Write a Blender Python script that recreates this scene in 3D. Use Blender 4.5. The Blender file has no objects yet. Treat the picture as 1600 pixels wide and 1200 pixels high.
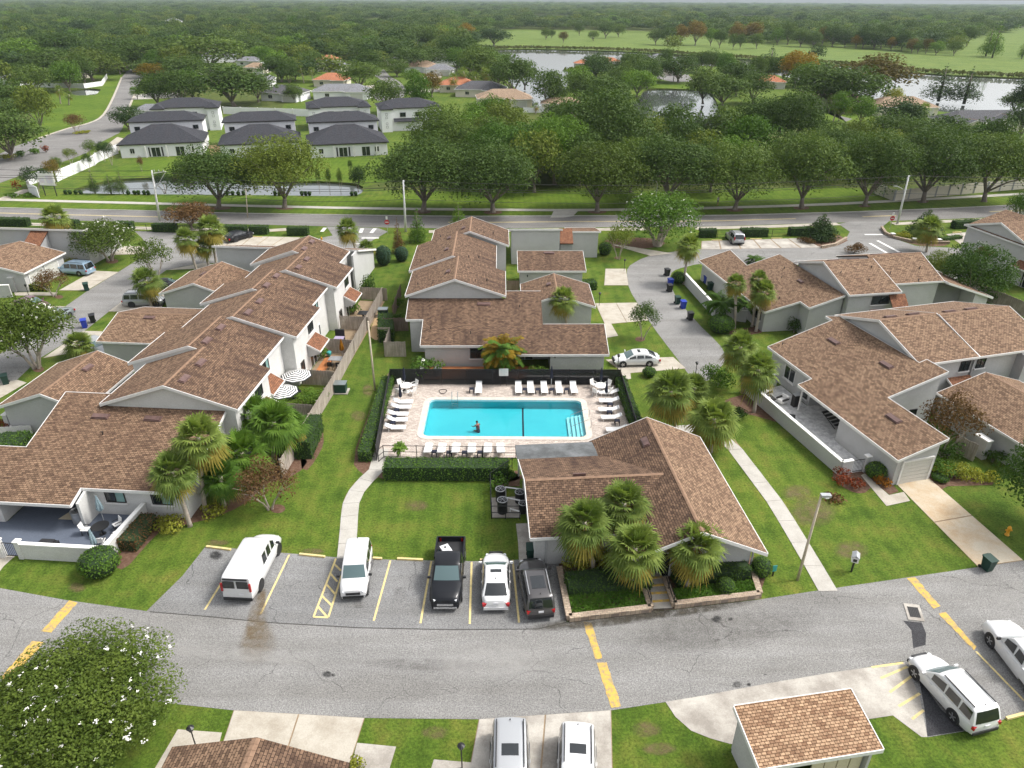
import bpy, math, random
from mathutils import Vector, Matrix
from mathutils.noise import noise as noise3
from mathutils.geometry import tessellate_polygon

rnd = random.Random(11)
sc = bpy.context.scene
COL = sc.collection
RAD = math.radians

# ---------------------------------------------------------------- camera
CAM_H, FPX, PITCH, ROLL = 34.0, 1120.0, RAD(28.3), RAD(0.35)
_f = Vector((0, math.cos(PITCH), -math.sin(PITCH)))
_u0 = Vector((0, math.sin(PITCH), math.cos(PITCH)))
_r0 = Vector((1, 0, 0))
_r = _r0 * math.cos(ROLL) + _u0 * math.sin(ROLL)
_u = _u0 * math.cos(ROLL) - _r0 * math.sin(ROLL)
cam_data = bpy.data.cameras.new('Camera')
cam = bpy.data.objects.new('Camera', cam_data)
COL.objects.link(cam)
cam.matrix_world = Matrix(((_r.x, _u.x, -_f.x, 0), (_r.y, _u.y, -_f.y, 0), (_r.z, _u.z, -_f.z, CAM_H), (0, 0, 0, 1)))
cam_data.sensor_width = 36.0
cam_data.lens = 36.0 * FPX / 1600.0
cam_data.clip_start = 0.5
cam_data.clip_end = 30000
sc.camera = cam

# ---------------------------------------------------------------- sky, sun, exposure
SUN_EL, SUN_AZ = RAD(52), RAD(80)          # azimuth clockwise from +Y: light comes from the right
world = bpy.data.worlds.new('World')
sc.world = world
world.use_nodes = True
wn, wl = world.node_tree.nodes, world.node_tree.links
wn.clear()
sky = wn.new('ShaderNodeTexSky')
sky.sky_type = 'NISHITA'
sky.sun_disc = False
sky.sun_elevation = SUN_EL
sky.sun_rotation = SUN_AZ
sky.air_density = 1.0
sky.dust_density = 4.0
sky.ozone_density = 1.0
hs = wn.new('ShaderNodeHueSaturation')      # an overcast sky has next to no blue
hs.inputs['Saturation'].default_value = 0.22
bg = wn.new('ShaderNodeBackground')
bg.inputs['Strength'].default_value = 0.135
wo = wn.new('ShaderNodeOutputWorld')
wl.new(sky.outputs[0], hs.inputs['Color'])
wl.new(hs.outputs[0], bg.inputs['Color'])
wl.new(bg.outputs[0], wo.inputs['Surface'])
sun_data = bpy.data.lights.new('Sun', 'SUN')
sun_data.energy = 1.5
sun_data.angle = RAD(10)
sun_data.color = (1.0, 0.96, 0.90)
sun = bpy.data.objects.new('Sun', sun_data)
COL.objects.link(sun)
_sd = Vector((math.sin(SUN_AZ) * math.cos(SUN_EL), math.cos(SUN_AZ) * math.cos(SUN_EL), math.sin(SUN_EL)))
sun.rotation_euler = _sd.to_track_quat('Z', 'Y').to_euler()
sun.location = _sd * 200
vs = sc.view_settings
vs.view_transform = 'Standard'
vs.look = 'None'
vs.exposure = 1.0
vs.gamma = 1.0
vs.use_curve_mapping = False
sc.cycles.use_denoising = True
try:
 sc.cycles.denoiser = 'OPENIMAGEDENOISE'
except Exception:
 pass
sc.cycles.max_bounces = 6
sc.cycles.diffuse_bounces = 3
sc.cycles.glossy_bounces = 3
sc.cycles.transmission_bounces = 4
sc.cycles.transparent_max_bounces = 8
sc.cycles.volume_bounces = 1
sc.cycles.caustics_reflective = False
sc.cycles.caustics_refractive = False

def at(px, py, z=0.0):
 d = _f * FPX + _r * (px - 800) - _u * (py - 600)
 t = (z - CAM_H) / d.z
 return Vector((0, 0, CAM_H)) + d * t

# ---------------------------------------------------------------- mesh builder
class MB:
 def __init__(s):
  s.v, s.f, s.m, s.uv = [], [], [], []

 def face(s, pts, m=0, uv=None):
  b = len(s.v)
  s.v.extend([tuple(p) for p in pts])
  s.f.append(tuple(range(b, b + len(pts))))
  s.m.append(m)
  s.uv.append(uv)
  return s

 def box(s, x0, x1, y0, y1, z0, z1, m=0):
  if x1 < x0: x0, x1 = x1, x0
  if y1 < y0: y0, y1 = y1, y0
  P = [(x0, y0, z0), (x1, y0, z0), (x1, y1, z0), (x0, y1, z0), (x0, y0, z1), (x1, y0, z1), (x1, y1, z1), (x0, y1, z1)]
  for q in ((0, 3, 2, 1), (4, 5, 6, 7), (0, 1, 5, 4), (1, 2, 6, 5), (2, 3, 7, 6), (3, 0, 4, 7)):
   s.face([P[i] for i in q], m)
  return s

 def obox(s, c, size, rot=0.0, m=0, mat=None):
  M3 = mat if mat is not None else Matrix.Rotation(rot, 3, 'Z')
  hx, hy, hz = size[0] / 2, size[1] / 2, size[2] / 2
  c = Vector(c)
  P = [c + M3 @ Vector((sx * hx, sy * hy, sz * hz)) for sz in (-1, 1) for sx, sy in ((-1, -1), (1, -1), (1, 1), (-1, 1))]
  for q in ((0, 3, 2, 1), (4, 5, 6, 7), (0, 1, 5, 4), (1, 2, 6, 5), (2, 3, 7, 6), (3, 0, 4, 7)):
   s.face([P[i] for i in q], m)
  return s

 def beam(s, a, b, w, h, m=0, up=(0, 0, 1)):
  a, b = Vector(a), Vector(b)
  d = b - a
  L = d.length
  d.normalize()
  sd = d.cross(Vector(up))
  if sd.length < 1e-4: sd = Vector((1, 0, 0))
  sd.normalize()
  upv = sd.cross(d)
  M3 = Matrix((d, sd, upv)).transposed()
  return s.obox((a + b) / 2, (L, w, h), m=m, mat=M3)

 def prism(s, poly, z0, z1, m=0, cap=True, bottom=False):
  n = len(poly)
  A = sum(poly[i][0] * poly[(i + 1) % n][1] - poly[(i + 1) % n][0] * poly[i][1] for i in range(n))
  if A < 0: poly = poly[::-1]
  for i in range(n):
   a, b = poly[i], poly[(i + 1) % n]
   s.face([(a[0], a[1], z0), (b[0], b[1], z0), (b[0], b[1], z1), (a[0], a[1], z1)], m)
  if cap: s.sheet(poly, z1, m)
  if bottom: s.sheet(poly[::-1], z0, m)
  return s

 def sheet(s, poly, z, m=0):
  P = [Vector((p[0], p[1], 0)) for p in poly]
  for t in tessellate_polygon([P]):
   a, b, c = (P[i] for i in t)
   if (b - a).cross(c - a).z < 0: b, c = c, b
   s.face([(q.x, q.y, z) for q in (a, b, c)], m)
  return s

 def tube(s, pts, rad, n=8, m=0, caps=True):
  pts = [Vector(p) for p in pts]
  if not isinstance(rad, (list, tuple)): rad = [rad] * len(pts)
  rings = []
  ref = None
  for i, p in enumerate(pts):
   d = (pts[min(i + 1, len(pts) - 1)] - pts[max(i - 1, 0)])
   d.normalize()
   if ref is None:
    ref = d.cross(Vector((0.3, 0.9, 0.2)))
   e1 = ref - d * ref.dot(d)
   e1.normalize()
   e2 = d.cross(e1)
   ref = e1
   b = len(s.v)
   for k in range(n):
    a = 2 * math.pi * k / n
    s.v.append(tuple(p + (e1 * math.cos(a) + e2 * math.sin(a)) * rad[i]))
   rings.append(b)
  for i in range(len(rings) - 1):
   for k in range(n):
    k2 = (k + 1) % n
    s.f.append((rings[i] + k, rings[i] + k2, rings[i + 1] + k2, rings[i + 1] + k))
    s.m.append(m); s.uv.append(None)
  if caps:
   s.f.append(tuple(rings[0] + k for k in range(n))[::-1]); s.m.append(m); s.uv.append(None)
   s.f.append(tuple(rings[-1] + k for k in range(n))); s.m.append(m); s.uv.append(None)
  return s

 def lathe(s, prof, n=16, c=(0, 0, 0), m=0, axis='z'):
  rings = []
  for r, h in prof:
   b = len(s.v)
   for k in range(n):
    a = 2 * math.pi * k / n
    x, y = r * math.cos(a), r * math.sin(a)
    if axis == 'z': p = (c[0] + x, c[1] + y, c[2] + h)
    elif axis == 'y': p = (c[0] + x, c[1] + h, c[2] - y)
    else: p = (c[0] + h, c[1] + x, c[2] + y)
    s.v.append(p)
   rings.append(b)
  for i in range(len(rings) - 1):
   for k in range(n):
    k2 = (k + 1) % n
    s.f.append((rings[i] + k, rings[i] + k2, rings[i + 1] + k2, rings[i + 1] + k))
    s.m.append(m); s.uv.append(None)
  s.f.append(tuple(rings[0] + k for k in range(n))[::-1]); s.m.append(m); s.uv.append(None)
  s.f.append(tuple(rings[-1] + k for k in range(n))); s.m.append(m); s.uv.append(None)
  return s

 def add(s, o, M4=None):
  b = len(s.v)
  s.v.extend([tuple(M4 @ Vector(p)) if M4 is not None else p for p in o.v])
  s.f.extend([tuple(i + b for i in q) for q in o.f])
  s.m.extend(o.m); s.uv.extend(o.uv)
  return s

 def mesh(s, name, mats, smooth=False):
  me = bpy.data.meshes.new(name)
  me.from_pydata(s.v, [], s.f)
  if not isinstance(mats, (list, tuple)): mats = [mats]
  for mm in mats: me.materials.append(mm)
  if any(s.m): me.polygons.foreach_set('material_index', s.m)
  if any(u is not None for u in s.uv):
   l = me.uv_layers.new(name='UVMap')
   dat = []
   for q, u in zip(s.f, s.uv):
    dat.extend([c for p in (u if u is not None else [(0, 0)] * len(q)) for c in p])
   l.data.foreach_set('uv', dat)
  if smooth:
   me.polygons.foreach_set('use_smooth', [True] * len(me.polygons))
   if smooth != True:
    try: me.set_sharp_from_angle(angle=RAD(smooth))
    except Exception: pass
  me.update()
  return me

 def build(s, name, mats, parent=None, smooth=False, loc=None):
  return obj(name, s.mesh(name, mats, smooth), parent, loc)

def obj(name, me, parent=None, loc=None):
 o = bpy.data.objects.new(name, me)
 COL.objects.link(o)
 if parent is not None: o.parent = parent
 if loc is not None: o.location = loc
 return o

def tag(o, label=None, cat=None, group=None, kind=None):
 if label: o['label'] = label
 if cat: o['category'] = cat
 if group: o['group'] = group
 if kind: o['kind'] = kind
 return o

def thing(name, label, cat, loc=(0, 0, 0), rz=0.0, group=None):
 o = bpy.data.objects.new(name, None)
 o.empty_display_size = 0.3
 COL.objects.link(o)
 o.location = loc
 o.rotation_euler = (0, 0, rz)
 return tag(o, label, cat, group)

_kids = {}

def copy_tree(o, loc, rz=0.0, scale=None, label=None, group=None):
 c = o.copy()
 COL.objects.link(c)
 c.location = loc
 c.rotation_euler = (0, 0, rz)
 if scale is not None: c.scale = scale if isinstance(scale, (tuple, list)) else (scale,) * 3
 if label: c['label'] = label
 if group: c['group'] = group

 def rec(src, dst):
  for ch in src.children:
   k = ch.copy()
   COL.objects.link(k)
   k.parent = dst
   rec(ch, k)
 rec(o, c)
 return c

class Frame:
 def __init__(s, o, deg):
  s.o = Vector((o[0], o[1], 0)); s.a = RAD(deg)
  s.U = Vector((math.cos(s.a), math.sin(s.a), 0)); s.V = Vector((-math.sin(s.a), math.cos(s.a), 0))

 def w(s, u, v, z=0.0):
  return s.o + s.U * u + s.V * v + Vector((0, 0, z))

 def uv(s, p):
  d = Vector((p[0], p[1], 0)) - s.o
  return d.dot(s.U), d.dot(s.V)

# ---------------------------------------------------------------- materials
def _new(name):
 m = bpy.data.materials.new(name)
 m.use_nodes = True
 nt = m.node_tree
 return m, nt, nt.nodes, nt.links, nt.nodes['Principled BSDF']

def _coord(n, l, kind='Object', scale=(1, 1, 1)):
 tc = n.new('ShaderNodeTexCoord')
 mp = n.new('ShaderNodeMapping')
 mp.inputs['Scale'].default_value = scale
 l.new(tc.outputs[kind], mp.inputs['Vector'])
 return mp.outputs[0]

def _noise(n, l, vec, scale, detail=4, rough=0.55):
 t = n.new('ShaderNodeTexNoise')
 t.inputs['Scale'].default_value = scale
 t.inputs['Detail'].default_value = detail
 t.inputs['Roughness'].default_value = rough
 l.new(vec, t.inputs['Vector'])
 return t.outputs['Fac']

def _ramp(n, l, fac, stops):
 r = n.new('ShaderNodeValToRGB')
 e = r.color_ramp.elements
 e[0].position, e[0].color = stops[0][0], (*stops[0][1], 1)
 e[1].position, e[1].color = stops[-1][0], (*stops[-1][1], 1)
 for p, c in stops[1:-1]:
  k = e.new(p)
  k.color = (*c, 1)
 l.new(fac, r.inputs['Fac'])
 return r.outputs['Color']

def _mix(n, l, fac, a, b, mode='MIX'):
 x = n.new('ShaderNodeMix')
 x.data_type = 'RGBA'
 x.blend_type = mode
 for sock, val in ((x.inputs[0], fac), (x.inputs[6], a), (x.inputs[7], b)):
  if hasattr(val, 'is_linked') or hasattr(val, 'links'): l.new(val, sock)
  elif isinstance(val, (int, float)): sock.default_value = val
  else: sock.default_value = (*val, 1)
 return x.outputs[2]

def _math(n, l, op, a, b=0.0, clamp=False):
 x = n.new('ShaderNodeMath')
 x.operation = op
 x.use_clamp = clamp
 for sock, val in ((x.inputs[0], a), (x.inputs[1], b)):
  if isinstance(val, (int, float)): sock.default_value = val
  else: l.new(val, sock)
 return x.outputs[0]

def _bump(n, l, h, bsdf, strength=0.3, dist=0.02):
 b = n.new('ShaderNodeBump')
 b.inputs['Strength'].default_value = strength
 b.inputs['Distance'].default_value = dist
 l.new(h, b.inputs['Height'])
 l.new(b.outputs[0], bsdf.inputs['Normal'])

def plain(name, col, rough=0.7, metal=0.0, spec=0.4, var=0.0, scale=3.0, coat=0.0):
 m, nt, n, l, b = _new(name)
 b.inputs['Roughness'].default_value = rough
 b.inputs['Metallic'].default_value = metal
 b.inputs['Specular IOR Level'].default_value = spec
 if coat:
  b.inputs['Coat Weight'].default_value = coat
  b.inputs['Coat Roughness'].default_value = 0.06
 if var:
  f = _noise(n, l, _coord(n, l), scale)
  c = _ramp(n, l, f, [(0.3, tuple(x * (1 - var) for x in col)), (0.7, tuple(min(1, x * (1 + var)) for x in col))])
  l.new(c, b.inputs['Base Color'])
 else:
  b.inputs['Base Color'].default_value = (*col, 1)
 return m

def mat_grass(name='grass', dark=(0.048, 0.092, 0.011), mid=(0.086, 0.136, 0.019), dry=(0.170, 0.158, 0.040), stripes=True):
 m, nt, n, l, b = _new(name)
 co = _coord(n, l)
 big = _noise(n, l, co, 0.07, 4, 0.6)
 med = _noise(n, l, co, 0.55, 5, 0.65)
 fine = _noise(n, l, co, 6.5, 6, 0.75)
 c = _ramp(n, l, med, [(0.32, dark), (0.50, mid), (0.66, tuple(0.6 * a + 0.4 * d for a, d in zip(mid, dry))), (0.80, dry)])
 c2 = _ramp(n, l, big, [(0.35, (0.80, 0.86, 0.78)), (0.65, (1.15, 1.08, 1.05))])
 c = _mix(n, l, 1.0, c, c2, 'MULTIPLY')
 c3 = _ramp(n, l, fine, [(0.32, (0.40, 0.44, 0.40)), (0.68, (1.55, 1.50, 1.40))])
 c = _mix(n, l, 1.0, c, c3, 'MULTIPLY')
 if stripes:
  w = n.new('ShaderNodeTexWave')
  w.inputs['Scale'].default_value = 0.28
  w.inputs['Distortion'].default_value = 2.5
  w.inputs['Detail'].default_value = 2
  w.inputs['Detail Scale'].default_value = 0.4
  l.new(co, w.inputs['Vector'])
  c4 = _ramp(n, l, w.outputs['Fac'], [(0.2, (0.94, 0.94, 0.94)), (0.8, (1.05, 1.05, 1.05))])
  c = _mix(n, l, 1.0, c, c4, 'MULTIPLY')
 l.new(c, b.inputs['Base Color'])
 b.inputs['Roughness'].default_value = 0.95
 b.inputs['Specular IOR Level'].default_value = 0.15
 _bump(n, l, fine, b, 0.9, 0.06)
 return m

def mat_asphalt(name, col, seed=0.0, cracks=True):
 m, nt, n, l, b = _new(name)
 co = _coord(n, l)
 big = _noise(n, l, co, 0.16, 5, 0.6)
 stre = _noise(n, l, _coord(n, l, 'Object', (0.10, 0.9, 1)), 0.8, 4, 0.6)
 fine = _noise(n, l, co, 13.0, 4, 0.85)
 grit = _noise(n, l, co, 7.0, 3, 0.7)
 c = _ramp(n, l, big, [(0.30, tuple(x * 0.86 for x in col)), (0.70, tuple(x * 1.16 for x in col))])
 c = _mix(n, l, 1.0, c, _ramp(n, l, stre, [(0.34, (0.88, 0.87, 0.85)), (0.66, (1.10, 1.10, 1.10))]), 'MULTIPLY')
 c = _mix(n, l, 1.0, c, _ramp(n, l, fine, [(0.36, (0.52, 0.52, 0.52)), (0.64, (1.46, 1.45, 1.43))]), 'MULTIPLY')
 c = _mix(n, l, 1.0, c, _ramp(n, l, grit, [(0.30, (0.86, 0.86, 0.86)), (0.70, (1.12, 1.12, 1.11))]), 'MULTIPLY')
 if cracks:
  v = n.new('ShaderNodeTexVoronoi')
  v.feature = 'DISTANCE_TO_EDGE'
  v.inputs['Scale'].default_value = 0.17
  wv = n.new('ShaderNodeVectorMath')
  wv.operation = 'ADD'
  wn2 = n.new('ShaderNodeTexNoise')
  wn2.inputs['Scale'].default_value = 0.7
  wn2.inputs['Detail'].default_value = 5
  l.new(co, wn2.inputs['Vector'])
  sc2 = n.new('ShaderNodeVectorMath')
  sc2.operation = 'SCALE'
  sc2.inputs['Scale'].default_value = 1.6
  l.new(wn2.outputs['Color'], sc2.inputs[0])
  l.new(co, wv.inputs[0]); l.new(sc2.outputs[0], wv.inputs[1])
  l.new(wv.outputs[0], v.inputs['Vector'])
  k = _ramp(n, l, v.outputs['Distance'], [(0.0, (0.45, 0.45, 0.45)), (0.006, (1, 1, 1))])
  gate = _ramp(n, l, _noise(n, l, co, 0.22, 2), [(0.45, (0, 0, 0)), (0.55, (1, 1, 1))])
  c = _mix(n, l, gate, c, _mix(n, l, 1.0, c, k, 'MULTIPLY'))
 l.new(c, b.inputs['Base Color'])
 b.inputs['Roughness'].default_value = 0.92
 b.inputs['Specular IOR Level'].default_value = 0.25
 _bump(n, l, fine, b, 0.4, 0.012)
 return m

def mat_mottled(name, col, dirt, scale=0.7, amount=0.5, fine=14.0, rough=0.85, bump=0.15, lo=0.42, hi=0.72):
 m, nt, n, l, b = _new(name)
 co = _coord(n, l)
 s1 = _noise(n, l, co, scale, 6, 0.65)
 s2 = _noise(n, l, co, fine, 4, 0.7)
 k = _ramp(n, l, s1, [(lo, (0, 0, 0)), (hi, (amount, amount, amount))])
 c = _mix(n, l, k, col, dirt)
 c = _mix(n, l, 1.0, c, _ramp(n, l, s2, [(0.3, (0.86, 0.86, 0.86)), (0.7, (1.12, 1.12, 1.12))]), 'MULTIPLY')
 l.new(c, b.inputs['Base Color'])
 b.inputs['Roughness'].default_value = rough
 b.inputs['Specular IOR Level'].default_value = 0.25
 _bump(n, l, s2, b, bump, 0.01)
 return m

def mat_shingle(name, light, dark, stain=0.5, course=0.17, tab=0.31, streak=(0.09, 0.05, 0.035), sat=1.0):
 m, nt, n, l, b = _new(name)
 uv = n.new('ShaderNodeUVMap')
 uv.uv_map = 'UVMap'
 br = n.new('ShaderNodeTexBrick')
 br.inputs['Scale'].default_value = 1.0
 br.inputs['Brick Width'].default_value = tab
 br.inputs['Row Height'].default_value = course
 br.inputs['Mortar Size'].default_value = 0.016
 br.inputs['Mortar Smooth'].default_value = 0.1
 br.inputs['Bias'].default_value = -0.25
 br.inputs['Color1'].default_value = (*light, 1)
 br.inputs['Color2'].default_value = (*dark, 1)
 br.inputs['Mortar'].default_value = (*tuple(x * 0.45 for x in dark), 1)
 br.offset = 0.5
 l.new(uv.outputs[0], br.inputs['Vector'])
 sep = n.new('ShaderNodeMapping')
 sep.inputs['Scale'].default_value = (0.9, 0.10, 1)
 l.new(uv.outputs[0], sep.inputs['Vector'])
 st = _noise(n, l, sep.outputs[0], 1.1, 6, 0.62)
 sp2 = n.new('ShaderNodeMapping')
 sp2.inputs['Scale'].default_value = (0.20, 0.16, 1)
 l.new(uv.outputs[0], sp2.inputs['Vector'])
 pt = _noise(n, l, sp2.outputs[0], 1.0, 4, 0.6)
 k = _math(n, l, 'MULTIPLY', _ramp(n, l, st, [(0.38, (0, 0, 0)), (0.70, (1, 1, 1))]), _ramp(n, l, pt, [(0.30, (0.25, 0.25, 0.25)), (0.65, (1, 1, 1))]))
 k = _math(n, l, 'MULTIPLY', k, stain)
 c = _mix(n, l, k, br.outputs['Color'], streak)
 f = _noise(n, l, uv.outputs[0], 3.6, 4, 0.8)
 c = _mix(n, l, 1.0, c, _ramp(n, l, f, [(0.32, (0.62, 0.61, 0.60)), (0.68, (1.36, 1.36, 1.35))]), 'MULTIPLY')
 l.new(c, b.inputs['Base Color'])
 b.inputs['Roughness'].default_value = 0.92
 b.inputs['Specular IOR Level'].default_value = 0.2
 h = _math(n, l, 'ADD', _math(n, l, 'MULTIPLY', br.outputs['Fac'], -1.0), _math(n, l, 'MULTIPLY', f, 0.5))
 _bump(n, l, h, b, 0.5, 0.02)
 return m

def mat_leaf(name, a, b2, trans=0.28, objvar=0.35, scale=0.8, rough=0.55):
 m, nt, n, l, b = _new(name)
 co = _coord(n, l)
 s = _noise(n, l, co, scale, 3, 0.6)
 f = _noise(n, l, co, 7.0, 2, 0.6)
 k = _math(n, l, 'ADD', _math(n, l, 'MULTIPLY', s, 0.6), _math(n, l, 'MULTIPLY', f, 0.4))
 c = _ramp(n, l, k, [(0.34, a), (0.66, b2)])
 oi = n.new('ShaderNodeObjectInfo')
 r = _ramp(n, l, oi.outputs['Random'], [(0.0, (1 - objvar, 1 - objvar * 0.8, 1 - objvar * 0.9)), (0.5, (1.0, 1.0, 1.0)), (1.0, (1 + objvar, 1 + objvar * 0.75, 1 + objvar * 0.4))])
 c = _mix(n, l, 1.0, c, r, 'MULTIPLY')
 l.new(c, b.inputs['Base Color'])
 b.inputs['Roughness'].default_value = rough
 b.inputs['Specular IOR Level'].default_value = 0.09
 if trans:
  t = n.new('ShaderNodeBsdfTranslucent')
  l.new(_mix(n, l, 1.0, c, (1.2, 1.25, 0.6), 'MULTIPLY'), t.inputs['Color'])
  mx = n.new('ShaderNodeMixShader')
  mx.inputs[0].default_value = trans
  l.new(b.outputs[0], mx.inputs[1]); l.new(t.outputs[0], mx.inputs[2])
  l.new(mx.outputs[0], n['Material Output'].inputs['Surface'])
 return m

def mat_wood(name, a, b2, sc3=(7, 7, 0.6)):
 m, nt, n, l, b = _new(name)
 f = _noise(n, l, _coord(n, l, 'Object', sc3), 1.0, 5, 0.7)
 g = _noise(n, l, _coord(n, l), 0.9, 3)
 c = _ramp(n, l, f, [(0.3, a), (0.7, b2)])
 c = _mix(n, l, 1.0, c, _ramp(n, l, g, [(0.3, (0.75, 0.75, 0.75)), (0.7, (1.2, 1.2, 1.2))]), 'MULTIPLY')
 l.new(c, b.inputs['Base Color'])
 b.inputs['Roughness'].default_value = 0.9
 _bump(n, l, f, b, 0.3, 0.01)
 return m

def mat_water(name, col, rough=0.05, wave=0.35, dist=0.05, scale=1.2, spec=0.5):
 m, nt, n, l, b = _new(name)
 b.inputs['Base Color'].default_value = (*col, 1)
 b.inputs['Roughness'].default_value = rough
 b.inputs['IOR'].default_value = 1.33
 b.inputs['Specular IOR Level'].default_value = spec
 f = _noise(n, l, _coord(n, l, 'Object', (1, 2.2, 1)), scale, 3, 0.6)
 _bump(n, l, f, b, wave, dist)
 return m

def mat_pavers(name, c1, c2, mortar, w, h, ms=0.012, var=0.3, bias=0.0):
 m, nt, n, l, b = _new(name)
 co = _coord(n, l)
 br = n.new('ShaderNodeTexBrick')
 br.inputs['Scale'].default_value = 1.0
 br.inputs['Brick Width'].default_value = w
 br.inputs['Row Height'].default_value = h
 br.inputs['Mortar Size'].default_value = ms
 br.inputs['Bias'].default_value = bias
 br.inputs['Color1'].default_value = (*c1, 1)
 br.inputs['Color2'].default_value = (*c2, 1)
 br.inputs['Mortar'].default_value = (*mortar, 1)
 l.new(co, br.inputs['Vector'])
 s = _noise(n, l, co, 0.8, 5, 0.65)
 s2 = _noise(n, l, co, 6.0, 3, 0.65)
 c = _mix(n, l, 1.0, br.outputs['Color'], _ramp(n, l, s, [(0.3, (1 - var, 1 - var, 1 - var)), (0.7, (1 + var * 0.5,) * 3)]), 'MULTIPLY')
 c = _mix(n, l, 1.0, c, _ramp(n, l, s2, [(0.3, (0.85, 0.85, 0.85)), (0.7, (1.13, 1.13, 1.13))]), 'MULTIPLY')
 l.new(c, b.inputs['Base Color'])
 b.inputs['Roughness'].default_value = 0.85
 _bump(n, l, br.outputs['Fac'], b, -0.3, 0.01)
 return m

X = {}
X['grass'] = mat_grass()
X['lawn_far'] = mat_grass('lawn_far', (0.085, 0.135, 0.028), (0.115, 0.170, 0.040), (0.17, 0.185, 0.06))
X['verge'] = mat_grass('verge', (0.058, 0.108, 0.010), (0.090, 0.148, 0.016), (0.130, 0.165, 0.028))
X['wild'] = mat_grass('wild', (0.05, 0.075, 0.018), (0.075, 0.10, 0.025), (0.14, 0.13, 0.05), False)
X['asphalt'] = mat_asphalt('asphalt', (0.215, 0.212, 0.208))
X['asphalt_lot'] = mat_asphalt('asphalt_lot', (0.195, 0.196, 0.198))
X['asphalt_road'] = mat_asphalt('asphalt_road', (0.185, 0.180, 0.176), cracks=False)
X['asphalt_new'] = mat_asphalt('asphalt_new', (0.045, 0.045, 0.05), cracks=False)
X['concrete'] = mat_mottled('concrete', (0.445, 0.408, 0.345), (0.26, 0.22, 0.165), 0.7, 0.65)
X['concrete_old'] = mat_mottled('concrete_old', (0.48, 0.45, 0.40), (0.20, 0.175, 0.15), 0.5, 0.7, lo=0.36, hi=0.62)
X['concrete_rust'] = mat_mottled('concrete_rust', (0.52, 0.46, 0.36), (0.40, 0.24, 0.10), 0.45, 0.6, lo=0.40, hi=0.66)
X['walk'] = mat_mottled('walk', (0.44, 0.42, 0.38), (0.27, 0.245, 0.21), 0.9, 0.5)
X['curb'] = mat_mottled('curb', (0.42, 0.41, 0.38), (0.24, 0.22, 0.2), 1.2, 0.5)
X['paint_y'] = mat_mottled('paint_yellow', (0.60, 0.385, 0.085), (0.30, 0.25, 0.16), 3.4, 0.9, lo=0.44, hi=0.62)
X['paint_yl'] = mat_mottled('paint_yellow_pale', (0.68, 0.55, 0.25), (0.34, 0.29, 0.20), 2.6, 0.7, lo=0.48, hi=0.68)
X['paint_w'] = mat_mottled('paint_white', (0.74, 0.73, 0.70), (0.35, 0.34, 0.33), 2.0, 0.55, lo=0.48, hi=0.70)
X['mulch'] = mat_mottled('mulch', (0.105, 0.055, 0.035), (0.19, 0.125, 0.085), 3.5, 0.9, fine=22, bump=0.8)
X['dirt'] = mat_mottled('bare_earth', (0.30, 0.225, 0.145), (0.19, 0.13, 0.08), 1.2, 0.8)
X['sand'] = mat_mottled('sand', (0.50, 0.35, 0.19), (0.36, 0.23, 0.12), 1.0, 0.7)
X['rust_stain'] = mat_mottled('rust_stained_asphalt', (0.20, 0.15, 0.085), (0.145, 0.10, 0.05), 1.3, 0.8)
X['oil'] = mat_mottled('oil_stain', (0.055, 0.053, 0.05), (0.12, 0.115, 0.11), 2.5, 0.6)
X['wet'] = mat_mottled('wet_grime', (0.085, 0.075, 0.058), (0.16, 0.145, 0.12), 0.8, 0.8, rough=0.45)
X['roof'] = mat_shingle('shingle_brown', (0.262, 0.170, 0.110), (0.066, 0.040, 0.027), 0.6)
X['roof_streaked'] = mat_shingle('shingle_streaked', (0.220, 0.140, 0.092), (0.052, 0.032, 0.022), 1.0, streak=(0.050, 0.030, 0.023))
X['roof_new'] = mat_shingle('shingle_fresh', (0.295, 0.196, 0.128), (0.080, 0.048, 0.031), 0.5)
X['roof_shed'] = mat_shingle('shingle_shed', (0.42, 0.28, 0.175), (0.155, 0.078, 0.044), 0.12, course=0.15, tab=0.25)
X['roof_awning'] = mat_shingle('shingle_awning', (0.27, 0.125, 0.070), (0.14, 0.065, 0.040), 0.25)
X['ridge_cap'] = mat_mottled('ridge_cap_shingle', (0.26, 0.165, 0.108), (0.15, 0.09, 0.06), 3.5, 0.8)
X['roof_char'] = mat_shingle('shingle_charcoal', (0.055, 0.058, 0.068), (0.032, 0.034, 0.042), 0.1)
X['roof_grey'] = mat_shingle('shingle_grey', (0.25, 0.26, 0.28), (0.16, 0.165, 0.18), 0.3)
X['roof_tan'] = mat_shingle('shingle_tan', (0.38, 0.28, 0.20), (0.25, 0.18, 0.12), 0.3)
X['roof_terra'] = mat_shingle('tile_terracotta', (0.48, 0.20, 0.11), (0.34, 0.13, 0.07), 0.2)
X['roof_dark'] = mat_shingle('shingle_darkgrey', (0.115, 0.118, 0.13), (0.07, 0.072, 0.08), 0.2)
X['flat_roof'] = mat_mottled('membrane_roof', (0.165, 0.172, 0.178), (0.07, 0.075, 0.075), 0.7, 0.85, lo=0.35, hi=0.62)
X['stucco'] = mat_mottled('stucco_grey', (0.48, 0.478, 0.468), (0.36, 0.35, 0.33), 0.6, 0.35, bump=0.25)
X['stucco_w'] = mat_mottled('stucco_white', (0.60, 0.595, 0.575), (0.44, 0.43, 0.40), 0.6, 0.4, bump=0.25)
X['siding'] = mat_mottled('siding_grey', (0.36, 0.36, 0.36), (0.27, 0.27, 0.27), 0.9, 0.4)
X['wall_dark'] = mat_mottled('porch_wall', (0.24, 0.24, 0.245), (0.18, 0.18, 0.18), 0.9, 0.4)
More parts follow.
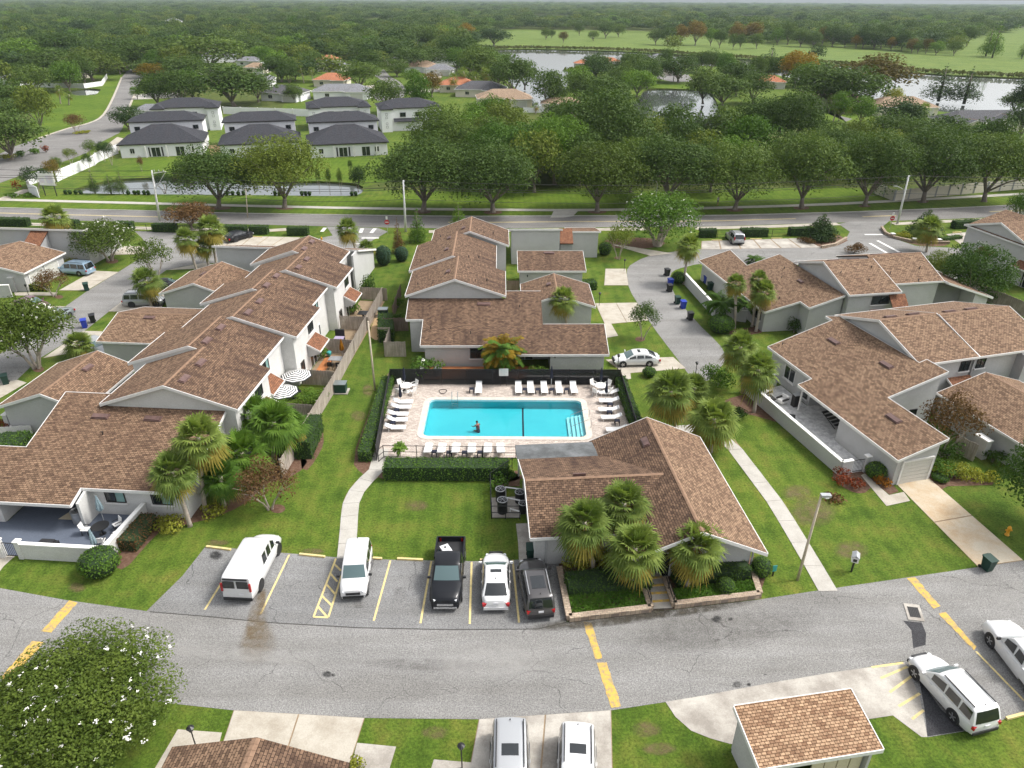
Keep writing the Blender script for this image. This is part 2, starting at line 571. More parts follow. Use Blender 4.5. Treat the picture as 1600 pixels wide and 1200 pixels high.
X['trim'] = mat_mottled('white_trim', (0.74, 0.73, 0.71), (0.54, 0.52, 0.48), 1.2, 0.4, bump=0.0, rough=0.6)
X['wall_cap'] = mat_mottled('white_coping', (0.84, 0.83, 0.80), (0.62, 0.60, 0.56), 1.0, 0.4)
X['white_house'] = mat_mottled('white_render', (0.78, 0.78, 0.79), (0.66, 0.66, 0.67), 0.5, 0.3)
X['cream'] = mat_mottled('cream_render', (0.66, 0.61, 0.51), (0.5, 0.46, 0.38), 0.5, 0.3)
X['door_garage'] = mat_mottled('garage_door', (0.56, 0.55, 0.51), (0.47, 0.45, 0.41), 0.8, 0.4)
X['beige_panel'] = mat_mottled('beige_panel', (0.62, 0.55, 0.40), (0.45, 0.38, 0.27), 0.9, 0.5)
X['glass'] = plain('window_glass', (0.018, 0.024, 0.026), 0.07, spec=0.8)
X['glass_teal'] = plain('window_blind', (0.22, 0.36, 0.34), 0.15, spec=0.6)
X['frame_dark'] = plain('bronze_frame', (0.03, 0.028, 0.026), 0.4)
X['skylight'] = plain('roof_vent_metal', (0.125, 0.075, 0.066), 0.5, var=0.25)
X['fence'] = mat_wood('weathered_fence', (0.24, 0.20, 0.165), (0.43, 0.375, 0.32))
X['fence_brown'] = mat_wood('brown_fence', (0.145, 0.10, 0.075), (0.25, 0.185, 0.14))
X['deck_wood'] = mat_wood('orange_deck', (0.36, 0.125, 0.04), (0.50, 0.20, 0.07), (0.4, 6, 1))
X['bark'] = mat_wood('bark', (0.115, 0.092, 0.072), (0.24, 0.205, 0.17), (5, 5, 0.8))
X['bark_pale'] = mat_wood('pale_bark', (0.27, 0.225, 0.185), (0.43, 0.37, 0.31), (4, 4, 0.7))
X['bark_palm'] = mat_wood('palm_trunk', (0.30, 0.25, 0.205), (0.46, 0.40, 0.345), (2, 2, 7))
X['black'] = plain('black_powder_coat', (0.014, 0.014, 0.015), 0.4)
X['mesh_screen'] = None
X['navy'] = plain('navy_fabric', (0.010, 0.013, 0.030), 0.8)
X['white_plastic'] = plain('white_plastic', (0.80, 0.79, 0.77), 0.45, var=0.06)
X['grey_metal'] = plain('galvanised_metal', (0.42, 0.43, 0.44), 0.4, 0.6, var=0.15)
X['pole_white'] = plain('white_concrete_pole', (0.62, 0.62, 0.60), 0.6, var=0.12)
X['pole_tan'] = plain('tan_fibreglass_pole', (0.50, 0.43, 0.33), 0.6, var=0.15)
X['bin_green'] = plain('bin_green', (0.010, 0.040, 0.030), 0.5, var=0.2)
X['bin_blue'] = plain('bin_blue', (0.012, 0.035, 0.33), 0.45, var=0.15)
X['bin_black'] = plain('bin_black', (0.016, 0.016, 0.018), 0.5)
X['rubber'] = plain('rubber', (0.016, 0.016, 0.017), 0.85)
X['rim'] = plain('alloy_rim', (0.50, 0.51, 0.53), 0.3, 0.8)
X['chrome'] = plain('chrome', (0.65, 0.66, 0.68), 0.15, 1.0)
X['lamp_red'] = plain('tail_lamp', (0.38, 0.012, 0.015), 0.2, spec=0.7)
X['lamp_clear'] = plain('head_lamp', (0.70, 0.72, 0.74), 0.12, spec=0.8)
X['trim_black'] = plain('black_trim', (0.022, 0.022, 0.024), 0.6)
X['car_glass'] = plain('car_glass', (0.012, 0.015, 0.017), 0.05, spec=0.9)
X['windscreen'] = plain('windscreen', (0.085, 0.135, 0.14), 0.05, spec=0.9)
X['plate'] = plain('plate', (0.70, 0.70, 0.72), 0.4)

def paint(name, col, metal=0.0):
 return plain(name, col, 0.30, metal, 0.5, coat=0.8)

X['p_white'] = paint('paint_white_car', (0.66, 0.66, 0.66))
X['p_silver'] = paint('paint_silver', (0.46, 0.47, 0.48), 0.5)
X['p_black'] = plain('paint_black', (0.008, 0.009, 0.012), 0.35, 0.0, 0.25, coat=0.25)
X['p_grey'] = paint('paint_grey', (0.085, 0.080, 0.080), 0.5)
X['p_blue'] = paint('paint_pale_blue', (0.30, 0.42, 0.54), 0.4)
X['p_maroon'] = paint('paint_maroon', (0.19, 0.085, 0.115), 0.4)
X['p_green'] = paint('paint_greygreen', (0.22, 0.26, 0.26), 0.5)
X['oak'] = mat_leaf('leaf_oak', (0.034, 0.072, 0.016), (0.118, 0.172, 0.042))
X['oak_light'] = mat_leaf('leaf_oak_light', (0.058, 0.096, 0.016), (0.160, 0.200, 0.042))
X['green'] = mat_leaf('leaf_bright', (0.050, 0.115, 0.014), (0.135, 0.225, 0.036))
X['dark'] = mat_leaf('leaf_dark', (0.022, 0.050, 0.018), (0.066, 0.108, 0.034))
X['gold'] = mat_leaf('leaf_gold', (0.14, 0.09, 0.012), (0.28, 0.19, 0.020))
X['rust'] = mat_leaf('leaf_rust', (0.085, 0.062, 0.016), (0.19, 0.140, 0.034))
X['yellowgreen'] = mat_leaf('leaf_yellowgreen', (0.15, 0.17, 0.020), (0.36, 0.36, 0.055), objvar=0.1, scale=3)
X['hedge'] = mat_leaf('leaf_hedge', (0.040, 0.100, 0.014), (0.115, 0.200, 0.030), objvar=0.15, scale=2)
X['hedge_dark'] = mat_leaf('leaf_hedge_dark', (0.030, 0.072, 0.014), (0.080, 0.138, 0.026), objvar=0.15, scale=2)
X['shrub_red'] = mat_leaf('leaf_red', (0.09, 0.018, 0.012), (0.26, 0.060, 0.018), objvar=0.1, scale=2)
X['shrub_orange'] = mat_leaf('leaf_orange', (0.22, 0.075, 0.010), (0.42, 0.19, 0.020), objvar=0.1, scale=2)
X['shrub_brown'] = mat_leaf('leaf_brown', (0.085, 0.045, 0.022), (0.16, 0.10, 0.045), objvar=0.2)
X['palm'] = mat_leaf('leaf_palm', (0.085, 0.140, 0.028), (0.215, 0.270, 0.066), objvar=0.18, scale=1.5)
X['palm_dry'] = mat_leaf('leaf_palm_dry', (0.20, 0.115, 0.022), (0.34, 0.235, 0.055), objvar=0.15)
X['palm_yellow'] = mat_leaf('leaf_palm_yellow', (0.17, 0.155, 0.028), (0.34, 0.27, 0.055), objvar=0.1)
X['juniper'] = mat_leaf('leaf_juniper', (0.036, 0.078, 0.055), (0.075, 0.135, 0.095), objvar=0.1)
X['crape'] = mat_leaf('leaf_crape', (0.044, 0.078, 0.012), (0.128, 0.175, 0.032), objvar=0.15)
X['flower'] = plain('white_blossom', (0.78, 0.77, 0.70), 0.8)
X['reed'] = mat_leaf('leaf_reed', (0.10, 0.115, 0.030), (0.20, 0.19, 0.065), scale=0.1)

# ---------------------------------------------------------------- ground, water, roads
def pxl(pts, z=0.0):
 return [tuple(at(x, y, z)[:2]) for x, y in pts]

def holed(outer, holes, z, mb):
 loops = [[Vector((x, y, 0)) for x, y in outer]] + [[Vector((x, y, 0)) for x, y in h] for h in holes]
 flat = [p for lp in loops for p in lp]
 for t in tessellate_polygon(loops):
  a, b, c = (flat[i] for i in t)
  if (b - a).cross(c - a).z < 0: b, c = c, b
  mb.face([(q.x, q.y, z) for q in (a, b, c)])

def smooth_loop(pts, k=3, closed=True):
 out = []
 n = len(pts)
 for i in range(n if closed else n - 1):
  p0, p1, p2, p3 = (pts[(i + j) % n] if closed else pts[max(0, min(n - 1, i + j))] for j in (-1, 0, 1, 2))
  for s in range(k):
   t = s / k
   f = lambda a, b, c, d: 0.5 * (2 * b + (c - a) * t + (2 * a - 5 * b + 4 * c - d) * t * t + (3 * b - a - 3 * c + d) * t ** 3)
   out.append((f(p0[0], p1[0], p2[0], p3[0]), f(p0[1], p1[1], p2[1], p3[1])))
 if not closed: out.append(tuple(pts[-1][:2]))
 return out

def rrect(x0, x1, y0, y1, r, n=6):
 o = []
 for cx, cy, a0 in ((x1 - r, y0 + r, -90), (x1 - r, y1 - r, 0), (x0 + r, y1 - r, 90), (x0 + r, y0 + r, 180)):
  for i in range(n + 1):
   a = RAD(a0 + 90 * i / n)
   o.append((cx + r * math.cos(a), cy + r * math.sin(a)))
 return o

def ribbon(mb, pts, w, z0, z1, m=0):
 n = len(pts)
 L, R = [], []
 for i in range(n):
  a, b = Vector(pts[max(0, i - 1)][:2]), Vector(pts[min(n - 1, i + 1)][:2])
  d = (b - a).normalized()
  nn = Vector((-d.y, d.x)) * w / 2
  p = Vector(pts[i][:2])
  L.append(p + nn); R.append(p - nn)
 for i in range(n - 1):
  A, B, C, D = R[i], R[i + 1], L[i + 1], L[i]
  mb.face([(q.x, q.y, z1) for q in (A, B, C, D)], m)
  mb.face([(A.x, A.y, z0), (B.x, B.y, z0), (B.x, B.y, z1), (A.x, A.y, z1)], m)
  mb.face([(C.x, C.y, z0), (D.x, D.y, z0), (D.x, D.y, z1), (C.x, C.y, z1)], m)
 for i in (0, n - 1):
  mb.face([(R[i].x, R[i].y, z0), (L[i].x, L[i].y, z0), (L[i].x, L[i].y, z1), (R[i].x, R[i].y, z1)], m)

def struct(name, mb, mats, parent=None):
 o = mb.build(name, mats, parent)
 if parent is None: o['kind'] = 'structure'
 return o

def flat(name, polys, z, mat, parent=None):
 mb = MB()
 for p in polys: mb.sheet(p, z)
 return struct(name, mb, mat, parent)

def slabs(name, pts, width, length, mat, z=0.03, base='dirt'):
 P = [Vector(p[:2]) for p in pts]
 b = MB()
 ribbon(b, P, width, -0.01, 0.008)
 root = struct(name, b, X[base])
 seg = [(P[i + 1] - P[i]).length for i in range(len(P) - 1)]
 tot = sum(seg)
 n = max(1, round(tot / length))

 def along(d):
  for i, s in enumerate(seg):
   if d <= s or i == len(seg) - 1:
    u = (P[i + 1] - P[i]).normalized()
    return P[i] + u * d, u
   d -= s
 for k in range(n):
  a, ua = along(k * tot / n + 0.012)
  c, uc = along((k + 1) * tot / n - 0.012)
  na, nc = Vector((-ua.y, ua.x)) * width / 2, Vector((-uc.y, uc.x)) * width / 2
  q = [a - na, c - nc, c + nc, a + na]
  mb = MB().prism([(v.x, v.y) for v in q], 0.0, z + rnd.uniform(-0.006, 0.006))
  mb.build('slab', mat, root)
 return root

LAKE = smooth_loop(pxl([(640, 84), (795, 77), (900, 78), (1010, 82), (1130, 90), (1220, 96), (1290, 100), (1400, 111), (1500, 118), (1600, 122), (1720, 128), (1720, 200), (1580, 182), (1430, 170), (1350, 150), (1270, 129), (1190, 113), (1110, 103), (1010, 106), (940, 110), (893, 116), (884, 150), (872, 168), (826, 164), (796, 128), (740, 100)]), 3)
POND = smooth_loop(pxl([(1000, 150), (1012, 139), (1060, 139), (1105, 143), (1122, 165), (1124, 196), (1085, 206), (1040, 204), (1012, 190), (985, 170)]), 3)
BASIN = smooth_loop(pxl([(112, 300), (150, 286), (200, 279), (300, 277), (420, 284), (500, 283), (560, 288), (566, 300), (540, 306), (420, 305), (300, 304), (190, 303)]), 3)
POND_W = smooth_loop(pxl([(105, 146), (112, 140), (140, 138), (160, 141), (152, 147), (125, 149)]), 3)
PX0, PX1, PY0, PY1 = -7.85, 6.60, 53.30, 59.80
POOL = rrect(PX0, PX1, PY0, PY1, 0.55)
COPE = rrect(PX0 - 0.55, PX1 + 0.55, PY0 - 0.5, PY1 + 0.5, 1.0)
GR = 9000.0
gmb = MB()
ring = [(GR * math.cos(2 * math.pi * i / 48), GR * math.sin(2 * math.pi * i / 48)) for i in range(48)]
holed(ring, [LAKE, POND, BASIN, POND_W, COPE], 0.0, gmb)
struct('ground', gmb, X['grass'])
def mat_lake(name, tint, wave):
 m, nt, n, l, b = _new(name)
 b.inputs['Base Color'].default_value = (*tint, 1)
 g = n.new('ShaderNodeBsdfGlossy')
 g.inputs['Roughness'].default_value = 0.04
 g.inputs['Color'].default_value = (0.97, 0.98, 1, 1)
 fr = n.new('ShaderNodeFresnel')
 fr.inputs['IOR'].default_value = 1.9
 bu = n.new('ShaderNodeBump')
 bu.inputs['Strength'].default_value = wave
 bu.inputs['Distance'].default_value = 0.03
 l.new(_noise(n, l, _coord(n, l, 'Object', (1, 2.2, 1)), 0.5, 3, 0.6), bu.inputs['Height'])
 l.new(bu.outputs[0], g.inputs['Normal'])
 mx = n.new('ShaderNodeMixShader')
 l.new(fr.outputs[0], mx.inputs[0]); l.new(b.outputs[0], mx.inputs[1]); l.new(g.outputs[0], mx.inputs[2])
 l.new(mx.outputs[0], n['Material Output'].inputs['Surface'])
 return m

X['lake'] = mat_lake('lake_water', (0.03, 0.04, 0.03), 0.03)
X['basin_water'] = mat_lake('basin_water', (0.06, 0.07, 0.06), 0.02)
for nm, lp, mt in (('lake_water', LAKE, 'lake'), ('pond_water', POND, 'lake'), ('basin_water', BASIN, 'basin_water'), ('garden_pond_water', POND_W, 'basin_water')):
 bk = MB()
 ribs = lp + [lp[0]]
 for i in range(len(lp)):
  a, b = ribs[i], ribs[i + 1]
  bk.face([(a[0], a[1], 0), (b[0], b[1], 0), (b[0], b[1], -1.2), (a[0], a[1], -1.2)])
 bank = struct(nm.replace('_water', '_bank'), bk, X['wild'])
 flat(nm, [lp], -0.45, X[mt])

flat('fairway', [pxl([(560, 50), (800, 48), (1000, 52), (1130, 56), (1300, 72), (1480, 60), (1600, 46), (1900, 50), (1900, 140), (1600, 121), (1500, 117), (1400, 110), (1290, 99), (1130, 89), (1010, 81), (900, 77), (795, 76), (640, 80)])], 0.004, X['lawn_far'])
flat('fairway', [pxl([(140, 38), (300, 37), (300, 46), (140, 46)]), pxl([(1090, 27), (1250, 30), (1250, 36), (1090, 34)])], 0.004, X['lawn_far'])
flat('park_lawn', [pxl([(60, 218), (48, 185), (70, 160), (115, 152), (150, 148), (170, 128), (190, 120), (196, 124), (163, 180), (140, 192), (106, 201)])], 0.004, X['verge'])
flat('verge', [pxl([(110, 304), (300, 307), (560, 309), (700, 300), (900, 296), (1100, 300), (1300, 292), (1420, 300), (1370, 319), (1250, 321), (1150, 324), (930, 328), (770, 328), (445, 322), (200, 317), (60, 314), (30, 309)])], 0.004, X['verge'])
flat('verge', [pxl([(0, 320), (60, 318), (200, 321), (400, 325), (700, 331), (930, 331), (1150, 327), (1300, 322), (1600, 308), (1600, 317), (1400, 326), (1200, 332), (1100, 334), (900, 334), (700, 335), (400, 331), (200, 326), (0, 322)])], 0.0045, X['verge'])
flat('pond_margin', [pxl([(60, 312), (110, 296), (180, 262), (240, 250), (480, 245), (600, 250), (640, 268), (600, 286), (560, 284), (500, 279), (420, 280), (300, 272), (200, 274), (150, 281), (112, 296)])], 0.003, X['verge'])
flat('lakeside_lawn', [pxl([(1010, 124), (1060, 124), (1130, 136), (1160, 150), (1120, 152), (1105, 141), (1060, 137), (1012, 137)])], 0.004, X['verge'])
flat('front_lawn', [pxl([(1258, 176), (1345, 182), (1325, 192), (1250, 190)]), pxl([(1425, 178), (1475, 176), (1470, 196), (1430, 200)]), pxl([(1520, 205), (1600, 204), (1600, 222), (1545, 232), (1515, 215)])], 0.004, X['verge'])

RN = [(-220, 318), (0, 325), (200, 329), (400, 334), (700, 338), (900, 337.5), (1100, 337), (1200, 335), (1400, 329), (1600, 320), (1850, 306)]
RS = [(-220, 333), (0, 341), (200, 347), (400, 351), (700, 357), (900, 355.5), (1100, 354), (1200, 351), (1400, 345), (1600, 337), (1850, 322)]
RNw, RSw = smooth_loop(pxl(RN), 4, False), smooth_loop(pxl(RS), 4, False)
flat('road', [RNw + RSw[::-1]], 0.008, X['asphalt_road'])
kb = MB(); ribbon(kb, RNw, 0.25, -0.01, 0.10); struct('kerb', kb, X['curb'])
mid = [((a[0] + b[0]) / 2, (a[1] + b[1]) / 2) for a, b in zip(RNw, RSw)]
def dash(pts, x0, x1, off, w, mat, name):
 sel = [(p[0], p[1] + off) for p in pts if x0 <= p[0] <= x1]
 if len(sel) > 1:
  mb = MB(); ribbon(mb, sel, w, 0.002, 0.013); struct(name, mb, mat)
for x0, x1 in ((-130, -45), (-45, -37), (-15, 50), (58, 74), (82, 98)):
 for off in (-0.16, 0.16): dash(mid, x0, x1, off, 0.12, X['paint_yl'], 'centre_line')
slabs('pavement', smooth_loop(pxl([(-100, 310), (0, 312), (40, 313), (200, 317), (400, 322), (600, 326), (800, 328), (950, 328), (1150, 324), (1300, 319), (1450, 311), (1600, 303), (1750, 294)]), 2, False), 1.5, 7.5, X['walk'])
slabs('pavement', smooth_loop(pxl([(-100, 346), (40, 350), (200, 356), (330, 359), (430, 360), (480, 356)]), 2, False), 1.5, 6.0, X['concrete'])
slabs('pavement', smooth_loop(pxl([(670, 362), (800, 360), (900, 359), (1010, 358)]), 2, False), 1.5, 6.0, X['concrete'])
slabs('pavement', smooth_loop(pxl([(1085, 357), (1200, 354), (1310, 350)]), 2, False), 1.5, 6.0, X['concrete'])
slabs('pavement', smooth_loop(pxl([(1395, 350), (1500, 345), (1620, 340)]), 2, False), 1.5, 6.0, X['concrete'])
slabs('pavement', smooth_loop(pxl([(0, 313), (24, 304), (45, 296)]), 2, False), 2.2, 6.0, X['concrete'])
flat('crossing_apron', [pxl([(865, 330), (905, 328), (895, 338), (880, 340), (860, 340)])], 0.012, X['walk'])

flat('entry_road', [pxl([(510, 354), (590, 356), (606, 362), (578, 378), (562, 392), (548, 410), (470, 400), (500, 372), (520, 368)])], 0.0085, X['asphalt'])
flat('entry_road', [pxl([(1310, 350), (1330, 346), (1390, 345), (1377, 356), (1395, 372), (1430, 384), (1500, 388), (1545, 385), (1560, 420), (1480, 440), (1300, 430), (1290, 392), (1320, 376), (1328, 362)])], 0.0085, X['asphalt'])
LANE_R = pxl([(1300, 384), (1190, 388), (1095, 389), (1055, 393), (1014, 400), (992, 410), (980, 421), (982, 447), (995, 472), (1025, 517), (1057, 559), (1082, 592), (1100, 600), (1132, 566), (1127, 542), (1097, 512), (1062, 472), (1050, 450), (1047, 432), (1055, 422), (1076, 416), (1100, 412), (1180, 412), (1300, 412)])
flat('estate_lane', [smooth_loop(LANE_R, 2)], 0.010, X['asphalt'])
LANE_L = pxl([(330, 372), (267, 363), (210, 361), (222, 372), (231, 386), (225, 400), (185, 425), (136, 455), (102, 479), (75, 497), (0, 553), (-120, 640), (-120, 690), (0, 612), (25, 595), (62, 560), (100, 537), (135, 515), (170, 487), (206, 460), (260, 422), (300, 414), (345, 410), (420, 405), (420, 378)])
flat('estate_lane', [LANE_L], 0.010, X['asphalt'])

NEAR = pxl([(-600, 866), (0, 919), (105, 938), (229, 955), (285, 900), (322, 853), (420, 862), (527, 871), (620, 875), (740, 877), (835, 874), (872, 874), (885, 973), (1020, 957), (1185, 937), (1283, 922), (1400, 905), (1530, 886), (1600, 876), (2300, 775), (2300, 960), (1600, 1113), (1550, 1131), (1505, 1143), (1450, 1152), (1413, 1033), (1300, 1052), (1040, 1097), (955, 1110), (748, 1124), (570, 1122), (365, 1110), (275, 1100), (0, 1066), (-600, 985)])
flat('near_lane', [NEAR], 0.010, X['asphalt'])
flat('parking_bay', [pxl([(234, 955), (287, 901), (324, 855), (420, 864), (527, 873), (620, 877), (740, 879), (834, 876), (870, 876), (883, 971), (840, 982), (700, 983), (560, 980), (420, 972), (330, 963)])], 0.014, X['asphalt_lot'])
jb = MB(); ribbon(jb, pxl([(234, 956), (330, 964), (420, 973), (560, 981), (700, 984), (840, 983), (884, 973)]), 0.07, 0.0, 0.0155); struct('joint_seam', jb, X['oil'])

def pline(a, b, w, mat, name='bay_line', z=0.019):
 mb = MB(); A, B = at(*a), at(*b)
 ribbon(mb, [A, B], w, 0.004, z)
 return struct(name, mb, mat)

for a, b in (((356, 895), (320, 953)), ((452, 867), (407, 960)), ((610, 876), (584, 970)), ((674, 877), (657, 974)), ((737, 878), (734, 975)), ((801, 875), (811, 973)),
    ((525, 873), (490, 964)), ((490, 964), (513, 965)), ((513, 965), (540, 880))):
 pline(a, b, 0.13, X['paint_yl'])
for a, b in (((511, 914), (524, 929)), ((503, 931), (518, 946)), ((497, 948), (511, 964)), ((523, 882), (533, 892)), ((516, 896), (527, 909))):
 pline(a, b, 0.13, X['paint_yl'], 'hatch_line', 0.0195)
flat('asphalt_patch', [pxl([(1411, 970), (1440, 973), (1447, 990), (1446, 1008), (1427, 1013), (1424, 985)]), pxl([(1434, 1052), (1447, 1075), (1470, 1108), (1506, 1142), (1449, 1151), (1444, 1105)])], 0.015, X['asphalt_new'])
flat('forecourt', [smooth_loop(pxl([(1040, 1097), (1100, 1087)]), 1, False) + pxl([(1200, 1068), (1300, 1051), (1357, 1043), (1376, 1078), (1396, 1118), (1357, 1124), (1250, 1150), (1142, 1163), (1110, 1154), (1080, 1142), (1055, 1120)])], 0.020, X['concrete_old'])
flat('hatched_apron', [pxl([(1355, 1043.5), (1413, 1034), (1437, 1090), (1449, 1152), (1440, 1152), (1392, 1116), (1373, 1078)])], 0.021, X['concrete_old'])
for a, b in (((1362, 1043), (1411, 1036)), ((1376, 1060), (1418, 1042)), ((1390, 1082), (1428, 1054)), ((1404, 1104), (1437, 1084)), ((1425, 1124), (1443, 1110))):
 pline(a, b, 0.14, X['paint_yl'], 'apron_line', 0.0255)
pline((1525, 1018), (1600, 1095), 0.12, X['paint_yl'])
pline((1447, 1058), (1512, 1140), 0.12, X['concrete_old'])
for q in (((109, 938), (121, 942), (80, 989), (64, 987)), ((50, 1002), (69, 1004), (17, 1064), (0, 1060)), ((911, 972), (924, 974), (941, 1029), (930, 1031)), ((932, 1036), (947, 1035), (971, 1104), (955, 1106)), ((1417, 904), (1430, 902), (1469, 947), (1459, 951)), ((1466, 959), (1477, 957), (1525, 1010), (1521, 1016))):
 mb = MB()
 P = pxl(q)
 a, b, c, d = (Vector(p) for p in P)
 L = [a.lerp(d, i / 10) + Vector((rnd.uniform(-.035, .035), rnd.uniform(-.02, .02))) for i in range(11)]
 Rr = [b.lerp(c, i / 10) + Vector((rnd.uniform(-.035, .035), rnd.uniform(-.02, .02))) for i in range(11)]
 for i in range(10):
  mb.face([(v.x, v.y, 0.022) for v in (L[i], L[i + 1], Rr[i + 1], Rr[i])][::-1])
 struct('painted_hump', mb, X['paint_y'])

def mat_stain(name, col, amount=0.8):
 m, nt, n, l, b = _new(name)
 b.inputs['Base Color'].default_value = (*col, 1)
 b.inputs['Roughness'].default_value = 0.8
 uv = n.new('ShaderNodeUVMap'); uv.uv_map = 'UVMap'
 g = n.new('ShaderNodeTexGradient'); g.gradient_type = 'SPHERICAL'
 mp = n.new('ShaderNodeMapping')
 mp.inputs['Location'].default_value = (-1, -1, 0); mp.inputs['Scale'].default_value = (2, 2, 1)
 l.new(uv.outputs[0], mp.inputs['Vector']); l.new(mp.outputs[0], g.inputs['Vector'])
 f = _noise(n, l, _coord(n, l), 1.6, 5, 0.7)
 k = _math(n, l, 'MULTIPLY', _ramp(n, l, g.outputs['Fac'], [(0.0, (0, 0, 0)), (0.45, (1, 1, 1))]), _ramp(n, l, f, [(0.32, (0.1, 0.1, 0.1)), (0.62, (1, 1, 1))]))
 l.new(_math(n, l, 'MULTIPLY', k, amount), b.inputs['Alpha'])
 return m

X['st_rust'] = mat_stain('rust_runoff', (0.17, 0.12, 0.06), 0.5)
X['st_oil'] = mat_stain('oil_spot', (0.03, 0.03, 0.03), 0.9)
X['st_grime'] = mat_stain('tyre_grime', (0.11, 0.10, 0.092), 0.3)
X['st_wet'] = mat_stain('damp_edge', (0.06, 0.052, 0.038), 0.95)
X['st_pale'] = mat_stain('pale_scuff', (0.40, 0.39, 0.37), 0.45)
X['st_dry'] = mat_stain('worn_turf', (0.17, 0.12, 0.055), 0.6)
X['st_brown'] = mat_stain('leaf_tannin', (0.24, 0.17, 0.10), 0.6)

def stain(q, mat, z, name='stain'):
 mb = MB()
 P = pxl(q)
 mb.face([(p[0], p[1], z) for p in P], 0, [(0, 0), (1, 0), (1, 1), (0, 1)])
 return struct(name, mb, mat)

def blob(px, py, w, h, mat, z, name='stain', sk=0.0):
 return stain([(px - w - sk, py + h), (px + w - sk, py + h), (px + w + sk, py - h), (px - w + sk, py - h)], mat, z, name)

stain([(372, 1022), (416, 1022), (424, 918), (396, 918)], X['st_rust'], 0.026)
stain([(360, 1040), (440, 1040), (430, 960), (385, 960)], X['st_rust'], 0.028)
stain([(398, 968), (412, 968), (420, 915), (402, 915)], X['st_rust'], 0.030)
blob(511, 1054, 9, 6, X['st_oil'], 0.026); blob(521, 1055, 4, 3, X['st_oil'], 0.026)
stain([(560, 1048), (800, 1052), (800, 1030), (560, 1026)], X['st_grime'], 0.032)
stain([(200, 1025), (560, 1050), (560, 1022), (200, 995)], X['st_pale'], 0.034)
stain([(640, 1070), (900, 1066), (900, 1000), (640, 1000)], X['st_pale'], 0.036)
stain([(940, 1040), (1300, 1000), (1290, 930), (950, 975)], X['st_grime'], 0.038)
stain([(820, 995), (1060, 968), (1060, 944), (820, 972)], X['st_wet'], 0.040)
stain([(940, 980), (1190, 950), (1188, 925), (940, 955)], X['st_wet'], 0.042)
blob(1120, 968, 9, 6, X['st_oil'], 0.044); blob(1141, 968, 4, 3, X['st_oil'], 0.044); blob(1152, 1070, 8, 6, X['st_oil'], 0.026); blob(1170, 1070, 4, 3, X['st_oil'], 0.026); blob(1196, 1054, 3, 2, X['st_oil'], 0.026)
blob(337, 868, 12, 8, X['st_oil'], 0.026); blob(624, 930, 14, 14, X['st_grime'], 0.026); blob(560, 945, 10, 8, X['st_grime'], 0.026)
stain([(1385, 985), (1420, 985), (1405, 935), (1378, 942)], X['st_pale'], 0.046); stain([(1540, 960), (1600, 940), (1600, 915), (1540, 935)], X['st_pale'], 0.046)
for q in ((340, 848, 22, 6), (488, 862, 22, 6), (395, 905, 0, 0), (1120, 1135, 0, 0), (1010, 1140, 26, 14), (1030, 1170, 30, 12), (1270, 800, 40, 26), (1245, 770, 26, 14), (120, 918, 16, 9), (680, 1145, 24, 12), (660, 815, 0, 0), (575, 610, 10, 12), (560, 650, 14, 10), (1060, 650, 24, 14), (985, 600, 0, 0), (1330, 860, 30, 16), (650, 790, 22, 10)):
 if q[2]: blob(q[0], q[1], q[2], q[3], X['st_dry'], 0.006 + 0.0004 * (q[0] % 9), 'worn_turf')

def drive(name, poly, mat, z=0.018):
 return flat(name, [pxl(poly)], z, mat)

def split_drive(name, quad, nx, ny, mat, z=0.035):
 P = [Vector((*p, 0)) for p in pxl(quad)]
 b = MB().sheet([(p.x, p.y) for p in P], 0.012)
 root = struct(name, b, X['dirt'])
 for i in range(nx):
  for j in range(ny):
   g = 0.006
   def q(s, t): return (P[0].lerp(P[1], s)).lerp(P[3].lerp(P[2], s), t)
   c = [q(i / nx + g, j / ny + g), q((i + 1) / nx - g, j / ny + g), q((i + 1) / nx - g, (j + 1) / ny - g), q(i / nx + g, (j + 1) / ny - g)]
   MB().prism([(v.x, v.y) for v in c], 0.0, z + rnd.uniform(-.004, .004)).build('slab', mat, root)
 return root

split_drive('driveway', [(1401, 757), (1450, 746), (1599, 876), (1528, 886)], 1, 2, X['concrete_rust'])
drive('garden_path', [(1345, 743), (1351, 740), (1389, 774), (1412, 769), (1422, 783), (1385, 791)], X['concrete'], 0.03)
split_drive('driveway', [(365, 1110), (570, 1122), (535, 1230), (325, 1230)], 2, 1, X['concrete'])
drive('garden_path', [(278, 1140), (347, 1145), (325, 1230), (225, 1230)], X['concrete'], 0.025)
drive('garden_path', [(558, 1161), (619, 1167), (600, 1230), (540, 1230)], X['concrete_old'], 0.025)
split_drive('driveway', [(748, 1124), (955, 1110), (958, 1230), (728, 1230)], 2, 1, X['concrete_old'])
drive('garden_path', [(678, 1187), (740, 1192), (735, 1230), (665, 1230)], X['concrete_old'], 0.025)
slabs('lawn_path', smooth_loop(pxl([(541, 872), (545, 825), (549, 784), (565, 757), (588, 735), (593, 716), (596, 702)]), 3, False), 1.25, 1.6, X['walk'])
slabs('lawn_path', pxl([(1294, 924), (1270, 882), (1215, 790), (1138, 688), (1100, 668), (1050, 672)]), 1.25, 2.3, X['walk'])
drive('garden_path', [(0, 868), (25, 868), (6, 885), (0, 893), (-40, 893), (-40, 868)], X['concrete'], 0.025)
slabs('service_path', pxl([(826, 880), (824, 848), (820, 818)]), 1.3, 1.2, X['concrete_old'])
split_drive('driveway', [(946, 420), (978, 420), (982, 446), (944, 446)], 1, 1, X['concrete'])
split_drive('driveway', [(930, 474), (995, 473), (1013, 501), (945, 507)], 2, 1, X['concrete'])
drive('garden_path', [(944, 506), (955, 506), (966, 525), (948, 528)], X['concrete'], 0.03)
split_drive('driveway', [(946, 562), (1052, 558), (1072, 576), (975, 584)], 2, 1, X['concrete'])
